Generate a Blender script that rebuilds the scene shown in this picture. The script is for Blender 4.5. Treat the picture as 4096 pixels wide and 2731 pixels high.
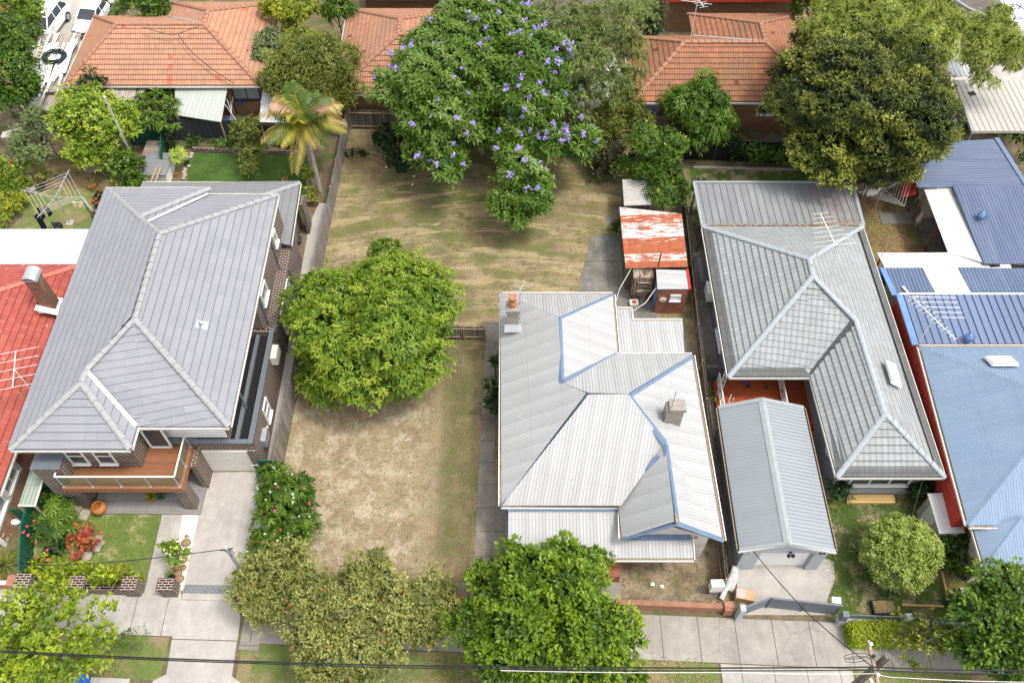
import bpy, math, random
import numpy as np
from mathutils import Vector as V, Matrix
for o in list(bpy.data.objects): bpy.data.objects.remove(o)
R = math.radians
SC = bpy.context.scene; COL = SC.collection
# ---------------- camera, sky, sun, exposure ----------------
CH, TH, FP = 42.0, R(54.5), 3560.0        # camera height, look-down angle, focal length in px of the 4096 px photograph
cam = bpy.data.cameras.new('camera'); cam.sensor_width = 36; cam.lens = 36*FP/4096; cam.clip_end = 3000
co = bpy.data.objects.new('camera', cam); COL.objects.link(co); co.location = (0, 0, CH); co.rotation_euler = (R(90)-TH, 0, 0)
SC.camera = co
SUN_EL, SUN_AZ = R(66), R(110)            # azimuth clockwise from +Y: right and a little towards the viewer
W = bpy.data.worlds.new('World'); SC.world = W; W.use_nodes = True
sk = W.node_tree.nodes.new('ShaderNodeTexSky'); sk.sky_type = 'NISHITA'; sk.sun_disc = False
sk.sun_elevation = SUN_EL; sk.sun_rotation = SUN_AZ; sk.dust_density = 3.0; sk.air_density = 1.0; sk.ozone_density = .6
bg = W.node_tree.nodes['Background']; bg.inputs[1].default_value = 0.15
hs = W.node_tree.nodes.new('ShaderNodeHueSaturation'); hs.inputs['Saturation'].default_value = .2      # thin cloud: a paler sky
W.node_tree.links.new(sk.outputs[0], hs.inputs['Color']); W.node_tree.links.new(hs.outputs[0], bg.inputs[0])
sl = bpy.data.lights.new('sun', 'SUN'); sl.energy = 1.2; sl.angle = R(10); sl.color = (1, .95, .86)
so = bpy.data.objects.new('sun', sl); COL.objects.link(so)
sd = V((math.sin(SUN_AZ)*math.cos(SUN_EL), math.cos(SUN_AZ)*math.cos(SUN_EL), math.sin(SUN_EL)))
so.rotation_euler = sd.to_track_quat('Z', 'Y').to_euler(); so.location = (30, -10, 60)
SC.view_settings.view_transform = 'Standard'; SC.view_settings.look = 'None'
SC.view_settings.exposure = 1.12; SC.view_settings.gamma = 1
SC.render.resolution_x = 1024; SC.render.resolution_y = 682
# ---------------- measuring helpers ----------------
X0 = [0, 1000, 2000, 2996]; Y0 = [0, 660, 1330, 1991]; KZ = 1100/2331
def full(px, py, z=0.):                    # a sight line measured in the photo, met with the height the thing really has
    u = (px-2048)/FP; v = (1365.5-py)/FP
    r = (u, v*math.sin(TH)+math.cos(TH), v*math.cos(TH)-math.sin(TH)); t = (z-CH)/r[2]
    return V((r[0]*t, r[1]*t, z))
def at(c, r, x, y, z=0.): return full(X0[c]+x*KZ, Y0[r]+y*KZ, z)
def ov(x, y, z=0.): return full(x*4096/2352, y*4096/2352, z)
def mpp(p): return (p.y*math.cos(TH)-(p.z-CH)*math.sin(TH))/(FP/1.7415)   # metres per overview px at p
# ---------------- mesh builder ----------------
WL = {}
def wloc(o): return WL.get(o.name, V((0, 0, 0)))
class MB:
    def __init__(s): s.v = []; s.f = []; s.m = []; s.uv = []
    def face(s, pts, mi=0, uv=None):
        b = len(s.v); s.v += [tuple(p) for p in pts]; s.f.append(tuple(range(b, b+len(pts)))); s.m.append(mi); s.uv.append(uv)
        return s
    def mesh(s, vs, fs, mi=0):
        b = len(s.v); s.v += [tuple(p) for p in vs]
        for f in fs: s.f.append(tuple(b+i for i in f)); s.m.append(mi); s.uv.append(None)
        return s
    def hexa(s, a, mi=0):                  # 8 corners: bottom 4 ccw, top 4 ccw
        return s.mesh(a, [(3, 2, 1, 0), (4, 5, 6, 7), (0, 1, 5, 4), (1, 2, 6, 5), (2, 3, 7, 6), (3, 0, 4, 7)], mi)
    def box(s, x0, x1, y0, y1, z0, z1, mi=0):
        return s.hexa([(x0, y0, z0), (x1, y0, z0), (x1, y1, z0), (x0, y1, z0), (x0, y0, z1), (x1, y0, z1), (x1, y1, z1), (x0, y1, z1)], mi)
    def rbox(s, c, sx, sy, sz, rz=0, mi=0):  # c = bottom centre
        cs, sn = math.cos(rz), math.sin(rz); a = []
        for z in (0, sz):
            for x, y in ((-sx/2, -sy/2), (sx/2, -sy/2), (sx/2, sy/2), (-sx/2, sy/2)):
                a.append((c[0]+x*cs-y*sn, c[1]+x*sn+y*cs, c[2]+z))
        return s.hexa(a, mi)
    def bar(s, p, q, w, h=None, mi=0, up=None):
        p, q = V(p), V(q); d = (q-p); h = h or w
        if d.length < 1e-6: return s
        d.normalize(); up = V(up) if up else (V((0, 0, 1)) if abs(d.z) < .95 else V((0, 1, 0)))
        r = d.cross(up).normalized(); t = r.cross(d).normalized(); a = []
        for e in (p, q):
            a += [e-r*w/2-t*h/2, e+r*w/2-t*h/2, e+r*w/2+t*h/2, e-r*w/2+t*h/2]
        return s.mesh(a, [(0, 1, 2, 3), (7, 6, 5, 4), (0, 4, 5, 1), (1, 5, 6, 2), (2, 6, 7, 3), (3, 7, 4, 0)], mi)
    def tube(s, path, r, n=6, mi=0, r2=None, closed=False):
        path = [V(p) for p in path]; N = len(path); vs = []; r2 = r if r2 is None else r2
        for i, p in enumerate(path):
            d = (path[(i+1) % N]-path[i-1]) if closed else (path[min(i+1, N-1)]-path[max(i-1, 0)])
            if d.length < 1e-9: d = V((0, 0, 1))
            d.normalize(); a = V((0, 0, 1)) if abs(d.z) < .9 else V((1, 0, 0))
            u = d.cross(a).normalized(); w = d.cross(u); rr = r+(r2-r)*i/max(N-1, 1)
            vs += [p+u*rr*math.cos(2*math.pi*k/n)+w*rr*math.sin(2*math.pi*k/n) for k in range(n)]
        fs = []
        for i in range(N if closed else N-1):
            j = (i+1) % N
            for k in range(n): fs.append((i*n+k, i*n+(k+1) % n, j*n+(k+1) % n, j*n+k))
        if not closed: fs += [tuple(range(n-1, -1, -1)), tuple((N-1)*n+k for k in range(n))]
        return s.mesh(vs, fs, mi)
    def prism(s, pts, z0, z1, mi=0):
        a = sum(pts[i][0]*pts[(i+1) % len(pts)][1]-pts[(i+1) % len(pts)][0]*pts[i][1] for i in range(len(pts)))
        pts = list(pts) if a > 0 else list(pts)[::-1]; n = len(pts)
        vs = [(p[0], p[1], z0) for p in pts]+[(p[0], p[1], z1) for p in pts]
        return s.mesh(vs, [tuple(range(n-1, -1, -1)), tuple(range(n, 2*n))]+[(i, (i+1) % n, n+(i+1) % n, n+i) for i in range(n)], mi)
    def lathe(s, c, prof, n=16, mi=0, cap=True):
        vs = []; fs = []; m = len(prof)
        for r, z in prof: vs += [(c[0]+r*math.cos(2*math.pi*k/n), c[1]+r*math.sin(2*math.pi*k/n), c[2]+z) for k in range(n)]
        for i in range(m-1):
            for k in range(n): fs.append((i*n+k, i*n+(k+1) % n, (i+1)*n+(k+1) % n, (i+1)*n+k))
        if cap: fs += [tuple(range(n-1, -1, -1)), tuple((m-1)*n+k for k in range(n))]
        return s.mesh(vs, fs, mi)
    def ell(s, c, rx, ry, rz, n=10, mi=0, jit=0):
        m = n//2+1; vs = []
        for i in range(m+1):
            t = math.pi*i/m
            for k in range(n):
                j = 1+random.uniform(-jit, jit); a = 2*math.pi*k/n
                vs.append((c[0]+rx*j*math.sin(t)*math.cos(a), c[1]+ry*j*math.sin(t)*math.sin(a), c[2]+rz*j*math.cos(t)))
        fs = [(i*n+k, i*n+(k+1) % n, (i+1)*n+(k+1) % n, (i+1)*n+k)[::-1] for i in range(m) for k in range(n)]
        return s.mesh(vs, fs, mi)
    def build(s, name, mats, parent=None, smooth=False, bevel=0):
        if not isinstance(mats, (list, tuple)): mats = [mats]
        L = wloc(parent) if parent else V((0, 0, 0))
        me = bpy.data.meshes.new(name)
        me.from_pydata([(v[0]-L.x, v[1]-L.y, v[2]-L.z) for v in s.v], [], s.f)
        for m in mats: me.materials.append(m)
        me.polygons.foreach_set('material_index', s.m)
        uvl = me.uv_layers.new(name='UVMap'); uv = []
        for f, g in zip(s.f, s.uv):
            if g is not None:
                for q in g: uv += [q[0], q[1]]
                continue
            P = [s.v[i] for i in f]; nx = ny = nz = 0.   # Newell normal
            for i in range(len(P)):
                a, b = P[i], P[(i+1) % len(P)]
                nx += (a[1]-b[1])*(a[2]+b[2]); ny += (a[2]-b[2])*(a[0]+b[0]); nz += (a[0]-b[0])*(a[1]+b[1])
            l = math.sqrt(nx*nx+ny*ny+nz*nz) or 1; nx, ny, nz = nx/l, ny/l, nz/l
            if abs(nz) > .999: u, w = (1, 0, 0), (0, 1, 0)
            else:
                h = math.hypot(nx, ny); u = (-ny/h, nx/h, 0)
                w = (ny*u[2]-nz*u[1], nz*u[0]-nx*u[2], nx*u[1]-ny*u[0])
            for p in P: uv += [p[0]*u[0]+p[1]*u[1], p[0]*w[0]+p[1]*w[1]+p[2]*w[2]]
        uvl.data.foreach_set('uv', uv)
        if smooth: me.polygons.foreach_set('use_smooth', [True]*len(me.polygons))
        me.validate(); me.update()
        o = bpy.data.objects.new(name, me); COL.objects.link(o)
        if parent: o.parent = parent; WL[o.name] = L.copy()
        if bevel:
            b = o.modifiers.new('bevel', 'BEVEL'); b.width = bevel; b.segments = 2; b.limit_method = 'ANGLE'
        return o
def T(name, label, cat, loc=(0, 0, 0), group=None, rz=0):
    o = bpy.data.objects.new(name, None); COL.objects.link(o); o.location = loc; o.rotation_euler = (0, 0, rz)
    o.empty_display_size = .2; o['label'] = label; o['category'] = cat
    if group: o['group'] = group
    WL[o.name] = V(loc) if rz == 0 else V((0, 0, 0))
    return o
def tag(o, label, cat, group=None):
    o['label'] = label; o['category'] = cat
    if group: o['group'] = group
    return o
def st(o, kind='structure'): o['kind'] = kind; return o
def solo(mb, name, mats, label, cat, group=None, **k):   # a thing that is one mesh, origin at its base
    xs = [v[0] for v in mb.v]; ys = [v[1] for v in mb.v]; zs = [v[2] for v in mb.v]
    c = ((min(xs)+max(xs))/2, (min(ys)+max(ys))/2, min(zs))
    mb.v = [(v[0]-c[0], v[1]-c[1], v[2]-c[2]) for v in mb.v]
    o = mb.build(name, mats, **k); o.location = c
    return tag(o, label, cat, group)
def dup(root, loc, rz=None, label=None, group=None):
    r = root.copy(); COL.objects.link(r); r.location = loc
    if rz is not None: r.rotation_euler[2] = rz
    if label: r['label'] = label
    if group: r['group'] = group
    def rec(a, b):
        for ch in a.children:
            c = ch.copy(); COL.objects.link(c); c.parent = b; rec(ch, c)
    rec(root, r); return r
# ---------------- material graph helper ----------------
class G:
    def __init__(s, name, rough=.8, spec=.3, metal=0):
        s.m = bpy.data.materials.new(name); s.m.use_nodes = True; s.nt = s.m.node_tree
        s.b = s.nt.nodes['Principled BSDF']; s.b.inputs['Roughness'].default_value = rough
        s.b.inputs['Specular IOR Level'].default_value = spec; s.b.inputs['Metallic'].default_value = metal
        s._uv = None
    def put(s, inp, v):
        if hasattr(v, 'is_output') or isinstance(v, bpy.types.NodeSocket): s.nt.links.new(v, inp)
        else:
            if isinstance(v, (tuple, list)) and len(v) == 3 and inp.type == 'RGBA': v = (*v, 1)
            inp.default_value = v
    def n(s, t, ins=None, **pr):
        d = s.nt.nodes.new(t)
        for k, v in pr.items(): setattr(d, k, v)
        for k, v in (ins or {}).items(): s.put(d.inputs[k], v)
        return d
    @property
    def uv(s):
        if s._uv is None: s._uv = s.n('ShaderNodeUVMap', uv_map='UVMap').outputs[0]
        return s._uv
    def sep(s, v=None):
        d = s.n('ShaderNodeSeparateXYZ', {0: v or s.uv}); return d.outputs[0], d.outputs[1]
    def comb(s, x, y, z=0.): return s.n('ShaderNodeCombineXYZ', {0: x, 1: y, 2: z}).outputs[0]
    def ma(s, op, a, b=0., c=None):
        d = {0: a, 1: b}
        if c is not None: d[2] = c
        return s.n('ShaderNodeMath', d, operation=op).outputs[0]
    def noise(s, sc, det=3., ro=.55, v=None, col=False, dist=0.):
        d = s.n('ShaderNodeTexNoise', {'Vector': v or s.uv, 'Scale': sc, 'Detail': det, 'Roughness': ro, 'Distortion': dist})
        return d.outputs[1] if col else d.outputs[0]
    def vm(s, sc, v=None): return s.n('ShaderNodeVectorMath', {0: v or s.uv, 1: sc}, operation='MULTIPLY').outputs[0]
    def ramp(s, f, st_, mode='LINEAR'):
        d = s.n('ShaderNodeValToRGB', {0: f}); e = d.color_ramp.elements; d.color_ramp.interpolation = mode
        while len(e) < len(st_): e.new(.5)
        for k, (p, c) in enumerate(st_):
            e[k].position = p; e[k].color = (c, c, c, 1) if isinstance(c, (int, float)) else (*c, 1)
        return d.outputs[0]
    def mix(s, f, a, b, mode='MIX'):
        d = s.n('ShaderNodeMix', data_type='RGBA', blend_type=mode); s.put(d.inputs[0], f); s.put(d.inputs[6], a); s.put(d.inputs[7], b)
        return d.outputs[2]
    def bump(s, h, dist, strength=1.):
        d = s.n('ShaderNodeBump', {'Strength': strength, 'Distance': dist, 'Height': h}); s.put(s.b.inputs['Normal'], d.outputs[0]); return d
    def col(s, c): s.put(s.b.inputs['Base Color'], c); return s.m
def plain(name, c, rough=.7, spec=.3, metal=0, var=.12, sc=3., bump=0):
    g = G(name, rough, spec, metal)
    n = g.noise(sc, 4., .6)
    k = g.ramp(n, [(.3, tuple(x*(1-var) for x in c)), (.7, tuple(min(1, x*(1+var)) for x in c))])
    if bump: g.bump(n, bump)
    return g.col(k)
def brick(name, c1, c2, mo, w=.24, h=.086, ms=.012, var=.5):
    g = G(name, .9, .15)
    b = g.n('ShaderNodeTexBrick', {'Vector': g.uv, 'Color1': c1, 'Color2': c2, 'Mortar': mo, 'Scale': 1., 'Mortar Size': ms/2, 'Mortar Smooth': .1, 'Bias': 0., 'Brick Width': w, 'Row Height': h}, offset=.5)
    d = g.mix(g.ramp(g.noise(2.5, 4.), [(.3, 0.), (.75, var)]), b.outputs[0], g.mix(1., b.outputs[0], (.72, .68, .66), 'MULTIPLY'))
    g.bump(b.outputs[1], -.006)
    return g.col(d)
def tile(name, c1, c2, dirt, odd=None, oddp=.985, w=.3, h=.34, wave=2., lich=None, dirtamt=.6, gap=.35, rough=.85, edge=.55):
    g = G(name, rough, .2); u, v = g.sep()
    iu = g.ma('FLOOR', g.ma('DIVIDE', u, w)); iv = g.ma('FLOOR', g.ma('DIVIDE', v, h))
    wn = g.n('ShaderNodeTexWhiteNoise', {'Vector': g.comb(iu, iv)}, noise_dimensions='3D').outputs[0]
    c = g.mix(wn, c1, c2)
    c = g.mix(g.ma('MULTIPLY', g.ramp(g.noise(.35, 5., .65), [(.42, 0.), (.7, 1.)]), dirtamt), c, dirt)
    if odd: c = g.mix(g.ma('GREATER_THAN', g.n('ShaderNodeTexWhiteNoise', {'Vector': g.comb(iu, iv, 7.3)}, noise_dimensions='3D').outputs[0], oddp), c, odd)
    fv = g.ma('FRACT', g.ma('DIVIDE', v, h)); fu = g.ma('FRACT', g.ma('DIVIDE', u, w))
    c = g.mix(g.ma('MULTIPLY', g.ma('LESS_THAN', fu, .07), gap), c, tuple(x*.35 for x in dirt))
    c = g.mix(g.ma('MULTIPLY', g.ma('LESS_THAN', fv, .1), edge), c, tuple(x*.3 for x in dirt))
    if lich: c = g.mix(g.ramp(g.noise(2.2, 6., .75), [(.6, 0.), (.66, 1.)]), c, lich)
    sp = g.noise(9., 3.); c = g.mix(g.ramp(sp, [(.35, .25), (.65, 0.)]), c, dirt)
    if wave:
        s = g.ma('SINE', g.ma('MULTIPLY', u, 2*math.pi/w*wave)); g.bump(s, .012)
    return g.col(c)
def corr(name, c, pitch=.1, amp=.02, streak=(.8, .8, .82), sa=.5, band=0., rust=None, rustth=.5, rough=.55, metal=0., lap=1.8):
    g = G(name, rough, .4, metal); u, v = g.sep()
    st_ = g.noise(1., 3., .6, g.comb(g.ma('MULTIPLY', u, 2.2), g.ma('MULTIPLY', v, .25)))
    k = g.mix(g.ma('MULTIPLY', g.ramp(st_, [(.38, 0.), (.68, 1.)]), sa), c, streak)
    if band:
        t = g.ma('FRACT', g.ma('DIVIDE', u, .8)); k = g.mix(g.ma('MULTIPLY', t, band), k, tuple(x*.55 for x in c))
    k = g.mix(g.ma('MULTIPLY', g.ramp(g.noise(.45, 6., .7), [(.42, 0.), (.68, 1.)]), .35), k, tuple(.62*x+.05 for x in c))
    k = g.mix(g.ramp(g.noise(7., 4., .8), [(.62, 0.), (.7, .35)]), k, tuple(x*.45 for x in c))
    lp = g.ma('LESS_THAN', g.ma('FRACT', g.ma('DIVIDE', v, lap)), .012); k = g.mix(g.ma('MULTIPLY', lp, .35), k, tuple(x*.4 for x in c))
    if rust:
        sheet = g.n('ShaderNodeTexWhiteNoise', {'Vector': g.comb(g.ma('FLOOR', g.ma('DIVIDE', u, .62)), 3.1)}, noise_dimensions='3D').outputs[0]
        nn = g.noise(1., 6., .75, g.comb(g.ma('MULTIPLY', u, 5.), g.ma('MULTIPLY', v, 1.1)))
        f = g.ramp(g.ma('ADD', g.ma('MULTIPLY', sheet, .5), nn), [(rustth, 0.), (rustth+.06, 1.)])
        rc = g.ramp(g.noise(3., 4.), [(.3, rust), (.7, tuple(x*.55 for x in rust))])
        k = g.mix(f, k, rc)
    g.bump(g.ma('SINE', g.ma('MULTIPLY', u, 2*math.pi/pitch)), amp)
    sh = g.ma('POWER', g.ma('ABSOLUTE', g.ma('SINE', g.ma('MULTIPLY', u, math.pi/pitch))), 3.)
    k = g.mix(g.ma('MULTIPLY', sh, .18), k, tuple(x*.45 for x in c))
    return g.col(k)
def concrete(name, c, stain=(.2, .19, .17), sa=.7, joint=0, jx=0, grit=.3, crack=.5):
    g = G(name, .9, .15)
    a = g.ramp(g.noise(.55, 6., .7), [(.4, 0.), (.72, sa)])
    k = g.mix(a, c, stain)
    k = g.mix(g.ramp(g.noise(16., 5., .8), [(.4, 0.), (.7, grit)]), k, tuple(x*.55 for x in c))
    k = g.mix(g.ramp(g.noise(1.6, 5., .7, g.vm((1, 1, 1))), [(.5, 0.), (.75, .5)]), k, tuple(min(1, x*1.25) for x in c))
    k = g.mix(g.ramp(g.noise(1., 5., .7, g.vm((2.2, .35, 1))), [(.5, 0.), (.72, .45)]), k, stain)
    dv = g.n('ShaderNodeVectorMath', {0: g.uv, 1: g.vm((.5, .5, .5), g.noise(2., 4., .6, col=True))}, operation='ADD').outputs[0]
    vo = g.n('ShaderNodeTexVoronoi', {'Vector': dv, 'Scale': .33}, feature='DISTANCE_TO_EDGE').outputs['Distance']
    k = g.mix(g.ma('MULTIPLY', g.ma('LESS_THAN', vo, .0045), crack), k, (.07, .065, .05))
    u, v = g.sep()
    for q, j in ((v, joint), (u, jx)):
        if j: k = g.mix(g.ma('MULTIPLY', g.ma('LESS_THAN', g.ma('FRACT', g.ma('DIVIDE', q, j)), .022), .8), k, (.06, .055, .045))
    g.bump(g.noise(30., 3.), .004)
    return g.col(k)
def planks(name, c, w=.14, axis=0, gap=.08, var=.35, dark=(.03, .025, .02)):
    g = G(name, .85, .2); u, v = g.sep(); q, r = (u, v) if axis == 0 else (v, u)
    i = g.ma('FLOOR', g.ma('DIVIDE', q, w)); wn = g.n('ShaderNodeTexWhiteNoise', {'Vector': g.comb(i, 1.7)}, noise_dimensions='3D').outputs[0]
    k = g.mix(wn, tuple(x*(1-var) for x in c), tuple(min(1, x*(1+var)) for x in c))
    k = g.mix(g.ramp(g.noise(1., 5., .7, g.comb(g.ma('MULTIPLY', q, 12.), g.ma('MULTIPLY', r, 1.2))), [(.4, 0.), (.75, .5)]), k, tuple(x*.45 for x in c))
    k = g.mix(g.ma('LESS_THAN', g.ma('FRACT', g.ma('DIVIDE', q, w)), gap), k, dark)
    return g.col(k)
def grass(name, base, green, dirt, gth=.5, dth=.6, gs=.5, streak=0, extra=None, fine=1.):
    g = G(name, .95, .1); u, v = g.sep()
    big = g.noise(gs, 6., .68); k = g.mix(g.ramp(big, [(gth-.07, 0.), (gth+.07, 1.)]), base, green)
    k = g.mix(g.ramp(g.noise(.8, 7., .75, g.vm((1, 1, 1), g.comb(g.ma('ADD', u, 31.), v))), [(dth-.05, 0.), (dth+.05, 1.)]), k, dirt)
    if streak:
        s = g.noise(1., 5., .7, g.comb(g.ma('MULTIPLY', u, .28), g.ma('MULTIPLY', v, 1.5)), dist=.6)
        k = g.mix(g.ma('MULTIPLY', g.ramp(s, [(.52, 0.), (.66, 1.)]), streak), k, tuple(min(1, x*1.5) for x in base))
    if extra: k = extra(g, k, u, v)
    f = g.noise(14., 5., .85); k = g.mix(g.ma('MULTIPLY', g.ramp(f, [(.36, 1.), (.52, 0.)]), .62*fine), k, tuple(x*.35 for x in green))
    f2 = g.noise(22., 3., .8); k = g.mix(g.ma('MULTIPLY', g.ramp(f2, [(.56, 0.), (.68, 1.)]), .5*fine), k, tuple(min(1, x*1.7) for x in base))
    g.bump(g.noise(12., 5., .8), .06)
    return g.col(k)
def leafmat(name, cols, rough=.45, tr=.28, spec=.35):
    g = G(name, rough, spec)
    a = g.n('ShaderNodeAttribute', attribute_name='rnd').outputs['Fac']
    c = g.ramp(a, [(i/(len(cols)-1), q) for i, q in enumerate(cols)]); g.col(c)
    t = g.n('ShaderNodeBsdfTranslucent', {0: g.mix(1., c, (1.25, 1.25, .55), 'MULTIPLY')})
    m = g.n('ShaderNodeMixShader', {0: tr}); g.nt.links.new(g.b.outputs[0], m.inputs[1]); g.nt.links.new(t.outputs[0], m.inputs[2])
    g.nt.links.new(m.outputs[0], g.nt.nodes['Material Output'].inputs[0])
    return g.m
def glassy(name, c=(.03, .035, .04)):
    g = G(name, .12, .6); return g.col(g.mix(g.noise(.8, 3.), c, tuple(x*2.2 for x in c)))
M = dict(
 white=plain('white_paint', (.78, .78, .76), .5, .4, var=.05), offwhite=plain('off_white', (.66, .64, .58), .6, var=.1),
 cream=plain('cream_render', (.62, .57, .46), .85, .1, var=.08), dark=plain('charcoal_paint', (.05, .052, .056), .6),
 black=plain('black_plastic', (.015, .015, .016), .5), steel=plain('galvanised_steel', (.42, .44, .46), .45, .5, .4),
 soffit=plain('shade_board', (.3, .3, .29), .9), greyrender=plain('grey_render', (.27, .28, .3), .9, .1, var=.1, sc=1.5),
 ltrender=plain('light_grey_render', (.42, .44, .47), .85, .1, var=.05), slate=plain('slate_steel_paint', (.13, .145, .165), .5, .4, var=.08),
 gate=planks('slat_fence_paint', (.15, .165, .19), .09, 1, .12, .1), timber=planks('weathered_timber', (.27, .245, .215), .13, 0, .09, .35),
 oldtimber=planks('old_dark_timber', (.16, .145, .125), .15, 0, .12, .4), deck=planks('deck_boards', (.26, .11, .055), .11, 1, .08, .25),
 merbau=plain('stained_timber_fascia', (.27, .12, .065), .5, var=.15), wood=plain('raw_timber', (.3, .23, .15), .8, var=.3, sc=6),
 pine=planks('pine_sleeper', (.55, .38, .16), .22, 1, .03, .12), bark=plain('bark', (.16, .13, .1), .95, .1, var=.35, sc=8, bump=.02),
 palebark=plain('pale_bark', (.34, .3, .25), .9, .1, var=.3, sc=5, bump=.02), glass=glassy('window_glass'),
 greyglass=glassy('curtained_glass', (.16, .17, .18)), terra=plain('terracotta', (.42, .17, .07), .7, var=.15),
 green=plain('green_steel_fence', (.012, .1, .065), .4, .5, var=.1), dgreen=corr('green_fence_sheet', (.012, .085, .06), .25, .03, (.02, .12, .08), .3),
 palegreen=corr('pale_green_sheet', (.3, .37, .29), .2, .02, (.36, .42, .34), .4), rock=plain('sandstone_rock', (.38, .33, .27), .9, .1, var=.3, sc=5, bump=.03),
 brownrock=plain('brown_boulder', (.3, .19, .11), .8, .2, var=.3, sc=5), gravel=None, blueplastic=plain('blue_plastic', (.02, .12, .55), .5),
 red=plain('red_plastic', (.45, .02, .03), .5), rubber=plain('rubber', (.02, .02, .02), .8), carwhite=plain('white_car_paint', (.8, .8, .8), .2, .6, var=.02),
 bk_dark=brick('dark_brown_brick', (.03, .02, .018), (.07, .035, .03), (.62, .54, .45), .3, .125, .026, .25), bk_red=brick('red_brick', (.26, .07, .04), (.34, .11, .06), (.4, .33, .27)),
 bk_orange=brick('orange_brick', (.36, .17, .09), (.3, .12, .06), (.55, .47, .38), ms=.014), bk_tan=brick('tan_brick', (.33, .19, .1), (.27, .15, .08), (.3, .23, .15)),
 bk_chim=brick('chimney_brick', (.28, .11, .05), (.12, .05, .03), (.5, .45, .38)), bk_old=brick('sooty_brick', (.3, .27, .24), (.4, .36, .32), (.2, .18, .16), ms=.014),
 bk_front=brick('front_wall_brick', (.33, .14, .09), (.42, .2, .13), (.35, .28, .22)),
 redcement=brick('red_painted_wall', (.5, .055, .035), (.55, .07, .045), (.36, .035, .025), .3, .2),
 weather=planks('flaking_weatherboard', (.68, .64, .6), .17, 1, .06, .12, (.22, .12, .09)),
)
# ---------------- roofs, gutters, windows ----------------
def clip(poly, k, lo, hi):
    for s, lim in ((1, lo), (-1, -hi)):
        out = []
        for i in range(len(poly)):
            a, b = poly[i], poly[(i+1) % len(poly)]; fa, fb = s*a[k]-lim, s*b[k]-lim
            if fa >= 0: out.append(a)
            if (fa >= 0) != (fb >= 0):
                t = fa/(fa-fb); out.append((a[0]+(b[0]-a[0])*t, a[1]+(b[1]-a[1])*t))
        poly = out
        if len(poly) < 3: return []
    return poly
def slope(mb, pts, course=0, step=.035, rib=0, ribh=.03, thick=.1, mi=0):
    P = [V(p) for p in pts]; n = V((0, 0, 0))
    for i in range(len(P)): n += P[i].cross(P[(i+1) % len(P)])
    n.normalize()
    if n.z < 0: P = P[::-1]; n = -n
    u = V((0, 0, 1)).cross(n)
    if u.length < 1e-4: u = V((1, 0, 0))
    u.normalize(); v = n.cross(u); o = P[0]
    q = [((p-o).dot(u), (p-o).dot(v)) for p in P]; ou, ow = o.dot(u), o.dot(v)
    W3 = lambda a, h=0: o+u*a[0]+v*a[1]+n*h
    lo = min(a[1] for a in q); hi = max(a[1] for a in q)
    if course:
        k = 0; ncs = max(1, round((hi-lo)/course)); cs = (hi-lo)/ncs
        while k < ncs:
            a0, a1 = lo+k*cs, lo+(k+1)*cs; c = clip(q, 1, a0, a1); k += 1
            if not c: continue
            uv = [(a[0]+ou, (a[1]-lo)/cs*course+1e-3) for a in c]
            mb.face([W3(a, step*(a1-a[1])/cs+.004) for a in c], mi, uv)
            l = sorted([a for a in c if abs(a[1]-a0) < 1e-6])
            if len(l) >= 2: mb.face([W3(l[0], 0), W3(l[-1], 0), W3(l[-1], step+.004), W3(l[0], step+.004)], mi, [(0, 0)]*4)
    else:
        mb.face([W3(a) for a in q], mi, [(a[0]+ou, a[1]-lo) for a in q])
        if rib:
            m = min(a[0] for a in q); x = m+rib/2
            while x < max(a[0] for a in q)-.05:
                c = clip(q, 0, x-.02, x+.02)
                if c:
                    b0, b1 = min(a[1] for a in c), max(a[1] for a in c)
                    mb.bar(W3((x, b0), ribh/2), W3((x, b1), ribh/2), .045, ribh, mi, up=n)
                x += rib
    if thick:
        b = [p-V((0, 0, thick)) for p in P]; mb.face(b[::-1], mi)
        for i in range(len(P)):
            j = (i+1) % len(P); mb.face([P[i], b[i], b[j], P[j]], mi)
def caps(mb, p, q, r=.13, seg=.42, mi=0):       # overlapping ridge tiles
    p, q = V(p), V(q); d = q-p; L = d.length; d.normalize(); n = max(1, int(L/seg)); rt = d.cross(V((0, 0, 1))).normalized(); up = rt.cross(d)
    for i in range(n):
        a, b = p+d*L*i/n, p+d*L*(i+1.12)/n; vs = []
        for e, rr, lift in ((a, r, .05), (b, r*.82, .02)):
            for k in range(6):
                t = math.pi*k/5; vs.append(e+rt*rr*1.15*math.cos(t)+up*(rr*.75*math.sin(t)+lift-.02))
        mb.mesh(vs, [(k, k+1, 7+k, 6+k) for k in range(5)]+[(5, 4, 3, 2, 1, 0)], mi)
def flash(mb, p, q, w=.2, drop=.08, mi=0, lift=.03):      # folded metal ridge capping
    p, q = V(p), V(q); d = (q-p).normalized(); rt = d.cross(V((0, 0, 1))).normalized()
    z = V((0, 0, 1)); a = [p+z*lift, q+z*lift]
    for s in (1, -1):
        b = [x+rt*w*s-z*drop for x in (q, p)]; mb.face((a+b) if s < 0 else (a+b)[::-1], mi)
def valley(mb, p, q, w=.12, mi=0):
    q = V(p)+(V(q)-V(p))*.97
    p, q = V(p), V(q); d = (q-p).normalized(); rt = d.cross(V((0, 0, 1))).normalized(); z = V((0, 0, .085))
    mb.face([p-rt*w+z, q-rt*w+z, q+rt*w+z, p+rt*w+z], mi)
def gutter(mb, p, q, out, w=.13, mi=0, mi2=1):
    p, q, o = V(p), V(q), V(out); z = V((0, 0, 1))
    mb.bar(p+o*w-z*.06, q+o*w-z*.06, .035, .13, mi); mb.bar(p+o*w*.45-z*.1, q+o*w*.45-z*.1, w, .03, mi2)
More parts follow.
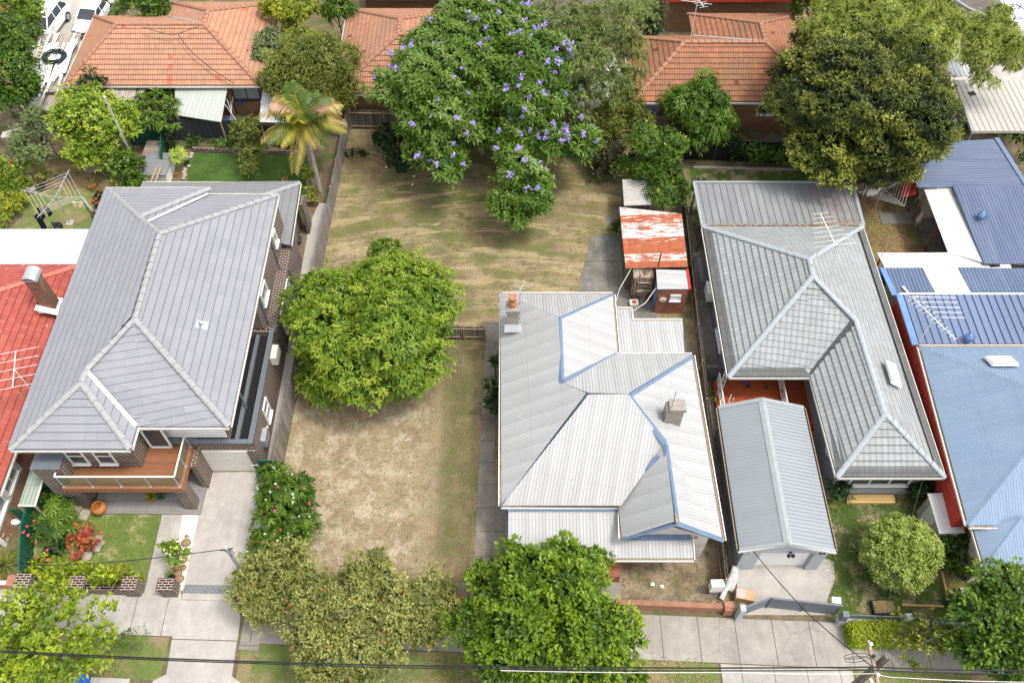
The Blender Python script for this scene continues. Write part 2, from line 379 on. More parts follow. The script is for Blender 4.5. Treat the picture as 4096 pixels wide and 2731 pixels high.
def win(parent, c, n, w, h, fm='white', nx=2, ny=1, pm='glass', fr=.06, name='window', sill=True, label=None):
    c, n = V(c), V(n).normalized(); r = V((0, 0, 1)).cross(n).normalized(); up = n.cross(r) if abs(n.z) > .01 else V((0, 0, 1)); f = MB(); e = n*.03
    for s in (-1, 1):
        f.bar(c+e+r*s*(w/2)-up*h/2, c+e+r*s*(w/2)+up*h/2, fr, .08, up=n); f.bar(c+e-r*(w/2+fr/2)+up*s*h/2, c+e+r*(w/2+fr/2)+up*s*h/2, .08, fr)
    for i in range(1, nx): f.bar(c+e+r*(i/nx-.5)*w-up*h/2, c+e+r*(i/nx-.5)*w+up*h/2, fr*.7, .05, up=n)
    for i in range(1, ny): f.bar(c+e*.9+up*(i/ny-.5)*h-r*w/2, c+e*.9+up*(i/ny-.5)*h+r*w/2, .05, fr*.7)
    if sill: f.bar(c+n*.06-up*(h/2+fr)-r*(w/2+.06), c+n*.06-up*(h/2+fr)+r*(w/2+.06), .16, .05)
    o = f.build(name, M[fm], parent)
    if label: o['label'] = label
    g = MB(); g.face([c+n*.012-r*w/2-up*h/2, c+n*.012+r*w/2-up*h/2, c+n*.012+r*w/2+up*h/2, c+n*.012-r*w/2+up*h/2]); g.build('pane', M[pm], o)
    return o
def wallbox(mb, x0, x1, y0, y1, z0, z1, mi=0): mb.box(x0, x1, y0, y1, z0, z1, mi)
def yagi(name, label, base, h, boom, d, els, col='steel', eh=.9, mast=.025):   # aerial: mast, boom, elements
    t = T(name, label, 'antenna', base); b = V(base); top = b+V((0, 0, h)); m = MB(); m.tube([b, top], mast, 6); m.build('mast', M[col], t)
    d = V(d).normalized(); s = d.cross(V((0, 0, 1))).normalized(); a, c = top-d*boom*.5, top+d*boom*.5
    m = MB(); m.bar(a, c, .035); m.build('boom', M[col], t); m = MB()
    for i in range(els):
        f = i/(els-1); p = a+(c-a)*f; L = eh*(1-.62*f) if els > 6 else eh
        m.bar(p-s*L, p+s*L, .016)
    m.build('element', M[col], t); return t
def vent(label, c):
    t = T('roof_vent', label, 'roof vent', c, 'turbine vents on the blue roofs'); m = MB(); m.lathe(c, [(.17, 0), (.17, .16)], 14); m.build('collar', M['bluem'], t)
    m = MB(); z = V(c)
    for k in range(18):
        a = 2*math.pi*k/18; pts = []
        for i in range(6):
            e = i/5; r = .1+.17*math.sin(math.pi*(.15+.75*e)); pts.append(z+V((r*math.cos(a+e*.5), r*math.sin(a+e*.5), .16+.36*e)))
        for i in range(5):
            q = [p+V((-(p-z).y, (p-z).x, 0)).normalized()*.075 for p in pts[i:i+2]]; m.face([pts[i], q[0]-V((q[0]-z).to_2d().normalized().to_3d())*.03, q[1]-V((q[1]-z).to_2d().normalized().to_3d())*.03, pts[i+1]])
    m.lathe(c, [(.13, .5), (.1, .55), (0.01, .57)], 14); m.build('turbine_head', M['bluem'], t)
# ---------------- roof materials ----------------
M['whiteroof'] = corr('white_corrugated_steel', (.44, .44, .44), .16, .01, (.36, .36, .365), .4, band=.36)
M['whitepanel'] = corr('white_roof_sheet', (.58, .58, .58), .14, .01, (.52, .52, .52), .3)
M['trimblue'] = plain('blue_ridge_paint', (.13, .18, .27), .6, var=.12)
M['bluem'] = plain('blue_vent_paint', (.13, .23, .42), .5, .4, var=.1)
M['blueroof'] = corr('light_blue_corrugated', (.2, .28, .39), .14, .014, (.27, .35, .45), .5, band=.06)
M['bluedark'] = corr('blue_corrugated', (.09, .13, .22), .2, .022, (.15, .19, .28), .7, band=.1)
M['bluerib'] = corr('ribbed_blue_sheet', (.13, .18, .29), 5., .0, (.17, .22, .33), .3)
M['greypatio'] = corr('grey_ribbed_sheet', (.2, .203, .21), 5., .0, (.34, .345, .35), .5, lap=9)
M['garageroof'] = corr('grey_garage_sheet', (.25, .27, .29), .2, .014, (.3, .32, .34), .4, lap=2.4)
M['greytrim'] = plain('grey_roof_trim', (.28, .3, .31), .6, .4, var=.08)
M['lgtile'] = tile('grey_slate_tile', (.27, .27, .3), (.24, .245, .275), (.21, .205, .21), w=.62, h=.4, wave=0, dirtamt=.4, gap=.1, edge=.6, rough=.7)
M['lgtile2'] = tile('grey_slate_tile_lower', (.21, .215, .225), (.19, .195, .2), (.16, .16, .155), w=.62, h=.4, wave=0, dirtamt=.4, gap=.2, edge=.4)
M['lgcap'] = plain('grey_ridge_tile', (.3, .3, .305), .8, var=.14, sc=4)
M['rgtile'] = tile('grey_painted_tile', (.33, .345, .35), (.28, .295, .3), (.2, .2, .19), w=.3, h=.36, wave=1, dirtamt=.35, edge=.8, gap=.3)
M['rgtile2'] = tile('grey_unwashed_tile', (.16, .165, .165), (.13, .135, .135), (.1, .1, .09), w=.3, h=.36, wave=3, dirtamt=.4)
M['rgcap'] = plain('grey_painted_ridge', (.32, .345, .36), .6, var=.1, sc=3)
M['terraA'] = tile('terracotta_tile_pale', (.5, .25, .15), (.43, .2, .12), (.27, .19, .13), (.47, .13, .07), .985, w=.33, h=.36, dirtamt=.5)
M['terraB'] = tile('terracotta_tile', (.46, .22, .135), (.38, .17, .1), (.24, .17, .12), (.2, .06, .04), .975, w=.33, h=.36, dirtamt=.5)
M['terraC'] = tile('terracotta_tile_dark', (.4, .165, .085), (.32, .13, .07), (.17, .12, .08), (.19, .05, .03), .98, w=.33, h=.36, dirtamt=.65)
M['terracap'] = plain('terracotta_ridge', (.34, .17, .11), .85, var=.25, sc=5)
M['redtile'] = tile('red_tile_lichen', (.46, .11, .085), (.37, .08, .06), (.2, .07, .05), w=.3, h=.36, wave=2, lich=(.5, .42, .33), dirtamt=.3)
M['redcap'] = plain('red_ridge', (.5, .16, .12), .85, var=.2, sc=5)
M['rust'] = corr('rusty_corrugated_sheet', (.68, .66, .62), .1, .02, (.5, .46, .42), .5, rust=(.55, .12, .03), rustth=.6)
M['rustwall'] = corr('rust_streaked_wall_sheet', (.42, .37, .32), .14, .03, (.3, .24, .18), .6, rust=(.22, .09, .04), rustth=.66)
M['oldwhite'] = corr('weathered_white_sheet', (.62, .6, .56), .2, .03, (.42, .36, .3), .7)
M['dirtywhite'] = corr('dirty_white_sheet', (.5, .45, .4), .16, .02, (.24, .16, .11), .8)
M['beigeroof'] = corr('beige_ribbed_sheet', (.43, .415, .37), 5., .0, (.48, .465, .42), .6)
M['asbestos'] = corr('grey_green_sheet', (.42, .44, .41), .3, .012, (.35, .37, .33), .5)
M['rusty'] = plain('rust', (.3, .08, .03), .9, var=.3, sc=6)
# ================= THE CENTRE HOUSE =================
h = T('cottage', 'single-storey cottage with a white corrugated hip roof edged in pale blue', 'house', (4.5, 23, 0))
eZ, rZ = 3.2, 5.5
NW, NE, SW_ = (-.55, 30.9, eZ), (5.6, 30.9, eZ), (-.5, 18.15, eZ)
A1, A2 = (2.45, 27.8, 5.1), (2.45, 23.85, 5.1); B1, B2 = (3.7, 22.85, rZ), (5.6, 22.85, rZ)
NEc = (9.55, 26.8, eZ); G1 = (7.2, 20.35, 5.25); G2 = (7.3, 16.35, 5.25); VL = (5.15, 18.15, eZ); GL = (5.05, 16.4, 3.45); GR = (9.75, 16.4, eZ+.05); NV = (5.6, 26.8, eZ)
m = MB()
for pl in ([NW, NE, A1], [NW, A1, A2, B1, SW_], [NE, NV, A2, A1], [NV, NEc, B2, B1, A2], [B1, B2, G1, VL, SW_], [VL, G1, G2, GL], [NEc, GR, G2, G1, B2]): slope(m, pl, thick=.06)
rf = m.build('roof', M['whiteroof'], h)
m = MB()
for a, b in ((NW, A1), (NE, A1), (A1, A2), (A2, B1), (B1, B2), (B2, NEc), (SW_, B1), (B2, G1), (G1, G2)): flash(m, a, b, .15, .09 if (a, b) != (B2, G1) else .02)
flash(m, GL, G2, .12, .03); flash(m, G2, GR, .12, .03)
m.build('ridge_capping', M['trimblue'], rf)
m = MB(); valley(m, NV, A2); valley(m, VL, (6.9, 19.85, 5.0)); m.build('valley', M['trimblue'], rf)
m = MB(); gutter(m, NW, NE, (0, 1, 0)); gutter(m, NW, SW_, (-1, 0, 0)); gutter(m, SW_, VL, (0, -1, 0)); gutter(m, VL, GL, (-1, 0, 0)); gutter(m, NE, NV, (1, 0, 0)); gutter(m, NV, NEc, (0, 1, 0)); gutter(m, NEc, GR, (1, 0, 0))
m.build('gutter', [M['white'], M['wood']], rf)
m = MB(); m.box(-.1, 5.2, 18.6, 30.5, 0, 3.1); m.box(5.2, 9.2, 18.6, 26.4, 0, 3.1); m.build('wall', M['weather'], h)
m = MB(); m.prism([(5.35, 16.9), (9.3, 16.9), (9.3, 18.65), (5.35, 18.65)], 0, 3.15); m.mesh([(5.2, 16.85, 3.1), (9.45, 16.85, 3.1), (7.3, 16.85, 5.05), (5.2, 17.0, 3.1), (9.45, 17., 3.1), (7.3, 17., 5.05)], [(0, 1, 2), (5, 4, 3), (1, 4, 5, 2), (0, 2, 5, 3)])
gw = m.build('front_gable_wall', M['weather'], h); m = MB(); m.box(8.45, 8.75, 16.84, 16.87, 2.35, 2.5); m.build('air_brick', M['wood'], gw)
m = MB(); m.bar((7.28, 16.75, 5.28), (7.28, 16.3, 5.35), .1, .14); m.build('finial', M['wood'], rf)
# veranda
m = MB(); VA, VB, VC, VD, VE, VF = (-.18, 18.0, 2.98), (5.2, 18.0, 2.98), (5.3, 16.8, 2.66), (8.4, 16.75, 2.66), (8.45, 15.85, 2.42), (-.2, 15.85, 2.42)
slope(m, [VF, (5.2, 15.85, 2.42), VB, VA], thick=.05); slope(m, [(5.2, 15.85, 2.42), VE, VD, (5.2, 16.75, 2.66)], thick=.05)
vr = m.build('veranda_roof', M['whiteroof'], h); m = MB(); m.bar((5.25, 16.78, 2.7), (8.4, 16.78, 2.7), .3, .06); m.bar((-.2, 18.03, 3.0), (5.2, 18.03, 3.0), .2, .05); m.build('flashing', M['trimblue'], vr)
m = MB(); gutter(m, VF, VE, (0, -1, 0)); m.bar((8.5, 15.8, 2.38), (8.5, 16.8, 2.66), .04, .14); m.build('veranda_gutter', [M['white'], M['wood']], vr)
m = MB(); m.box(0, 5.2, 16.3, 16.5, 0, .95); m.box(0, .2, 16.5, 18.6, 0, .95); m.build('veranda_wall', M['bk_red'], h)
m = MB(); m.hexa([(4.6, 15.6, 0), (5.2, 15.6, 0), (5.2, 16.3, 0), (4.6, 16.3, 0), (4.6, 15.6, .75), (5.2, 15.6, .75), (5.2, 16.3, .95), (4.6, 16.3, .95)]); m.build('step_side_wall', M['bk_red'], h)
m = MB(); m.box(.2, 5.2, 16.5, 18.6, 0, .5); m.build('veranda_floor', M['soffit'], h)
for x in (.1, 2.7, 5.0): m = MB(); m.box(x-.05, x+.05, 16.35, 16.45, .95, 2.4); m.build('veranda_post', M['white'], h)
m = MB(); m.tube([(-.2, 16.1, 2.35), (-.25, 17.2, 2.3), (-.25, 18.1, 2.6), (-.25, 18.15, 3.05)], .05, 6); m.build('downpipe', M['trimblue'], h)
m = MB(); m.tube([(7.6, 15.85, 2.3), (7.6, 15.95, 2.1), (7.6, 16.75, 1.9)], .05, 6); m.build('downpipe', M['white'], h)
# rear skillion
m = MB(); slope(m, [(5.62, 26.86, 3.12), (9.15, 26.86, 3.12), (9.4, 29.4, 2.75), (6.65, 29.4, 2.75), (6.65, 30.3, 2.62), (5.62, 30.3, 2.62)], thick=.05)
rs = m.build('rear_roof', M['whiteroof'], h); m = MB(); gutter(m, (5.62, 30.3, 2.62), (6.65, 30.3, 2.62), (0, 1, 0)); gutter(m, (6.68, 29.4, 2.75), (9.4, 29.4, 2.75), (0, 1, 0)); m.bar((6.68, 29.4, 2.78), (6.68, 30.3, 2.66), .06, .12); m.build('rear_gutter', [M['white'], M['wood']], rs)
m = MB(); m.box(5.3, 6.5, 26.4, 30.1, 0, 2.55); m.box(6.5, 9.1, 26.4, 29.2, 0, 2.6); m.build('rear_wall', M['weather'], h)
# chimneys
c1 = MB(); c1.box(-.25, .35, 28.2, 28.8, 3.4, 5.2); c1.box(-.32, .42, 28.13, 28.87, 5.05, 5.25); k = c1.build('chimney', M['bk_old'], h); k['label'] = 'sooty rear chimney with an orange clay pot'
m = MB(); m.lathe((.05, 28.5, 5.25), [(.14, 0), (.15, .15), (.22, .2), (.22, .32), (.17, .36), (.17, .62), (.24, .68), (.24, .78), (.18, .8), (.1, .8)], 16); m.build('chimney_pot', M['terra'], k)
m = MB(); m.box(-.4, .5, 27.7, 28.2, 3.95, 4.02); m.build('lead_flashing', M['steel'], k)
c1 = MB(); c1.box(7.6, 8.25, 22.0, 22.5, 3.6, 5.55); c1.box(7.53, 8.32, 21.93, 22.57, 5.4, 5.6); c1.box(7.4, 7.62, 21.95, 22.55, 3.7, 5.4); k = c1.build('chimney', M['bk_old'], h); k['label'] = 'brick chimney on the east roof plane beside the aerial'
yagi('antenna', 'tall rusty aerial strapped to the brick chimney on the white roof', (7.62, 22.1, 5.5), 1.6, .9, (0.1, 1, 0), 8, 'steel', .7)
yagi('antenna', 'thin grey aerial standing beside the clay-potted chimney', (.42, 28.6, 3.6), 2.8, 1.2, (.4, 1, 0), 6, 'steel', .5)
# ================= SHEDS BEHIND IT =================
h = T('rusty_shed', 'old shed with a rust-streaked corrugated iron roof and rusty tin wall', 'shed', (8.4, 35.5, 0))
m = MB(); slope(m, [(6.62, 33.6, 2.25), (10.2, 33.5, 2.5), (10.3, 37.7, 2.5), (6.6, 38.5, 2.25)], thick=.04)
m.build('roof', M['rust'], h); m = MB(); m.prism([(6.8, 33.8), (10., 33.8), (10.1, 37.5), (6.8, 38.1)], 0, 2.15); w_ = m.build('wall', M['oldtimber'], h)
m = MB(); m.prism([(7.05, 33.0), (8.25, 33.0), (8.3, 33.78), (7.1, 33.78)], 0, 2.1); m.build('tin_lean_to', M['rustwall'], h)
win(h, (7.75, 32.99, 1.35), (0, -1, 0), .72, .62, 'wood', 1, 2)
m = MB(); m.tube([(8.45, 33.45, 1.9), (8.47, 33.4, 3.9)], .05, 8); m.build('flue', M['rusty'], h)
h = T('tin_shed', 'small bleached corrugated shed half buried in the dark green tree', 'shed', (7.6, 40, 0))
m = MB(); slope(m, [(6.95, 38.9, 1.95), (8.6, 38.8, 2.15), (8.7, 40.8, 2.15), (7.0, 41.2, 1.95)], rib=.18, ribh=.04, thick=.04); m.build('roof', M['oldwhite'], h)
m = MB(); m.prism([(7.1, 39.1), (8.5, 39.0), (8.5, 40.7), (7.15, 41.)], 0, 1.9); m.build('wall', M['oldtimber'], h)
h = T('outhouse', 'red brick outhouse with a white sheet roof and louvre window', 'outhouse', (9.25, 32.6, 0))
m = MB(); m.box(8.42, 10.1, 32.0, 33.2, 0, 2.2); m.build('wall', M['bk_red'], h)
m = MB(); slope(m, [(8.3, 31.9, 2.42), (10.15, 32.0, 2.3), (10.25, 33.4, 2.3), (8.35, 33.35, 2.42)], thick=.05); r_ = m.build('roof', M['whiteroof'], h)
m = MB(); m.box(10.12, 10.24, 31.95, 33.45, 2.2, 2.38); m.build('red_barge_board', M['red'], r_)
win(h, (9.45, 31.99, 1.55), (0, -1, 0), .55, .42, 'white', 1, 4, 'greyglass')
m = MB(); m.box(8.37, 8.42, 32.2, 32.95, .05, 2.0); m.build('door', M['bluem'], h)
m = MB(); m.lathe((8.75, 31.93, 1.35), [(.2, -.02), (.22, 0), (.2, .03), (.02, .06)], 18); o = m.build('round_cover', M['cream'], h); o.data.transform(Matrix.Translation((8.75-9.25, 31.97-32.6, 1.35)) @ Matrix.Rotation(R(90), 4, 'X') @ Matrix.Translation(-V((8.75-9.25, 31.93-32.6, 1.35))))
t = T('air_conditioner', 'old fan unit lying on the concrete beside the tin shed wall', 'fan unit', (7.25, 32.6, 0)); m = MB(); m.rbox((7.25, 32.6, .03), .5, .4, .3, .05); m.build('case', M['offwhite'], t); m = MB(); m.lathe((7.25, 32.6, .33), [(.15, 0), (.15, .015), (.12, .02), (.12, .005), (0.02, .005)], 16); m.build('fan_grille', M['rusty'], t)
m = MB(); solo(m.tube([(7.0, 33.75, 2.1), (6.2, 32.2, 2.1), (5.75, 30.6, 2.7)], .02, 5), 'service_cable', M['offwhite'], 'cream cable sagging from the rusty shed to the cottage', 'cable')
m = MB(); solo(m.tube([(8.3, 32.2, 2.2), (7.6, 31.2, 2.05), (6.75, 30.2, 2.6)], .02, 5), 'service_cable', M['offwhite'], 'cream cable sagging from the brick outhouse to the cottage', 'cable')
# ================= LEFT TWO-STOREY BRICK HOUSE =================
h = T('brick_house', 'two-storey dark brick house with a grey tiled roof and timber balcony', 'house', (-18.2, 28, 0))
e, r = 5.6, 7.5
FL, FM, FI, FR = (-23.18, 19.85, e), (-17.65, 19.85, e), (-17.65, 21.05, e), (-13.3, 21.05, e)
BR, BM, BL, BM2 = (-13.35, 36.2, e), (-17.3, 36.2, e), (-23.18, 36.7, e), (-17.3, 36.7, e)
P1, P2, P3, P4, P5 = (-18.3, 25.95, r), (-18.38, 31.5, r), (-19.98, 33.15, 7.02), (-20.1, 23.3, 7.0), (-20.15, 22.6, 7.0)
m = MB()
K = dict(course=.4, step=.03, thick=.08)
slope(m, [FL, BL, P3, P2, P1, P4, P5], **K); slope(m, [FR, BR, P2, P1], **K); slope(m, [FI, FR, P1, P4], **K)
slope(m, [FM, FI, P4, P5], **K); slope(m, [FL, FM, P5], **K); slope(m, [BR, BM, (-19.7, 32.6, 6.98), P2], **K)
slope(m, [BL, BM2, P3], **K); slope(m, [BM, BM2, P3, (-19.7, 32.6, 6.98)], **K)
rf = m.build('roof', M['lgtile'], h)
m = MB()
for a, b in ((FL, P5), (P5, P4), (P4, P1), (P1, P2), (P2, P3), (P3, BL), (BM2, P3), (P2, BR), (FR, P1), (FM, P5)): caps(m, a, b, .15, .5)
m.build('ridge', M['lgcap'], rf)
m = MB(); valley(m, FI, P4, .09); valley(m, BM, (-19.7, 32.6, 6.98), .07); m.build('valley', M['white'], rf)
m = MB(); gutter(m, FL, BL, (-1, 0, 0), .1); gutter(m, FL, FM, (0, -1, 0), .1); gutter(m, FI, FR, (0, -1, 0), .1); gutter(m, FR, BR, (1, 0, 0), .1); gutter(m, BL, BM2, (0, 1, 0), .1); gutter(m, BM, BR, (0, 1, 0), .1); gutter(m, FM, FI, (1, 0, 0), .1)
m.build('gutter', [M['offwhite'], M['soffit']], rf)
v_ = at(0, 1, 1715, 1360, 6.35); m = MB(); m.lathe((v_.x, v_.y, 6.3), [(.07, 0), (.07, .35), (.1, .36), (.02, .42)], 12); m.bar(v_+V((-.28, 0, .16)), v_+V((.28, 0, -.02)), .5, .02); m.build('vent_pipe', M['whiteflash'] if 'whiteflash' in M else M['steel'], rf)
# rear single-storey roof
m = MB(); e2 = 3.0
slope(m, [(-22.8, 39.8, e2), (-13.1, 39.8, e2), (-15.3, 37.6, 3.85), (-15.3, 36.2, 3.85), (-22.8, 36.2, 3.85)], **K); slope(m, [(-13.1, 39.8, e2), (-12.95, 34.7, e2), (-13.9, 34.7, 3.35), (-15.3, 36.2, 3.85), (-15.3, 37.6, 3.85)], **K)
r2 = m.build('rear_roof', M['lgtile2'], h); m = MB(); caps(m, (-13.1, 39.8, e2), (-15.3, 37.6, 3.85), .15, .5); m.build('ridge', M['lgcap'], r2)
m = MB(); gutter(m, (-22.8, 39.8, e2), (-13.1, 39.8, e2), (0, 1, 0), .1); gutter(m, (-13.1, 39.8, e2), (-12.95, 34.7, e2), (1, 0, 0), .1); m.build('gutter', [M['offwhite'], M['dark']], r2)
# walls
m = MB(); m.box(-22.7, -18.2, 20.4, 36.2, 0, 5.45); m.box(-18.2, -14.25, 21.95, 36.0, 0, 5.45); m.box(-14.25, -13.45, 28.6, 36.0, 2.98, 5.45)
m.box(-22.3, -13.45, 36.0, 39.4, 0, 2.85); m.box(-15.75, -12.95, 21.66, 21.8, 2.15, 3.0); m.box(-13.4, -12.95, 21.55, 21.75, 0, 2.2)
m.box(-14.25, -12.95, 21.75, 36.0, 0, 2.6); m.box(-13.1, -12.95, 21.75, 28.6, 2.6, 3.02); m.box(-18.0, -15.75, 21.62, 21.95, 0, 2.98); m.box(-14.25, -12.95, 28.45, 28.6, 2.6, 3.02)
m.box(-12.97, -12.8, 38.3, 39.2, 0, 2.6)
wl = m.build('wall', M['bk_dark'], h)
m = MB(); m.box(-14.2, -13.12, 21.78, 28.42, 2.61, 2.66); m.build('box_gutter', M['black'], h)
m = MB(); m.box(-13.16, -12.9, 21.58, 28.62, 3.02, 3.07); m.box(-17.3, -12.9, 21.55, 21.8, 3.025, 3.075); m.box(-13.9, -13.7, 21.9, 28.4, 2.68, 2.85); m.build('parapet_cap', M['slate'], h)
m = MB(); m.box(-17.35, -14.2, 21.88, 21.94, 3.1, 5.45); m.box(-14.24, -14.18, 21.95, 28.6, 3.9, 5.45); m.build('cladding', M['white'], h)
# balcony
b = T('balcony', '', '', (0, 0, 0)); bpy.data.objects.remove(b)
m = MB(); m.box(-21.5, -16.15, 19.4, 20.38, 2.68, 2.8); m.box(-18.15, -16.15, 20.38, 21.6, 2.68, 2.8); dk = m.build('deck', M['deck'], h)
m = MB(); m.box(-21.75, -15.95, 19.2, 19.4, 2.45, 2.83); m.box(-16.15, -15.95, 19.4, 21.6, 2.45, 2.83); m.box(-21.5, -16.15, 19.45, 21.5, 2.4, 2.6); m.build('fascia', M['merbau'], dk)
m = MB(); zt = 3.85
m.bar((-21.75, 19.32, zt), (-16.05, 19.32, zt), .07, .06); m.bar((-16.05, 19.32, zt), (-16.05, 21.75, zt), .07, .06); m.bar((-21.75, 19.32, zt), (-21.75, 20.1, zt), .07, .06)
m.build('handrail', M['steelrail'] if 'steelrail' in M else M['offwhite'], dk)
for x, y in ((-21.7, 19.32), (-20.3, 19.32), (-18.9, 19.32), (-17.5, 19.32), (-16.1, 19.32), (-16.05, 20.4), (-16.05, 21.5)):
    m = MB(); m.box(x-.025, x+.025, y-.025, y+.025, 2.83, zt-.03); m.box(x-.06, x+.06, y-.06, y+.06, 2.83, 2.86); m.build('baluster', M['steel'], dk)
gg = G('balcony_glass', .05, .5); gg.b.inputs['Transmission Weight'].default_value = .9; gg.b.inputs['IOR'].default_value = 1.05; M['bglass'] = gg.col((.62, .66, .5))
m = MB()
for a, c in ((-21.65, -20.35), (-20.25, -18.95), (-18.85, -17.55), (-17.45, -16.15)): m.box(a, c, 19.31, 19.32, 2.95, zt-.06)
m.box(-16.05, -16.04, 19.42, 20.35, 2.95, zt-.06); m.box(-16.05, -16.04, 20.45, 21.45, 2.95, zt-.06); m.build('glass_panel', M['bglass'], dk)
# pier and pillars
m = MB(); m.box(-22.75, -21.45, 19.55, 20.42, 0, 4.2); p_ = m.build('brick_pier', M['bk_dark'], h); m = MB(); m.box(-22.8, -21.4, 19.5, 20.42, 4.2, 4.26); m.build('pier_cap', M['slate'], p_)
m = MB(); m.box(-16.55, -16.02, 19.35, 19.9, .15, 2.44); m.build('pillar', M['bk_dark'], h)
m = MB(); m.box(-16.0, -15.7, 20.6, 21.65, 0, 2.5); m.build('pillar', M['bk_dark'], h)
win(h, (-21.0, 20.4, 3.95), (0, -1, 0), .8, 1.5, 'white', 1, 2, 'glass'); win(h, (-19.65, 20.4, 3.95), (0, -1, 0), .8, 1.5, 'white', 1, 2, 'glass')
m = MB(); m.box(-21.5, -20.5, 20.33, 20.4, 3.0, 3.14); m.box(-20.15, -19.15, 20.33, 20.4, 3.0, 3.14); m.build('brick_sill', M['bk_dark'], h)
win(h, (-17.45, 21.5, 3.9), (0, -1, 0), 1.0, 2.1, 'white', 1, 1, 'glass', .09, 'sliding_door')
for x in (-16.25, -15.05): win(h, (x, 21.87, 4.5), (0, -1, 0), .65, .7, 'white', 1, 1)
win(h, (-12.94, 24.3, 1.7), (1, 0, 0), .8, 1.3, 'white', 1, 2, 'greyglass', label='white framed window low in the brick side wall')
win(h, (-13.43, 30.1, 4.3), (1, 0, 0), 1.1, .9, 'white', 1, 1, 'greyglass'); win(h, (-12.94, 31.3, 1.6), (1, 0, 0), 2.6, 1.7, 'white', 4, 1, 'greyglass')
win(h, (-13.43, 34.0, 4.4), (1, 0, 0), .6, .9, 'white', 1, 1, 'greyglass'); win(h, (-19.6, 20.39, 1.5), (0, -1, 0), 2.2, 1.6, 'white', 3, 1)
for y in (29.2, 33.2): m = MB(); m.tube([(-13.38, y, 5.4), (-13.36, y, 2.7), (-12.88, y, 2.6), (-12.88, y, .1)], .045, 6); m.build('downpipe', M['slate'], h)
m = MB(); m.tube([(-13.3, 23.9, 5.5), (-13.35, 23.9, 5.1), (-13.65, 23.8, 4.4), (-13.65, 23.8, 2.75)], .055, 6); m.build('downpipe', M['slate'], h)
m = MB(); m.box(-15.75, -13.4, 21.6, 21.65, .02, 2.2)
gd = m.build('garage_door', M['shutter'] if 'shutter' in M else M['offwhite'], h); m = MB()
for k in range(7): m.box(-15.72, -13.43, 21.585, 21.6, .06+k*.3, .34+k*.3)
m.build('door_panel', M['offwhite'], gd)
m = MB(); m.box(-12.95, -12.62, 26.9, 27.8, 2.1, 2.75); k = m.build('wall_air_conditioner', M['offwhite'], h)
m = MB(); m.box(-12.95, -12.7, 22.4, 23.2, 1.1, 1.8); m.build('meter_box', M['steel'], h)
m = MB(); m.box(-12.95, -12.85, 23.55, 23.65, 1.05, 1.2); m.build('wall_light', M['cream'], h)
# ================= FAR-LEFT RED TILED HOUSE =================
h = T('red_roofed_house', 'brick house with a lichen-spotted red tiled roof and tall brick chimney', 'house', (-28, 26, 0))
m = MB(); K = dict(course=.36, step=.035, thick=.08)
e = 2.9; A_, B_, C_, D_ = (-24.7, 33.3, e), (-24.7, 18.8, e), (-35, 18.8, e), (-35, 33.3, e); R1, R2 = (-29.85, 28.2, 5.3), (-29.85, 24, 5.3)
slope(m, [A_, B_, R2, R1], **K); slope(m, [A_, R1, D_], **K); slope(m, [B_, C_, R2], **K); slope(m, [C_, D_, R1, R2], **K)
rf = m.build('roof', M['redtile'], h); m = MB()
for a, b_ in ((A_, R1), (R1, R2), (B_, R2)): caps(m, a, b_, .15, .42)
m.build('ridge', M['redcap'], rf); m = MB(); gutter(m, A_, B_, (1, 0, 0)); m.build('gutter', [M['offwhite'], M['soffit']], rf)
m = MB(); m.box(-34, -25.25, 17.6, 32.8, 0, 2.8); m.build('wall', M['bk_orange'], h)
m = MB(); m.box(-25.28, -25.2, 17.55, 21.3, .9, 2.85); m.box(-25.3, -25.18, 17.4, 17.6, 0, 2.8); m.build('white_boarding', M['white'], h)
for y in (20.3, 18.6): win(h, (-25.19, y, 1.9), (1, 0, 0), 1.3, 1.1, 'white', 2, 1, 'greyglass')
c_ = ov(118, 700, 3.6); m = MB(); cx, cy = c_.x, c_.y
m.box(cx-.35, cx+.35, cy-.3, cy+.3, 3.2, 6.0); k = m.build('chimney', M['bk_chim'], h); m = MB(); m.prism([(cx-.38+.1*0, cy-.33), (cx+.38, cy-.33), (cx+.38, cy+.33), (cx-.38, cy+.33)], 5.95, 6.05)
for i in range(7): a0, a1 = math.pi*i/7, math.pi*(i+1)/7; m.face([(cx+.4*math.cos(t_)*1., cy-.45 if s else cy+.45, 6.05+.32*math.sin(t_)) for t_, s in ((a0, 1), (a1, 1), (a1, 0), (a0, 0))])
m.build('cowl', M['steel'], k); m = MB(); m.box(cx-.55, cx+.5, cy-.55, cy+.45, 3.55, 3.62); m.bar((cx-.55, cy-.5, 4.0), (cx+.6, cy-.5, 3.5), .35, .04); m.bar((cx-.55, cy+.3, 4.0), (cx+.6, cy+.3, 3.5), .3, .04); m.build('flashing', M['white'], k)
a_ = ov(75, 850, 3.7); yagi('antenna', 'large white aerial over the red tiled roof', (a_.x+.3, a_.y-1.2, 3.6), 2.0, 2.2, (.25, -1, 0), 5, 'white', 1.1); 
t = T('patio_cover', 'flat bright white patio cover behind the red tiled roof', 'patio cover', (-28, 35, 0)); m = MB(); slope(m, [(-31.5, 33.45, 2.75), (-24.85, 33.45, 2.75), (-24.85, 36.35, 2.6), (-31.5, 36.35, 2.6)], rib=.4, ribh=.02, thick=.12); m.build('sheeting', M['whitepanel'], t)
for x, y in ((-31, 36.2), (-28, 36.2), (-25, 36.2)): m = MB(); m.box(x-.05, x+.05, y-.05, y+.05, 0, 2.5); m.build('post', M['white'], t)
t = T('lean_to', 'narrow pale green ribbed lean-to between the brick houses', 'lean-to', (-24, 20.5, 0)); zl = 2.0
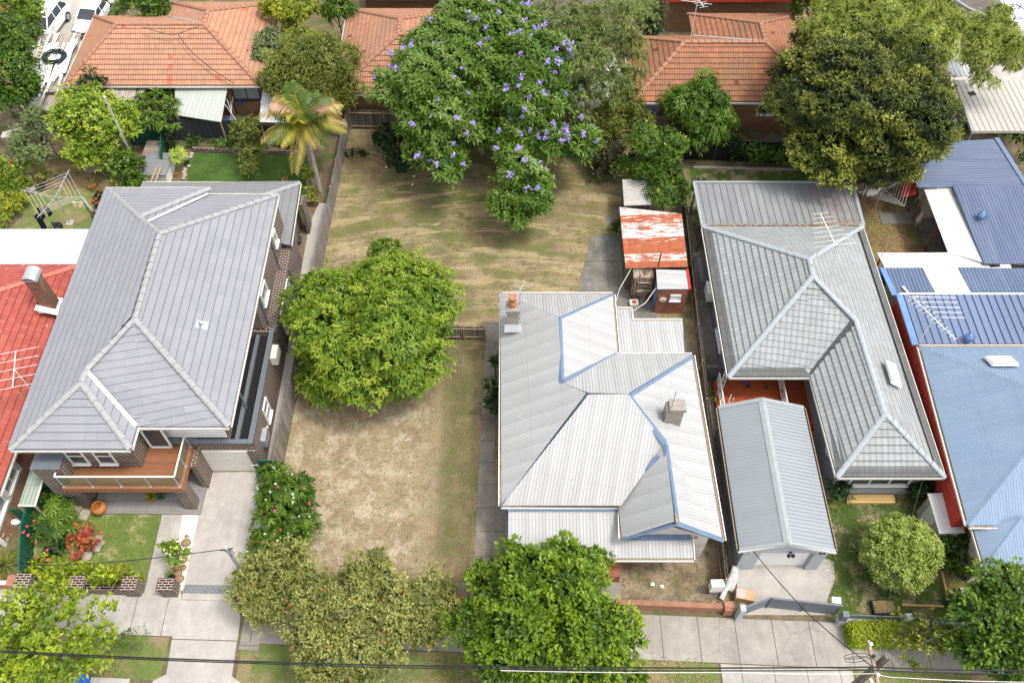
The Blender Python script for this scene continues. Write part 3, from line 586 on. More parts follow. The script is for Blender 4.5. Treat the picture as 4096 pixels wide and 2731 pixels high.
q = [at(0, 2, 310, 1005, zl), at(0, 2, 400, 1130, zl), at(0, 2, 295, 1468, zl), at(0, 2, 155, 1465, zl)]; m = MB(); q[0] = q[0]+V((0, 1.2, 0)); q[1] = q[1]+V((0, 1.2, 0)); m.prism([(p.x, p.y) for p in q], zl-.06, zl); m.build('sheeting', M['palegreen'], t)
m = MB(); m.bar(q[1], q[2], .05, .1); m.bar(q[2], q[3], .05, .1); m.build('edge_trim', M['white'], t)
m = MB(); [m.bar((p.x, p.y, 0), (p.x, p.y, zl-.06), .08) for p in q]; m.build('post', M['wood'], t)
# ================= RIGHT GREY TILED HOUSE =================
h = T('grey_house', 'grey rendered house with a repainted grey tiled roof and orange porch', 'house', (16.5, 27, 0))
e = 3.0; WNW, WNE, WSW, WI, WS, WSE = (11.3, 36.15, e), (20.75, 36.15, e), (11.35, 25.55, e), (15.65, 25.55, e), (15.8, 19.75, e), (21.0, 19.75, e)
Q1, Q2, Q3, Q4 = (16.05, 31.5, 5.45), (16.02, 30.35, 5.45), (17.98, 27.9, 4.75), (18.2, 22.35, 4.6)
m = MB(); K = dict(course=.36, step=.045, thick=.08)
slope(m, [WNW, WNE, Q1], **K); slope(m, [WNW, Q1, Q2, WSW], **K); slope(m, [WSW, Q2, Q3, WI], **K); slope(m, [WI, Q3, Q4, WS], **K); slope(m, [WS, Q4, WSE], **K); slope(m, [WNE, WSE, Q4, Q3, Q2, Q1], **K)
rf = m.build('roof', M['rgtile'], h)
def edge(m, a, b, inn, rise, w=.42):      # unwashed bottom course: its own darker row of tiles
    a, b, i = V(a), V(b), V(inn); z = V((0, 0, 1)); d = (b-a).normalized()
    m.face([a+z*.06, b+z*.06, b-d*w*.9+i*w+z*(.055+rise*w), a+d*w*.9+i*w+z*(.055+rise*w)])
m = MB(); edge(m, WSW, WI, (0, 1, 0), .46); edge(m, WS, WSE, (0, 1, 0), .6); edge(m, WNW, WSW, (1, 0, 0), .5); edge(m, WNE, WSE, (-1, 0, 0), .6); edge(m, WI, WS, (1, 0, 0), .7)
m.build('unwashed_tile_edge', M['rgtile2'], rf)
m = MB()
for a, b_ in ((WNW, Q1), (WNE, Q1), (Q1, Q2), (Q2, WSW), (Q2, Q3), (Q3, Q4), (Q4, WS), (Q4, WSE)): caps(m, a, b_, .14, .42)
m.build('ridge', M['rgcap'], rf); m = MB(); valley(m, WI, Q3, .2); m.build('valley', M['dark'], rf)
m = MB()
for a, b_, o in ((WNW, WSW, (-1, 0, 0)), (WSW, WI, (0, -1, 0)), (WI, WS, (-1, 0, 0)), (WS, WSE, (0, -1, 0)), (WNE, WSE, (1, 0, 0))): gutter(m, a, b_, o, .08)
m.build('gutter', [M['offwhite'], M['dark']], rf)
s_ = ov(2050, 856, 4.15); m = MB(); m.hexa([(s_.x-.3, s_.y-.7, s_.z+.1), (s_.x+.4, s_.y-.7, s_.z-.35), (s_.x+.4, s_.y+.7, s_.z-.35), (s_.x-.3, s_.y+.7, s_.z+.1), (s_.x-.25, s_.y-.62, s_.z+.25), (s_.x+.36, s_.y-.62, s_.z-.15), (s_.x+.36, s_.y+.62, s_.z-.15), (s_.x-.25, s_.y+.62, s_.z+.25)]); m.build('skylight', M['white'], rf)
m = MB(); m.box(11.75, 20.3, 27.0, 35.7, 0, 2.9); m.box(16.2, 20.55, 20.3, 27.0, 0, 2.9); wl = m.build('wall', M['greyrender'], h)
m = MB(); m.box(16.6, 20.2, 20.24, 20.3, .0, .55); m.build('wall_plinth', M['ltrender'], wl)
win(h, (18.5, 20.29, 1.75), (0, -1, 0), 3.0, 1.25, 'white', 3, 1, fr=.1)
def octwin(c):
    f = MB(); g = MB(); pts = []
    for k in range(8): a = math.pi*(k+.5)/4; pts.append((math.cos(a), math.sin(a)))
    for k in range(8):
        a, b_ = pts[k], pts[(k+1) % 8]; f.bar((c[0]-.02, c[1]+.42*a[0], c[2]+.5*a[1]), (c[0]-.02, c[1]+.42*b_[0], c[2]+.5*b_[1]), .07, .1, up=(1, 0, 0))
    f.bar((c[0]-.02, c[1]-.36, c[2]), (c[0]-.02, c[1]+.36, c[2]), .03); f.bar((c[0]-.02, c[1], c[2]-.42), (c[0]-.02, c[1], c[2]+.42), .03)
    o = f.build('window', M['white'], h); g.face([(c[0]-.01, c[1]+.4*a, c[2]+.48*b_) for a, b_ in pts[::-1]]); g.build('pane', M['greyglass'], o)
octwin((16.19, 25.0, 2.0)); octwin((16.19, 21.9, 1.95))
win(h, (11.74, 29.3, 1.6), (-1, 0, 0), 1.6, 1.2, 'white', 2, 1, 'greyglass')
m = MB(); m.box(11.3, 11.72, 32.0, 32.9, 1.1, 1.9); k = m.build('wall_air_conditioner', M['white'], h); m = MB(); m.lathe((0, 0, 0), [(.27, 0), (.27, .02), (.02, .03)], 16); o = m.build('fan_grille', M['offwhite'], k); o.location = (11.29-16.5+.0, 32.45-27, 1.5); o.rotation_euler = (0, R(-90), 0)
# porch
m = MB(); m.box(11.15, 16.2, 23.9, 27.0, 0, .45); p_ = m.build('porch_floor', tile('orange_porch_tile', (.42, .1, .035), (.36, .08, .025), (.22, .05, .02), w=.4, h=.4, wave=0, dirtamt=.4, edge=.3), h)
m = MB(); m.box(14.9, 16.2, 23.6, 23.9, 0, .25); m.build('porch_step', M['terra'], p_)
def scroll(m, p, q, z0, z1):          # wrought iron panel between p and q
    p, q = V(p), V(q); d = q-p; L = d.length; d.normalize(); z = V((0, 0, 1))
    m.bar(p+z*z1, q+z*z1, .06, .05); m.bar(p+z*z0, q+z*z0, .045, .04); n = max(1, round(L/1.6)); H_ = z1-z0
    for i in range(n):
        c = p+d*(L*(i+.5)/n)+z*z0; w = L/n/2
        for s in (-1, 1):
            m.bar(c+d*s*w*.98, c+d*s*w*.98+z*H_, .035)
            for k_, (ex, hz) in enumerate(((.9, .35), (.78, .75), (.4, .92), (.16, .8))):
                m.tube([c+d*s*w*ex*t_+z*H_*hz*math.sin(t_*math.pi/2) for t_ in (0, .2, .4, .6, .8, 1)], .018, 4)
                e_ = c+d*s*w*ex*.88+z*H_*hz*.72; m.tube([e_+d*.09*math.cos(a)*(1-a/9)+z*.09*math.sin(a)*(1-a/9) for a in [j*.8 for j in range(9)]], .016, 4)
t = T('iron_balustrade', 'white scrolled iron balustrade round the orange tiled porch', 'balustrade', (13, 24.5, .45))
for a, b_ in (((11.35, 24.3, .5), (14.75, 24.3, .5)), ((11.35, 24.3, .5), (11.35, 26.9, .5)), ((14.75, 24.3, .5), (14.75, 26.9, .5))): m = MB(); scroll(m, a, b_, .1, .85); m.build('railing_panel', M['white'], t)
for x, y in ((11.35, 24.3), (11.35, 26.0)):
    m = MB()
    for dx, dy in ((-.1, 0), (.1, 0), (0, .2)): m.bar((x+dx, y+dy, .45), (x+dx, y+dy, 2.9), .035)
    for k in range(5): m.tube([(x-.1+.2*j/6, y, .7+k*.42+.15*math.sin(j*1.05)) for j in range(7)], .018, 4)
    m.build('railing_column', M['white'], t)
# patio cover behind
t = T('patio_cover', 'grey ribbed steel patio cover behind the grey house, red petals on it', 'patio cover', (16.2, 38.4, 0))
m = MB(); slope(m, [(11.4, 36.45, 2.85), (20.85, 36.45, 2.85), (21.1, 40.2, 2.6), (11.4, 40.2, 2.6)], rib=.42, ribh=.05, thick=.05); m.build('sheeting', M['greypatio'], t)
m = MB(); m.bar((11.35, 40.25, 2.6), (21.15, 40.25, 2.6), .14, .16); m.bar((11.33, 36.4, 2.8), (11.33, 40.3, 2.6), .16, .14); m.bar((20.95, 36.4, 2.8), (21.2, 40.3, 2.6), .2, .14); m.bar((11.4, 36.4, 2.85), (20.85, 36.4, 2.85), .08, .18); m.build('edge_beam', M['greytrim'], t)
for x, y in ((11.5, 40.1), (16.2, 40.1), (21, 40.1), (11.5, 36.8)): m = MB(); m.box(x-.05, x+.05, y-.05, y+.05, 0, 2.55); m.build('post', M['slate'], t)
m = MB(); rng = random.Random(5)
for k in range(500):
    x = rng.gauss(19.6, .9); y = 36.6+abs(rng.gauss(0, .3)) if k % 2 else rng.uniform(36.6, 40)
    if 17 < x < 20.9: z_ = 2.85-(y-36.45)*.0667+.012; m.rbox((x, y, z_), rng.uniform(.02, .07), .03, .008, rng.random()*3, 0 if k % 2 else 1)
solo(m, 'leaf_litter', [M['wood'], M['red']], 'brown leaves and red petals strewn on the grey patio cover', 'leaf litter')['kind'] = 'stuff'
m = MB()
for k in range(700):
    x = rng.uniform(11.6, 20.6); m.rbox((x, rng.uniform(36.05, 36.35), 3.06), rng.uniform(.03, .08), .04, .012, rng.random()*3)
solo(m, 'leaf_litter', [M['wood']], 'line of brown leaves along the top edge of the grey tiled roof', 'leaf litter')['kind'] = 'stuff'
yagi('antenna', 'pale aerial with cross elements on the grey tiled roof', (16.1, 31.0, 5.4), 3.0, 2.2, (-.15, 1, 0), 8, 'offwhite', 1.1)
# ---- garage ----
g_ = T('garage', 'small grey garage with a gabled corrugated roof and white roller door', 'garage', (12.8, 20, 0))
m = MB(); E1, E2, E3, E4 = (10.6, 16.2, 2.6), (15.05, 16.15, 2.6), (15.05, 23.9, 2.6), (10.65, 23.9, 2.6); T1, T2 = (12.65, 16.15, 3.5), (12.7, 23.85, 3.5)
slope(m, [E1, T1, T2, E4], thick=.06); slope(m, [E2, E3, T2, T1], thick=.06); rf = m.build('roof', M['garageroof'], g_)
m = MB(); flash(m, T1, T2, .2, .05); m.bar(E1, T1, .16, .1, up=(0, 0, 1)); m.bar(T1, E2, .16, .1); m.bar(E4, T2, .2, .1); m.bar(T2, E3, .2, .1); m.build('ridge_capping', M['greytrim'], rf)
m = MB(); gutter(m, E1, E4, (-1, 0, 0), .1); gutter(m, E2, E3, (1, 0, 0), .1); m.build('gutter', [M['wood'], M['dark']], rf)
m = MB(); m.bar((10.55, 16.1, 2.5), (12.65, 16.1, 3.4), .03, .14); m.bar((12.65, 16.1, 3.4), (15.1, 16.05, 2.5), .03, .14); m.build('barge_board', M['white'], rf)
m = MB(); m.box(10.9, 11.75, 16.22, 23.7, 0, 2.55); m.box(14.3, 14.9, 16.22, 23.7, 0, 2.55); m.box(11.75, 14.3, 16.55, 23.7, 0, 2.55); m.box(11.75, 14.3, 16.22, 16.55, 2.15, 2.55); m.mesh([(10.9, 16.22, 2.55), (14.9, 16.22, 2.55), (12.7, 16.22, 3.42)], [(0, 1, 2)]); m.build('wall', M['ltrender'], g_)
d_ = MB(); d_.box(11.78, 14.27, 16.45, 16.5, .02, 2.15)
for k in range(14): d_.box(11.78, 14.27, 16.43, 16.45, .06+k*.15, .17+k*.15)
dr = d_.build('roller_door', M['white'], g_)
m = MB(); m.box(13.0, 13.1, 16.12, 16.22, 2.25, 2.35); m.lathe((12.97, 16.05, 2.2), [(.1, 0), (.06, .13), (.03, .14)], 10); m.lathe((13.17, 16.05, 2.2), [(.1, 0), (.06, .13), (.03, .14)], 10); m.build('floodlight', M['black'], g_)
def text(name, s, loc, size, rot, mat, parent, ext=.01):
    cu = bpy.data.curves.new(name, 'FONT'); cu.body = s; cu.size = size; cu.extrude = ext; cu.align_x = 'CENTER'; o = bpy.data.objects.new(name, cu)
    dg = None; COL.objects.link(o); bpy.context.view_layer.update(); me = bpy.data.meshes.new_from_object(o); bpy.data.objects.remove(o); q = bpy.data.objects.new(name, me); me.materials.clear(); me.materials.append(mat); COL.objects.link(q)
    q.parent = parent; q.location = V(loc)-wloc(parent); q.rotation_euler = rot; return q
text('house_number', '34', (14.6, 16.2, 2.0), .34, (R(90), 0, 0), M['dark'], g_)
m = MB(); m.box(14.5, 14.6, 16.14, 16.22, 2.45, 2.52); m.box(11.15, 11.25, 16.14, 16.22, 2.3, 2.4); m.build('sensor_light', M['cream'], g_)
# ================= BLUE ROOFED HOUSE =================
h = T('blue_roofed_house', 'long house with blue corrugated roofs and a red painted side wall', 'house', (26, 25, 0))
m = MB(); e = 3.3; a_, b_, c_, d_ = (21.7, 27.25, e), (21.25, 17.1, e), (29.5, 17.1, e), (29.5, 27.25, e); t1, t2 = (25.4, 23.4, 5.3), (25.3, 21.1, 5.3)
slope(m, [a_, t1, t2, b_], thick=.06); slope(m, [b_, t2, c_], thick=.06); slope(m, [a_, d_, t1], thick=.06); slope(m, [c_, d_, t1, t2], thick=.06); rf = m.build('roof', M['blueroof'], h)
m = MB()
for p, q in ((a_, t1), (t1, t2), (b_, t2), (c_, t2)): flash(m, p, q, .2, .07)
m.build('ridge_capping', M['blueroof'], rf); m = MB(); gutter(m, a_, b_, (-1, 0, 0), .14); gutter(m, a_, d_, (0, 1, 0), .14); gutter(m, b_, c_, (0, -1, 0), .14); m.build('gutter', [M['offwhite'], M['wood']], rf)
s_ = at(3, 2, 2140, 215, 4.5); m = MB(); m.hexa([s_+V((-.65, -.5, 0)), s_+V((.75, -.5, -.0)), s_+V((.75, .35, -.4)), s_+V((-.65, .35, -.4)), s_+V((-.55, -.42, .16)), s_+V((.65, -.42, .16)), s_+V((.65, .28, -.22)), s_+V((-.55, .28, -.22))]); m.build('skylight', M['white'], rf)
m = MB(); slope(m, [(21.6, 27.5, 3.25), (29.5, 27.5, 3.25), (29.5, 30.8, 3.25), (21.55, 30.8, 3.25)], rib=.42, ribh=.07, thick=.1); r2 = m.build('ribbed_roof', M['bluerib'], h); m = MB(); m.bar((21.5, 27.4, 3.25), (21.5, 30.85, 3.25), .35, .12); m.build('barge', M['bluem'], r2); m = MB(); m.bar((21.5, 30.85, 3.28), (29.5, 30.85, 3.28), .1, .1); m.build('gutter', M['offwhite'], r2)
m = MB(); slope(m, [(21.5, 31.0, 2.95), (29.5, 31.0, 2.95), (29.5, 33.1, 2.85), (21.35, 33.1, 2.85)], thick=.08); r3 = m.build('skillion_roof', M['bluedark'], h); m = MB(); m.face([(23.75, 31.0, 2.975), (25.75, 31.0, 2.975), (25.55, 33.1, 2.875), (23.55, 33.1, 2.875)]); m.build('white_sheet', M['whitepanel'], r3); m = MB(); m.bar((21.4, 31, 2.97), (21.25, 33.1, 2.87), .3, .06); m.build('barge', M['bluem'], r3)
m = MB(); slope(m, [(27.3, 33.5, 2.75), (36, 33.5, 2.75), (36, 39.6, 3.0), (27.1, 39.6, 3.0)], thick=.08); r4 = m.build('rear_roof', M['bluedark'], h)
m = MB(); slope(m, [(25.1, 39.65, 2.8), (31.7, 39.65, 2.9), (31.2, 43.9, 2.9), (28.0, 43.7, 2.85), (27.9, 44.0, 2.85), (26.5, 44.0, 2.8)], thick=.08); r5 = m.build('rear_roof', M['bluedark'], h); m = MB(); m.bar((31.7, 39.65, 2.95), (31.2, 43.95, 2.95), .3, .05); m.bar((25.0, 39.65, 2.83), (26.45, 44.0, 2.83), .08, .1); m.build('barge', M['trimblue'], r5)
m = MB(); slope(m, [(21.65, 17.4, 2.9), (21.6, 15.3, 2.9), (26, 15.3, 2.9), (26, 17.4, 3.7), (23.7, 17.4, 3.7)][:1]+[(21.6, 15.25, 2.9), (23.6, 17.3, 3.75)], thick=.05); slope(m, [(21.6, 15.25, 2.9), (25.6, 15.25, 2.9), (23.6, 17.3, 3.75)], thick=.05); slope(m, [(25.6, 15.25, 2.9), (25.6, 17.4, 2.9), (23.6, 17.3, 3.75)], thick=.05); r6 = m.build('front_roof', M['blueroof'], h); m = MB(); flash(m, (21.6, 15.25, 2.9), (23.6, 17.3, 3.75), .13, .05); flash(m, (25.6, 15.25, 2.9), (23.6, 17.3, 3.75), .13, .05); m.build('ridge_capping', M['blueroof'], r6)
m = MB(); gutter(m, (21.65, 17.4, 2.9), (21.6, 15.25, 2.9), (-1, 0, 0), .1); gutter(m, (21.6, 15.25, 2.9), (25.6, 15.25, 2.9), (0, -1, 0), .1); m.build('gutter', [M['offwhite'], M['wood']], r6)
m = MB(); m.prism([(21.46, 30.7), (21.57, 27.2), (21.12, 17.6), (29, 17.6), (29, 30.7)], 0, 3.14); m.build('side_wall', M['redcement'], h)
m = MB(); m.prism([(22.1, 15.6), (25.2, 15.6), (25.2, 18.0), (22.1, 18.0)], 0, 2.85); fw = m.build('front_wall', M['cream'], h); win(h, (23.2, 15.59, 1.7), (0, -1, 0), 1.6, 1.1, 'white', 2, 1, 'greyglass')
m = MB(); m.prism([(21.97, 30.6), (28.8, 30.6), (28.8, 39.3), (28.2, 39.3), (28.2, 33.3), (21.97, 33.0)], 0, 2.7); m.prism([(26.3, 39.7), (31, 39.7), (31, 43.5), (27.1, 43.5)], 0, 2.7); m.build('rear_wall', M['cream'], h)
m = MB(); q = [V((25.2, 39.7, 2.2)), V((26.1, 43.2, 2.2)), V((25.5, 43.2, 1.75)), V((24.5, 39.8, 1.75))]; m.face(q); m.face([p-V((0, 0, .05)) for p in q[::-1]]); m.build('red_awning', M['redcement'], h)
m = MB(); slope(m, [(25.55, 39.75, 2.55), (27.15, 39.75, 2.7), (27.6, 33.5, 2.7), (25.6, 34.6, 2.5)], thick=.05); slope(m, [(21.45, 34.6, 2.45), (27.2, 34.6, 2.5), (27.7, 33.4, 2.55), (21.6, 33.4, 2.5)], thick=.05); vr = m.build('veranda_roof', M['whitepanel'], h); 
for x, y in ((25.65, 39.5), (25.75, 36.9), (25.9, 34.9), (21.7, 34.4)): m = MB(); m.bar((x, y, 0), (x, y, 2.5), .07); m.build('veranda_post', M['rusty'], h)
for c in ((28.0, 36.9, 2.87), (at(3, 1, 1850, 1490, 3.3))): vent('blue turbine vent on the '+('ribbed blue roof' if c[0] < 27 else 'rear blue roof'), V(c))
p = at(3, 1, 1440, 1500, 3.3); yagi('antenna', 'wide white aerial above the ribbed blue roof', (p.x, p.y, 3.3), 2.1, 3.0, (.55, -1, 0), 13, 'offwhite', .4)
q = at(3, 1, 1560, 1260, 5.2); m = MB()
for k in range(5): c = V((p.x+.25+k*.17, p.y+1.1-k*.33, 5.45)); m.bar(c-V((1.3-k*.15, -.1, -.2)), c+V((1.3-k*.15, .3, -.1)), .02)
solo(m, 'antenna_element', M['white'], 'long white cross rods of the aerial above the ribbed blue roof', 'antenna')
m = MB(); p = at(3, 1, 1300, 1030, 3.0); solo(m.tube([p, p+V((.35, -1.0, .1))], .06, 8), 'pvc_pipe', M['white'], 'short white pipe lying on the dark blue skillion roof', 'pipe')
# rear rubbish: shed in the front garden
t = T('garden_shed', 'narrow white steel garden shed against the red painted wall', 'shed', (21.0, 18.3, 0)); q = [at(3, 2, 1520, 1380, 1.9), at(3, 2, 1650, 1325, 1.9), at(3, 3, 1760, 375, 1.9), at(3, 3, 1635, 320, 1.9)]
q = [(20.6, 19.3), (21.6, 19.3), (21.6, 17.4), (20.6, 17.4)]; m = MB(); m.prism(q, 0, 1.85); m.build('wall', M['oldwhite'], t); m = MB(); slope(m, [(20.5, 17.3, 1.9), (21.7, 17.3, 2.0), (21.7, 19.4, 2.0), (20.5, 19.4, 1.9)], rib=.35, ribh=.02, thick=.08); m.build('roof', M['whitepanel'], t); m = MB(); m.box(20.56, 20.6, 18.0, 18.9, .05, 1.8); m.build('door', M['offwhite'], t)
# lattices on the red wall
for y0, y1, lab in ((25.2, 26.6, 'white lattice panel leaning on the red painted wall'), (21.9, 23.9, 'grey lattice panel leaning on the red painted wall')):
    m = MB(); n_ = 12
    for i in range(-8, n_): 
        for s in (1, -1):
            a, b_ = (y0+i*.16, 0), (y0+i*.16+s*1.2, 1.2)
            pts = [(y0+i*.16+s*t_*1.2, .7+t_*1.2) for t_ in [j/12 for j in range(13)]]; pts = [p for p in pts if y0 <= p[0] <= y1]
            if len(pts) > 1: wx = 21.08+(y0-17.6)*.0479; m.bar((wx+.01*s, pts[0][0], pts[0][1]), (wx+.01*s, pts[-1][0], pts[-1][1]), .035, .012, up=(1, 0, 0))
    solo(m, 'lattice_panel', M['white'] if y0 > 24 else M['offwhite'], lab, 'lattice')
# ================= TERRACOTTA HOUSES AT THE BACK =================
def hiproof(name, label, cx, planes, ridges, valleys, mat, gut, walls, wm='bk_tan'):
    h = T(name, label, 'house', cx); m = MB()
    for p in planes: slope(m, p, course=.36, step=.045, thick=.1)
    rf = m.build('roof', M[mat], h); m = MB()
    for a, b in ridges: caps(m, a, b, .15, .42)
    m.build('ridge', M['terracap'], rf)
    if valleys:
        m = MB(); [valley(m, a, b, .07) for a, b in valleys]; m.build('valley', M['steel'], rf)
    m = MB(); [gutter(m, a, b, o) for a, b, o in gut]; m.build('gutter', [M['offwhite'], M['soffit']], rf)
    m = MB(); [m.box(*w) for w in walls]; m.build('wall', M[wm], h); return h
e, r = 2.9, 5.0
def TT(x0, x1, xs0, xs1, yf, yb, yb2, xr, yr1, yr2, ry):   # main block x0..x1 with cross block xs0..xs1
    pass
N1, N2, W1 = (-21.1, 53.1, r), (-21.1, 54.6, r), (-27.1, 53.1, r)
hA = hiproof('terracotta_house', 'house with a pale terracotta roof behind the lime green tree at back left', (-24, 53, 0),
 [[(-30.4, 49.24, e), (-17.1, 49.24, e), N1, W1], [(-30.4, 49.24, e), W1, (-30.4, 57, e)], [(-30.4, 57, e), W1, N1, (-25.2, 57, e)], [(-25.2, 57, e), N1, N2, (-25.2, 58.7, e)], [(-17.1, 49.24, e), (-17.1, 58.7, e), N2, N1], [(-17.1, 58.7, e), (-25.2, 58.7, e), N2]],
 [((-30.4, 49.24, e), W1), (W1, N1), ((-30.4, 57, e), W1), ((-17.1, 49.24, e), N1), (N1, N2), (N2, (-17.1, 58.7, e)), (N2, (-25.2, 58.7, e))], [((-25.2, 57, e), N1)], 'terraA',
 [((-30.4, 49.24, e), (-17.1, 49.24, e), (0, -1, 0)), ((-17.1, 49.24, e), (-17.1, 58.7, e), (1, 0, 0)), ((-30.4, 49.24, e), (-30.4, 57, e), (-1, 0, 0))], [(-29.9, -17.6, 49.8, 56.4, 0, 2.8), (-24.7, -17.6, 56, 58.2, 0, 2.8)])
win(hA, (-18.4, 49.78, 1.9), (0, -1, 0), 1.8, 1.2, 'dark', 2, 1, 'greyglass'); win(hA, (-26.5, 49.78, 1.7), (0, -1, 0), 1.8, 1.2, 'white', 2, 1, 'greyglass')
m = MB(); m.tube([at(0, 0, *p) for p in ((1210, 232, 5.3), (1330, 270, 5.15), (1450, 298, 4.95), (1510, 290, 4.95), (1600, 255, 5.2), (1680, 228, 5.35))], .03, 4); m.tube([at(0, 0, *p) for p in ((1510, 292, 4.95), (1560, 370, 4.6), (1640, 460, 4.25), (1800, 590, 3.75), (1980, 710, 3.2))], .03, 4)
solo(m, 'roof_cable', M['dark'], 'dark cable sagging across the pale terracotta roof', 'cable')
N1, N2, E1_ = (-7.7, 51.95, r), (-7.7, 53.65, r), (-2.2, 51.95, r)
hB = hiproof('terracotta_house', 'house with an orange terracotta roof behind the jacaranda and palm', (-6, 52, 0),
 [[(-12, 48.4, e), (1, 48.4, e), E1_, N1], [(-12, 48.4, e), N1, N2, (-12, 57.9, e)], [(-12, 57.9, e), N2, (-3.4, 57.9, e)], [(-3.4, 57.9, e), N2, N1, (-3.4, 56.2, e)], [(-3.4, 56.2, e), N1, E1_, (1, 55.6, e)], [(1, 48.4, e), (1, 55.6, e), E1_]],
 [((-12, 48.4, e), N1), (N1, N2), (N2, (-12, 57.9, e)), (N2, (-3.4, 57.9, e)), (N1, E1_), (E1_, (1, 48.4, e))], [((-3.4, 56.2, e), N1)], 'terraB',
 [((-12, 48.4, e), (1, 48.4, e), (0, -1, 0)), ((-12, 48.4, e), (-12, 57.9, e), (-1, 0, 0))], [(-11.5, .5, 48.9, 55.1, 0, 2.8), (-11.5, -3.9, 55, 57.4, 0, 2.8)])
N1, N2 = (17.05, 51.1, r), (17.05, 53.2, r); W1 = (11.6, 51.1, r)
hC = hiproof('terracotta_house', 'house with a weathered terracotta roof and aerial between the gum and fig trees', (14.5, 52, 0),
 [[(8.05, 47.55, e), (21.2, 47.55, e), N1, W1], [(8.05, 47.55, e), W1, (8.05, 54.65, e)], [(8.05, 54.65, e), W1, N1, (12.9, 54.65, e)], [(12.9, 54.65, e), N1, N2, (12.9, 57.3, e)], [(12.9, 57.3, e), N2, (21.2, 57.3, e)], [(21.2, 47.55, e), (21.2, 57.3, e), N2, N1]],
 [((8.05, 47.55, e), W1), (W1, N1), ((8.05, 54.65, e), W1), (N1, N2), (N2, (12.9, 57.3, e)), (N2, (21.2, 57.3, e)), (N1, (21.2, 47.55, e))], [((12.9, 54.65, e), N1)], 'terraC',
 [((8.05, 47.55, e), (21.2, 47.55, e), (0, -1, 0)), ((8.05, 47.55, e), (8.05, 54.65, e), (-1, 0, 0))], [(8.5, 20.7, 48.1, 54.2, 0, 2.8), (13.4, 20.7, 54, 56.8, 0, 2.8)])
win(hC, (9.6, 48.08, 1.9), (0, -1, 0), 1.1, 1.1, 'dark', 1, 1, 'greyglass'); win(hC, (17.3, 48.08, 1.9), (0, -1, 0), 1.1, 1.0, 'white', 1, 1, 'greyglass')
p = at(2, 0, 1610, 350, 5.1); yagi('antenna', 'tall tangled white aerial on the weathered terracotta roof', (p.x, p.y, 5.05), 3.2, 1.8, (.3, -1, 0), 8, 'offwhite', .8)
m = MB(); c = V((p.x, p.y, 8.6))
for k, L in enumerate((1.5, 1.2, 1.0)): m.bar(c+V((-L, .2*k, -.35*k)), c+V((L, .1, -.35*k-.1)), .022)
solo(m, 'antenna_element', M['white'], 'long cross rods at the top of the tangled aerial', 'antenna')
h = T('brick_house', 'tan brick house with a terracotta roof at the top edge behind the jacaranda', 'house', (-6, 61, 0))
m = MB(); slope(m, [(-11.5, 58.9, 3.2), (-1.8, 58.9, 3.2), (-4, 62, 4.8), (-9, 62, 4.8)], course=.36, step=.045); slope(m, [(-1.8, 58.9, 3.2), (-1.8, 65, 3.2), (-4, 62, 4.8)], course=.36); m.build('roof', M['terraC'], h); m = MB(); m.box(-11, -2.3, 59.5, 64.5, 0, 3.1); m.build('wall', M['bk_tan'], h)
m = MB(); gutter(m, (-11.5, 58.9, 3.2), (-1.8, 58.9, 3.2), (0, -1, 0)); m.build('gutter', [M['white'], M['dark']], h)
h = T('brick_house', 'brick house with a red fascia board at the top edge left of the fig tree', 'house', (17, 62, 0))
m = MB(); slope(m, [(11.2, 58.7, 3.3), (22.5, 58.7, 3.3), (19, 62, 4.9), (14.5, 62, 4.9)], course=.36, step=.045); slope(m, [(11.2, 58.7, 3.3), (14.5, 62, 4.9), (11.2, 65, 3.3)], course=.36); slope(m, [(22.5, 58.7, 3.3), (22.5, 65, 3.3), (19, 62, 4.9)], course=.36); m.build('roof', M['terraC'], h)
m = MB(); m.bar((11.1, 58.62, 3.15), (22.6, 58.62, 3.15), .1, .3); m.bar((11.1, 58.7, 3.15), (11.1, 65, 3.15), .1, .3); m.build('fascia', M['redcement'], h); m = MB(); m.box(11.8, 22, 59.3, 64.5, 0, 3.1); m.build('wall', M['bk_tan'], h)
# second row beyond, only its near edge inside the frame
h = T('red_shed_roof', 'small terracotta roof corner among the trees at the far left edge', 'shed', (-36, 52, 0)); m = MB(); p = at(0, 0, 60, 130, 2.5); slope(m, [p+V((-3, -1.2, 0)), p+V((.6, -1, 0)), p+V((1.2, 1.2, .5)), p+V((-3, 1.4, .5))], course=.36); m.build('roof', M['terraC'], h); m = MB(); m.box(p.x-3, p.x+.4, p.y-.8, p.y+1, 0, 2.4); m.build('wall', M['bk_tan'], h)
# ---------------- lean-tos and covers behind house A ----------------
def cover(name, label, cat, pts, mat, rib=0, posts=True, thick=.05, pm='wood', n='sheeting'):
    P = [V(p) for p in pts]; c = sum(P, V((0, 0, 0)))/len(P); t = T(name, label, cat, (c.x, c.y, 0)); m = MB(); slope(m, P, rib=rib, ribh=.03, thick=thick); m.build(n, M[mat], t)
    if posts:
        for p in P:
            q = c+(p-c)*.94; m = MB(); m.bar((q.x, q.y, 0), (q.x, q.y, p.z-thick-.02), .09); m.build('post', M[pm], t)
    return t
cover('lean_to', 'grey corrugated lean-to under the pale terracotta roof', 'lean-to', [at(0, 0, 1480, 730, 2.6), at(0, 0, 1930, 730, 2.6), at(0, 0, 1875, 1035, 2.2), at(0, 0, 1490, 975, 2.2)], 'asbestos')
cover('lean_to', 'translucent sheet lean-to behind the strappy dracaena', 'lean-to', [at(0, 0, 900, 735, 2.6), at(0, 0, 1240, 735, 2.6), at(0, 0, 1180, 850, 2.4), at(0, 0, 1000, 850, 2.4)], 'dirtywhite')
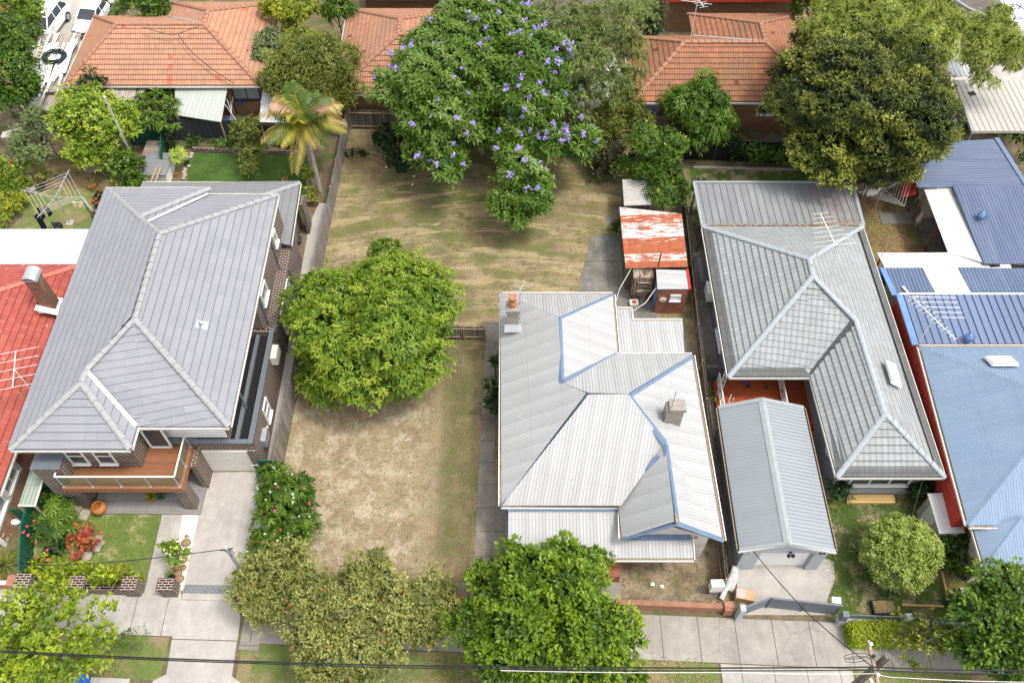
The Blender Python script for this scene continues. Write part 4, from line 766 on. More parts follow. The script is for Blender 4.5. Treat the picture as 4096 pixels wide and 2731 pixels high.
cover('pergola', 'white slatted pergola heaped with boards left of the pale terracotta roof', 'pergola', [at(0, 0, 215, 288, 2.4), at(0, 0, 690, 285, 2.4), at(0, 0, 545, 780, 2.4), at(0, 0, 230, 780, 2.4)], 'dirtywhite', rib=.35)
cover('lean_to', 'dirty corrugated roof below the white pergola with leaves on it', 'lean-to', [at(0, 0, 235, 790, 2.1), at(0, 0, 548, 795, 2.1), at(0, 0, 500, 948, 2.0), at(0, 0, 240, 925, 2.0)], 'dirtywhite')
cover('carport', 'white corrugated carport roof partly under the palm fronds', 'carport', [at(1, 0, 110, 740, 2.5), at(1, 0, 420, 740, 2.5), at(1, 0, 330, 1040, 2.4), at(1, 0, 75, 1035, 2.4)], 'whitepanel', rib=.25)
cover('patio_cover', 'bleached ribbed roof seen through the gum tree branches', 'patio cover', [at(2, 0, 560, 450, 2.6), at(2, 0, 960, 450, 2.6), at(2, 0, 1135, 880, 2.4), at(2, 0, 640, 930, 2.4)], 'oldwhite', rib=.3)
cover('carport', 'large beige ribbed carport roof at the right edge', 'carport', [at(3, 0, 1740, 680, 3.0), at(3, 0, 2600, 690, 3.0), at(3, 0, 2500, 1110, 3.0), at(3, 0, 1890, 1112, 3.0)], 'beigeroof', rib=.38, thick=.2, pm='steel')
cover('awning', 'white flat awning showing between the fig and gum trees at right', 'awning', [at(3, 0, 1560, 310, 3.2), at(3, 0, 1800, 310, 3.2), at(3, 0, 1990, 640, 3.2), at(3, 0, 1710, 650, 3.2)], 'whitepanel', rib=.3)
cover('lean_to', 'bleached sheet roof beside the beige carport', 'lean-to', [at(3, 0, 1600, 860, 2.3), at(3, 0, 1700, 860, 2.3), at(3, 0, 1795, 1085, 2.2), at(3, 0, 1640, 1090, 2.2)], 'oldwhite', rib=.2)
# translucent awning of the far-left garden
cover('awning', 'pale corrugated awning under the grey-green tree at the left edge', 'awning', [at(0, 0, 20, 1120, 2.0), at(0, 0, 380, 1030, 2.0), at(0, 0, 400, 1150, 2.0), at(0, 0, 10, 1170, 2.0)], 'oldwhite', rib=.15)
# debris on the pergola
rng = random.Random(3)
for k in range(26):
    x0 = rng.uniform(330, 600); y0 = rng.uniform(280, 420); L = rng.uniform(220, 430); a = at(0, 0, x0+60, y0, 2.52+.012*k); b = at(0, 0, x0-40+rng.uniform(-70, 50)-L*.1, y0+L, 2.52+.012*k)
    m = MB(); m.bar(a, b, rng.choice((.08, .12, .18)), .03); solo(m, 'board', M['white'], 'white painted board lying on the slatted pergola', 'board', 'white boards heaped on the pergola')
m = MB(); c = at(0, 0, 465, 490, 2.78)
for k in range(16):
    rr = .6+rng.uniform(-.16, .16); m.tube([c+V((rr*1.15*math.cos(a)+rng.uniform(-.03, .03), rr*math.sin(a), rng.uniform(-.03, .05)+k*.012)) for a in [2*math.pi*j/18 for j in range(18)]], .025, 5, closed=True)
solo(m, 'hose_coil', plain('dark_hose', (.02, .035, .035), .5), 'dark coil of hose lying on the white slatted pergola', 'hose')
t = T('ladder', 'old white ladder lying on the slatted pergola', 'ladder', at(0, 0, 330, 450, 2.5)); a, b = at(0, 0, 370, 330, 2.52), at(0, 0, 300, 600, 2.52); s = V((.2, .03, 0)); m = MB(); m.bar(a-s, b-s, .05); m.bar(a+s, b+s, .05); m.build('rail', M['offwhite'], t)
for k in range(9): q = a+(b-a)*(k+.5)/9; m = MB(); m.bar(q-s, q+s, .04); m.build('rung', M['offwhite'], t)
p = at(0, 0, 320, 880, 2.1); t = T('wheelbarrow', 'upturned wheelbarrow with a white tray on the dirty corrugated roof', 'wheelbarrow', p)
m = MB(); m.hexa([p+V(v) for v in ((-.3, -.55, 0), (.35, -.5, 0), (.3, .45, 0), (-.25, .45, 0), (-.2, -.35, .28), (.22, -.32, .28), (.2, .3, .28), (-.18, .3, .28))]); m.build('tray', M['offwhite'], t, bevel=.06)
m = MB(); m.tube([p+V((-.35, .6, .1)), p+V((-.45, .1, .3)), p+V((-.4, -.6, .1))], .02, 6); m.tube([p+V((-.35, .6, .1)), p+V((-.15, .75, .2)), p+V((.1, .6, .1))], .02, 6); m.build('handle', M['blueplastic'], t)
p = at(0, 0, 1185, 745, 2.9); t = T('satellite_dish', 'brown satellite dish under the edge of the pale terracotta roof', 'dish', p); m = MB(); m.lathe((0, 0, 0), [(.02, 0), (.2, .02), (.36, .07), (.45, .14), (.44, .15), (.2, .04), (.02, .03)], 18, cap=False); o = m.build('dish', plain('brown_dish', (.2, .05, .04), .5), t); o.rotation_euler = (R(40), R(-25), 0); m = MB(); m.bar(p+V((0, .1, 0)), p+V((0, .6, -.2)), .05); m.build('bracket', M['steel'], t)
# ================= GROUND =================
M['soil'] = grass('garden_soil', (.24, .2, .13), (.09, .12, .035), (.17, .115, .075), .52, .5, .35)
def lotx(g, k, u, v):
    def band(q, a, b, w=.25): return g.ma('MULTIPLY', g.ramp(g.ma('ADD', g.ma('MULTIPLY', g.ma('SUBTRACT', q, a), 1/w), .5), [(0., 0.), (1., 1.)]), g.ramp(g.ma('ADD', g.ma('MULTIPLY', g.ma('SUBTRACT', b, q), 1/w), .5), [(0., 0.), (1., 1.)]))
    wob = g.ma('MULTIPLY', g.ma('SUBTRACT', g.noise(.9, 5., .7), .5), .5)
    f = g.ma('MULTIPLY', band(g.ma('ADD', u, wob), -3.85, -1.95, .3), band(v, 16.5, 30., 2.5))      # darker unmown strip beside the path
    f = g.ma('MULTIPLY', f, g.ramp(g.noise(1.3, 5., .7), [(.3, .35), (.6, 1.)]))
    k = g.mix(g.ma('MULTIPLY', f, .85), k, (.12, .125, .055))
    dry = g.ma('MULTIPLY', band(u, -13.5, -4.5, 2.5), band(v, 15.5, 26.8, 2.)); k = g.mix(g.ma('MULTIPLY', dry, .45), k, (.36, .27, .18)); d2 = g.ma('MULTIPLY', dry, g.ramp(g.noise(.9, 8., .8), [(.47, 0.), (.58, 1.)]))
    k = g.mix(g.ma('MULTIPLY', d2, .8), k, (.56, .46, .35)); k = g.mix(g.ma('MULTIPLY', g.ma('MULTIPLY', dry, g.ramp(g.noise(2.3, 7., .8), [(.34, 1.), (.44, 0.)])), .6), k, (.17, .12, .08))
    gr = g.ma('MULTIPLY', band(v, 37., 47.5, 4.), band(u, -9, 3, 4.)); gr = g.ma('MULTIPLY', gr, g.ramp(g.noise(.33, 5., .6), [(.4, .1), (.62, 1.)]))
    k = g.mix(g.ma('MULTIPLY', gr, .75), k, (.08, .11, .028))
    s = g.noise(1., 5., .7, g.comb(g.ma('MULTIPLY', u, .22), g.ma('MULTIPLY', g.ma('ADD', v, g.ma('MULTIPLY', g.ma('POWER', g.ma('ADD', u, 1.), 2.), .011)), 1.35)), dist=.5)
    k = g.mix(g.ma('MULTIPLY', g.ma('MULTIPLY', g.ramp(s, [(.53, 0.), (.58, 1.)]), band(v, 29.5, 44., 2.5)), .7), k, (.45, .36, .2))
    k = g.mix(g.ma('MULTIPLY', g.ma('MULTIPLY', g.ramp(s, [(.38, 1.), (.47, 0.)]), band(v, 31., 46., 2.5)), .7), k, (.14, .165, .045))
    k = g.mix(g.ramp(g.noise(2.6, 4., .6, g.comb(g.ma('ADD', u, 5.), v)), [(.63, 0.), (.67, .75)]), k, (.11, .18, .035))
    return k
M['lot'] = grass('dry_patchy_lawn', (.33, .25, .15), (.17, .165, .06), (.22, .155, .1), .53, .54, .45, extra=lotx)
M['dirt'] = grass('bare_dirt', (.34, .27, .19), (.16, .15, .07), (.17, .125, .09), .56, .52, .8)
M['litter'] = grass('leafy_soil', (.32, .22, .12), (.12, .15, .045), (.16, .11, .07), .5, .52, .5)
M['lush'] = grass('lush_lawn', (.075, .135, .03), (.05, .1, .02), (.11, .17, .045), .5, .6, .8, fine=.9)
M['lush2'] = grass('mown_lawn', (.19, .24, .065), (.14, .2, .045), (.4, .36, .18), .5, .57, .6, fine=.8)
M['rlawn'] = grass('front_lawn', (.105, .165, .035), (.07, .115, .025), (.4, .31, .19), .5, .535, .42, fine=.9)
M['strip'] = grass('nature_strip', (.3, .25, .12), (.15, .2, .055), (.3, .22, .15), .47, .58, .5)
M['conc'] = concrete('pale_concrete', (.44, .41, .37), (.27, .25, .225), .75, grit=.2, crack=0)
M['concold'] = concrete('old_concrete', (.3, .275, .235), (.13, .12, .1), .9, joint=1.3, grit=.6, crack=.2)
M['concdark'] = concrete('stained_concrete', (.23, .22, .19), (.08, .08, .075), .95, joint=2.4, grit=.4, crack=.3)
M['concfoot'] = concrete('footpath_concrete', (.36, .335, .29), (.2, .185, .16), .8, jx=1.75, grit=.6, crack=.4)
M['concfoot2'] = concrete('pale_footpath_concrete', (.43, .4, .36), (.25, .235, .21), .8, jx=1.5, grit=.3, crack=.2)
M['patio'] = tile('grey_paving_tile', (.27, .255, .245), (.25, .235, .225), (.2, .19, .18), w=.6, h=.6, wave=0, dirtamt=.3, gap=.25, edge=.25)
M['gravel'] = concrete('white_gravel', (.8, .77, .7), (.5, .42, .3), .5, grit=.9, crack=0)
M['asphalt'] = concrete('asphalt', (.07, .07, .07), (.04, .04, .04), .6, grit=.5)
M['carpark'] = concrete('yard_paving', (.16, .13, .12), (.09, .08, .075), .7, grit=.4)
def ground(name, mat, pts, z=.004, th=0):
    pts = [(p[0], p[1]) for p in pts]; m = MB()
    if th: m.prism(pts, -.02, z)
    else:
        a = sum(pts[i][0]*pts[(i+1) % len(pts)][1]-pts[(i+1) % len(pts)][0]*pts[i][1] for i in range(len(pts)))
        m.face([(x, y, z) for x, y in (pts if a > 0 else pts[::-1])])
    return st(m.build(name, M[mat]))
m = MB(); m.box(-500, 500, -300, 800, -.5, 0); st(m.build('ground', M['soil']))
ground('lawn', 'lot', [(-12.2, 15.3), (10.4, 14.4), (11.2, 47.8), (-11.4, 48.6)])
ground('lawn', 'dirt', [(5.0, 14.7), (10.3, 14.5), (10.3, 18.2), (5.0, 18.2)], .008)
ground('lawn', 'lush', [ov(425, 470), ov(437, 352), ov(706, 357), ov(700, 505), ov(640, 520), ov(540, 500)], .004)
ground('lawn', 'litter', [ov(0, 380), ov(345, 340), ov(345, 470), ov(215, 540), ov(0, 545)], .004)
ground('lawn', 'strip', [ov(70, 440), ov(215, 430), ov(245, 545), ov(0, 545), ov(0, 490)], .008)
ground('lawn', 'rlawn', [ov(1585, 385), ov(1960, 385), ov(1970, 470), ov(1590, 520)], .004)
ground('lawn', 'litter', [ov(1950, 400), ov(2130, 400), ov(2160, 600), ov(2060, 760), ov(2000, 760)], .004)
ground('lawn', 'rlawn', [ov(1880, 1120), ov(2170, 1120), ov(2215, 1430), ov(1892, 1415), ov(1905, 1310)], .006)
ground('garden_bed', 'litter', [ov(2150, 1200), ov(2240, 1200), ov(2240, 1440), ov(2190, 1440)], .01)
ground('lawn', 'lush2', [ov(60, 1340), ov(80, 1130), ov(210, 1180), ov(372, 1180), ov(330, 1340)], .004)
ground('lawn', 'litter', [ov(-60, 1340), ov(-60, 1180), ov(60, 1180), ov(62, 1340)], .004)
ground('patio', 'patio', [(-21.3, 19.15), (-15.85, 19.1), (-15.75, 21.7), (-21.3, 20.5)], .15, 1)
m = MB(); 
ground('driveway', 'conc', [at(0, 2, 1765, 1185), at(0, 2, 2190, 1180), at(0, 2, 2260, 1568), at(0, 3, 2105, 400), at(0, 3, 2050, 745), at(0, 3, 2020, 875), at(0, 3, 1540, 860), at(0, 3, 1560, 745), at(0, 3, 1690, 130)], .03, 1)
ground('driveway', 'conc', [at(0, 3, 1530, 863), at(0, 3, 2012, 878), at(0, 3, 2040, 1010), at(0, 3, 2015, 1208), at(0, 3, 1462, 1192)], .035, 1)
ground('driveway', 'conc', [at(0, 3, 1458, 1200), at(0, 3, 2010, 1216), at(0, 3, 1968, 1508), at(0, 3, 2060, 1580), at(0, 3, 2060, 1640), at(0, 3, 1250, 1620), at(0, 3, 1305, 1545), at(0, 3, 1412, 1492)], .035, 1)
ground('path', 'conc', [at(0, 3, 1375, 145), at(0, 3, 1545, 140), at(0, 3, 1500, 420), at(0, 3, 1540, 860), at(0, 3, 1215, 845)], .03, 1)
ground('garden_bed', 'gravel', [at(0, 3, 1548, 138), at(0, 3, 1688, 138), at(0, 3, 1562, 745), at(0, 3, 1545, 790), at(0, 3, 1480, 700), at(0, 3, 1502, 420)], .034, 1)
# main lot path
ground('path', 'concold', [at(1, 1, 2003, 1335), at(1, 1, 2118, 1335), at(1, 2, 2100, 330), at(1, 2, 2082, 780), at(1, 2, 2062, 1218), at(1, 2, 2190, 1218), (-.1, 18.4), (-.1, 15.0), at(1, 3, 1740, 870), at(1, 3, 1905, 480), at(1, 2, 1930, 1300), at(1, 2, 1968, 700)], .03, 1)
ground('path', 'concold', [at(2, 3, 840, 570), at(2, 3, 1030, 570), at(2, 3, 1025, 940), at(2, 3, 780, 940)], .03, 1)
ground('path', 'concdark', [at(2, 1, 778, 600), at(2, 1, 1040, 595), (7.2, 33.), (8.6, 33), (8.6, 31.6), (10.1, 31.6), (10.1, 29.2), (5.4, 29.2), (5.4, 30.9), (3.3, 30.9)], .03, 1)
ground('path', 'concdark', [at(2, 1, 890, 430), at(2, 1, 965, 425), at(2, 1, 970, 490), at(2, 1, 895, 495)], .02, 1); ground('path', 'concdark', [at(2, 1, 960, 365), at(2, 1, 1030, 362), at(2, 1, 1030, 415), at(2, 1, 965, 412)], .02, 1)
# side passages
ground('path', 'concold', [(10.7, 16.4), (10.75, 45), (11.2, 45), (11.75, 36), (11.75, 23.9), (11.0, 16.4)], .02, 1)
ground('path', 'conc', [(-12.95, 39), (-12.95, 21), (-12.35, 21), (-11.9, 36), (-11.85, 41), (-12.6, 41)], .03, 1)
# right driveway
ground('driveway', 'conc', [(10.9, 14.0), (10.9, 16.9), (15.2, 16.9), ov(1915, 1290), ov(1917, 1330), ov(1900, 1375), ov(1895, 1412)], .03, 1)
ground('patio', 'concdark', [at(3, 1, 1340, 320), at(3, 1, 1560, 320), at(3, 1, 1650, 735), at(3, 1, 1510, 735), at(3, 1, 1420, 505), at(3, 1, 1125, 505), at(3, 1, 1095, 405), at(3, 1, 1370, 405)], .05, 1)
ground('path', 'concold', [(21.0, 20.4), (21.0, 30), (21.95, 30), (21.95, 20.4)], .03, 1)
ground('driveway', 'conc', [ov(70, -60), ov(240, -60), ov(235, 60), ov(190, 110), ov(70, 120)], .01, 1)
ground('driveway', 'carpark', [ov(1215, -60), ov(1450, -60), ov(1450, 60), ov(1400, 120), ov(1240, 120)], .01, 1)
ground('yard', 'conc', [ov(2180, 100), ov(2500, 100), ov(2500, 230), ov(2180, 230)], .01, 1)
ground('yard', 'carpark', [ov(2080, -80), ov(2600, -80), ov(2600, 95), ov(2200, 95)], .01, 1)
# street: footpath follows the slightly turned street line
def sl_(x): return 15.01-(x+12.93)*.0416          # street boundary line (y at x)
def row(x0, x1, d0, d1): return [(x0, sl_(x0)-d0), (x1, sl_(x1)-d0), (x1, sl_(x1)-d1), (x0, sl_(x0)-d1)]
ground('footpath', 'concfoot2', row(-60, -15.9, .15, 2.15), .028, 1); ground('footpath', 'concfoot', row(-12.7, 70, .2, 2.3), .028, 1)
ground('footpath', 'concfoot2', row(9.6, 15.6, 2.35, 6), .03, 1)
ground('nature_strip', 'strip', row(-60, -16.05, 2.2, 4.15), .012); ground('nature_strip', 'strip', row(-12.6, 9.5, 2.35, 4.4), .012); ground('nature_strip', 'strip', row(15.7, 70, 2.35, 4.4), .012)
m = MB(); m.prism(row(-60, -17.4, 4.15, 4.45), -.1, .1); m.prism(row(-11.8, 9.5, 4.4, 4.7), -.1, .1); m.prism(row(15.7, 70, 4.4, 4.7), -.1, .1); st(m.build('kerb', M['conc']))
ground('road', 'asphalt', row(-70, 80, 4.6, 13), .003)
# ================= FENCES AND FRONT WALLS =================
def paling(name, label, pts, h, mat='timber', post=2.4, th=.05, cat='fence', rails=True, pw=.09, pm=None):
    pts = [V((p[0], p[1], 0)) for p in pts]; t = T(name, label, cat, pts[0]); m = MB(); rng = random.Random(len(label))
    if mat in ('timber', 'oldtimber'):
        for a, b in zip(pts, pts[1:]):
            d = (b-a); L = d.length; d.normalize(); n = int(L/.13)
            for k in range(n):
                c = a+d*(k+.5)*L/n; z = h+rng.uniform(-.05, .04); s = d.cross(V((0, 0, 1)))*(.012 if k % 2 else -.006); m.bar(c+s, c+s+V((0, 0, z)), .118, .02, up=d.cross(V((0, 0, 1))))
    else:
        for a, b in zip(pts, pts[1:]):
            d = (b-a).normalized(); L = (b-a).length; n = max(1, int(L/.2)); s = d.cross(V((0, 0, 1)))
            for k in range(n):
                p, q = a+d*L*k/n, a+d*L*(k+1)/n; o = s*(.02 if k % 2 else -.02)
                m.bar(p+o+V((0, 0, h/2)), q+o+V((0, 0, h/2)), .03, h)
    m.build('panel', M[mat], t)
    if rails:
        m = MB()
        for a, b in zip(pts, pts[1:]):
            for z in ((.3, h*.85) if mat in ('timber', 'oldtimber') else (h+.01,)): o_ = (b-a).normalized().cross(V((0, 0, 1)))*(.05 if mat in ('timber', 'oldtimber') else 0); m.bar(a+o_+V((0, 0, z)), b+o_+V((0, 0, z)), .06, .05)
        m.build('rail', M[pm or ('wood' if mat in ('timber', 'oldtimber') else mat)], t)
    for a, b in zip(pts, pts[1:]):
        L = (b-a).length; n = max(1, round(L/post))
        for k in range(n+1 if b is pts[-1] else n):
            c = a+(b-a)*k/n+(b-a).normalized().cross(V((0, 0, 1)))*(.07 if mat in ('timber', 'oldtimber') else 0); m = MB(); m.bar(c, c+V((0, 0, h-.08 if mat in ('timber', 'oldtimber') else h+.02)), pw); m.build('post', M[pm or ('wood' if mat in ('timber', 'oldtimber') else mat)], t)
    return t
paling('paling_fence', 'long weathered paling fence along the left side of the dry lawn', [(-11.3, 48.3), (-12.15, 21.1)], 1.75)
paling('paling_fence', 'dark paling fence along the right side of the white-roofed cottage', [(11.25, 47.5), (10.15, 15.2)], 1.6, 'oldtimber')
paling('paling_fence', 'grey paling fence across the back of the dry lawn', [(-11.2, 48.2), (-4, 48.0), (11.2, 47.6)], 1.7, 'oldtimber')
paling('timber_screen', 'short dark upright timber screen between the bright green tree and the path', [at(1, 1, 1640, 1475), at(1, 1, 1995, 1478)], 1.25, 'oldtimber', 1.6, cat='fence')
paling('steel_fence', 'charcoal steel fence behind the lush back lawn at left', [at(0, 0, 1480, 1190), at(0, 0, 2000, 1190), at(1, 0, 420, 1280)], 1.75, 'dark')
paling('steel_fence', 'black steel fence behind the narrow lawn of the grey house', [at(2, 0, 1540, 1350), at(3, 0, 500, 1390)], 1.8, 'black', pm='dark')
paling('steel_fence', 'green steel fence under the strappy dracaena', [at(0, 0, 1130, 1230), at(0, 0, 1390, 1230)], 1.7, 'green')
paling('steel_fence', 'green steel fence running down between the two left back gardens', [at(0, 0, 1430, 1230), at(0, 0, 1420, 1450)], 1.6, 'green')
paling('steel_fence', 'long green steel fence dividing the two front gardens at left', [at(0, 2, 405, 1370), at(0, 3, 290, 330), at(0, 3, 275, 690)], 1.5, 'green')
paling('steel_fence', 'green steel fence panel across the side passage left of the brick pier', [at(0, 2, 400, 1370), at(0, 2, 620, 1370)], 1.6, 'green')
paling('steel_fence', 'green steel gate panel beside the pale green lean-to', [at(0, 3, 205, 205), at(0, 3, 290, 195)], 1.5, 'green')
paling('steel_gate', 'green steel side gate beside the brick garage wall', [(-12.9, 21.3), (-12.2, 21.3)], 1.75, 'green', cat='gate')
paling('steel_gate', 'dark ribbed side gate beside the grey rendered wall', [(10.75, 27.2), (11.75, 27.2)], 1.5, 'slate', cat='gate')
paling('steel_fence', 'green lattice-topped fence behind the grey-green tree at left', [at(0, 0, 330, 1080), at(0, 0, 460, 1120)], 1.8, 'green')
# brick front wall with piers, left
w0 = lambda x, y: at(0, 3, x, y)
t = T('front_wall', 'low dark brick front wall with square piers beside the left footpath', 'wall', w0(700, 830)); a, b = w0(215, 800), w0(1080, 830)
m = MB(); m.bar(a+V((0, .15, .3)), b+V((0, .15, .3)), .24, .6); m.build('wall', M['bk_dark'], t)
m = MB()
for i in range(90): c = a+(b-a)*(i+.5)/90+V((0, .15, .6)); m.rbox(c, .085, .25, .07, 0)
m.build('coping', M['bk_dark'], t)
for x, y, lab in ((250, 815, None), (700, 830, None), (1140, 838, None)): c = w0(x, y)+V((0, .3, 0)); m = MB(); m.box(c.x-.33, c.x+.33, c.y-.3, c.y+.3, 0, .95); m.box(c.x-.36, c.x+.36, c.y-.33, c.y+.33, .95, 1.02); m.build('pier', M['bk_dark'], t)
c = w0(1445, 846)+V((0, .3, 0)); m = MB(); m.box(c.x-.36, c.x+.36, c.y-.28, c.y+.28, 0, .95); m.box(c.x-.4, c.x+.4, c.y-.31, c.y+.31, .95, 1.03); solo(m, 'brick_pier', M['bk_dark'], 'lone dark brick pier between the path and the left driveway', 'pier')
c = w0(160, 805)+V((0, .3, 0)); m = MB(); m.box(c.x-.28, c.x+.28, c.y-.28, c.y+.28, 0, .9); m.box(c.x-6, c.x-.28, c.y-.12, c.y+.1, 0, .55); solo(m, 'front_wall', M['bk_front'], 'salmon brick pier and wall at the left edge of the footpath', 'wall')
m = MB(); m.box(c.x-6, c.x-.28, c.y-.1, c.y+.08, .56, .66); solo(m, 'wall_rail', M['white'], 'white rail on the salmon brick wall at the left edge', 'rail')
a, b = w0(1560, 770), w0(2030, 780); t = T('gate_track', 'dark grated drain across the left driveway', 'drain', a); m = MB(); m.bar(a+V((0, 0, .032)), b+V((0, 0, .032)), .42, .01); m.build('channel', M['dark'], t); m = MB()
for k in range(45): c = a+(b-a)*(k+.5)/45; m.box(c.x-.012, c.x+.012, c.y-.2, c.y+.2, .038, .046)
m.build('grate', M['steel'], t)
# centre lot front wall
t = T('front_wall', 'low salmon brick front wall of the white-roofed cottage', 'wall', (7.5, 14.3, 0)); m = MB(); m.prism([(4.9, 14.35), (10.1, 14.12), (10.1, 14.36), (4.9, 14.6)], 0, .5); m.build('wall', M['bk_front'], t); m = MB()
for i in range(58): x = 4.95+i*.089; m.rbox((x, 14.58-(x-4.9)*.0441-.12, .5), .08, .25, .07, 0)
m.build('coping', M['bk_front'], t); m = MB(); m.box(10.0, 10.42, 13.95, 14.4, 0, .75); m.build('pier', M['bk_front'], t)
m = MB(); m.box(-3.9, -2.2, 14.55, 14.75, 0, .5); m.box(-2.5, -2.2, 14.5, 14.8, 0, .7); solo(m, 'front_wall', M['bk_front'], 'end of a brick front wall under the bottlebrush trees', 'wall')
t = T('iron_gate', 'small dark iron gate between the bottlebrush and the big green tree', 'gate', (-1.5, 14.6, 0)); m = MB(); m.bar((-2.1, 14.6, .8), (-.3, 14.5, .8), .04); m.bar((-2.1, 14.6, .15), (-.3, 14.5, .15), .04)
for k in range(15): m.bar((-2.1+k*.128, 14.6-k*.007, .1), (-2.1+k*.128, 14.6-k*.007, .85), .02)
m.build('frame', M['dark'], t)
# right front: posts, slat gates, slat fence
m = MB(); m.box(10.55, 10.8, 13.7, 14.0, 0, 1.45); solo(m, 'gate_post', M['ltrender'], 'pale grey square gate post at the cottage wall end', 'post')
def slat(name, label, a, b, z0, z1, cat, panels=1):
    a, b = V((a[0], a[1], 0)), V((b[0], b[1], 0)); t = T(name, label, cat, a); d = (b-a).normalized(); m = MB(); n = int((z1-z0)/.1)
    for k in range(n): z = z0+(k+.5)*(z1-z0)/n; m.bar(a+V((0, 0, z)), b+V((0, 0, z)), .03, .082)
    m.build('slats', M['slate'], t); m = MB()
    for k in range(panels+1): c = a+(b-a)*k/panels; m.bar(c+V((0, 0, z0-.03)), c+V((0, 0, z1+.02)), .07)
    m.bar(a+V((0, 0, z1+.01)), b+V((0, 0, z1+.01)), .09, .06); m.build('frame', M['slate'], t); return t
slat('slat_gate', 'open half of the slate slat gate swung in beside the gate post', (10.85, 13.95), (12.1, 14.4), .1, 1.25, 'gate')
slat('slat_gate', 'long slate grey slat gate across the right driveway', (12.15, 14.35), (15.3, 14.0), .1, 1.3, 'gate', 2)
f = T('front_fence', 'low slate slat fence on a pale base beside the clipped yellow hedge', 'fence', (18.5, 13.75, 0)); m = MB(); m.prism([(15.3, 13.5), (22.0, 13.25), (22.0, 13.55), (15.3, 13.8)], 0, .55); m.build('base_wall', M['ltrender'], f)
m = MB()
for k in range(5): m.bar((15.4, 13.66, .68+k*.09), (21.9, 13.42, .68+k*.09), .03, .075)
m.build('slats', M['slate'], f)
for x in (15.45, 18.35, 21.8): m = MB(); y = 13.65-(x-15.4)*.037; m.box(x-.14, x+.14, y-.14, y+.14, 0, 1.2); m.build('post', M['slate' if x < 16 else 'ltrender'], f)
p = V((15.1, 14.35, 0)); t = T('letterbox', 'white letterbox on the end of the slat gate', 'letterbox', p); m = MB(); m.rbox((15.15, 14.3, .9), .4, .3, .3, -.1); m.build('box', M['white'], t); m = MB(); m.rbox((15.15, 14.3, 0), .1, .1, .9); m.build('stand', M['slate'], t)
# pole-mounted meter box by the cottage fence
t = T('meter_box', 'white metal box on a stand inside the cottage front corner', 'cabinet', (9.6, 15.0, 0)); m = MB(); m.rbox((9.7, 15.1, .5), .6, .35, .75, .02); m.build('cabinet', M['white'], t); m = MB(); m.rbox((9.7, 15.1, 0), .4, .25, .5); m.build('stand', M['steel'], t)
t = T('cardboard_box', 'tan cardboard box with a pink label beside the gate post', 'box', (11.0, 14.75, 0)); m = MB(); m.rbox((11.1, 14.8, .02), .85, .5, .55, -.2); m.build('carton', plain('cardboard', (.5, .33, .18), .9), t); m = MB(); m.rbox((10.9, 14.85, .572), .38, .42, .005, -.2); m.build('pink_label', plain('pink_label', (.75, .4, .42), .7), t)
m = MB(); m.tube([(10.85, 16.3, .3), (10.7, 15.9, .2), (10.3, 15.2, .25), (10.0, 14.7, .15)], .13, 7); m.tube([(10.95, 16.3, .15), (10.75, 15.6, .15), (10.5, 15.1, .1)], .15, 7); solo(m, 'plastic_wrap', plain('clear_wrap', (.5, .5, .5), .25, .7, var=.3), 'roll of greyish plastic wrap leaning by the garage corner', 'wrap')
# ================= FOLIAGE =================
def fmesh(name, verts, quads, rnd, mat, parent):
    L = np.array(wloc(parent)) if parent else np.zeros(3); me = bpy.data.meshes.new(name); nv, nf = len(verts), len(quads)
    me.vertices.add(nv); me.vertices.foreach_set('co', (verts-L).astype(np.float32).ravel())
    me.loops.add(nf*4); me.loops.foreach_set('vertex_index', quads.astype(np.int32).ravel())
    me.polygons.add(nf); me.polygons.foreach_set('loop_start', np.arange(0, nf*4, 4, dtype=np.int32))
    me.update(calc_edges=True); a = me.attributes.new('rnd', 'FLOAT', 'POINT'); a.data.foreach_set('value', rnd.astype(np.float32))
    me.materials.append(mat); o = bpy.data.objects.new(name, me); COL.objects.link(o)
    if parent: o.parent = parent; WL[o.name] = V(L)
    return o
def nrm(a): return a/np.maximum(np.linalg.norm(a, axis=1, keepdims=True), 1e-9)
def lobes(ells, k, s, rs, flat=.8, core=.74):
    out = []; tot = sum(e[3]*e[4] for e in ells)
    for e in ells:
        c, r = e[:3], e[3:6]; out.append([*c, *(r*core), .5])
        for _ in range(max(3, int(k*e[3]*e[4]/tot))):
            d = rs.normal(size=3); d /= np.linalg.norm(d)
            if d[2] < -.35: d[2] = -d[2]
            q = rs.uniform(.66, .98); rr = s*rs.uniform(.55, 1.35)*min(r[0], r[1]); out.append([*(c+d*r*q), rr, rr, rr*flat, rs.uniform(0, 1)])
    return np.array(out)
def scatter(lb, dens, rs, low=-.55, inner=.8, thick=.13, thin=0):
    P = []; D = []; Tn = []
    for i, l in enumerate(lb):
        a = 4*math.pi*((l[3]*l[4]+l[3]*l[5]+l[4]*l[5])/3); n = int(a*dens*(.7 if l[6] == .5 else 1)); d = nrm(rs.normal(size=(n, 3))); d = d[d[:, 2] > low]
        r = 1-np.abs(rs.normal(0, thick, len(d))); p = l[:3]+d*l[3:6]*r[:, None]; k = np.ones(len(p), bool)
        for j, m in enumerate(lb):
            if j != i: k &= (((p-m[:3])/m[3:6])**2).sum(1) > inner**2
        k &= p[:, 2] > .05
        if thin: k &= rs.uniform(size=len(p)) > thin
        P.append(p[k]); D.append(d[k]); Tn.append(np.full(k.sum(), l[6]))
    return np.concatenate(P), np.concatenate(D), np.concatenate(Tn)
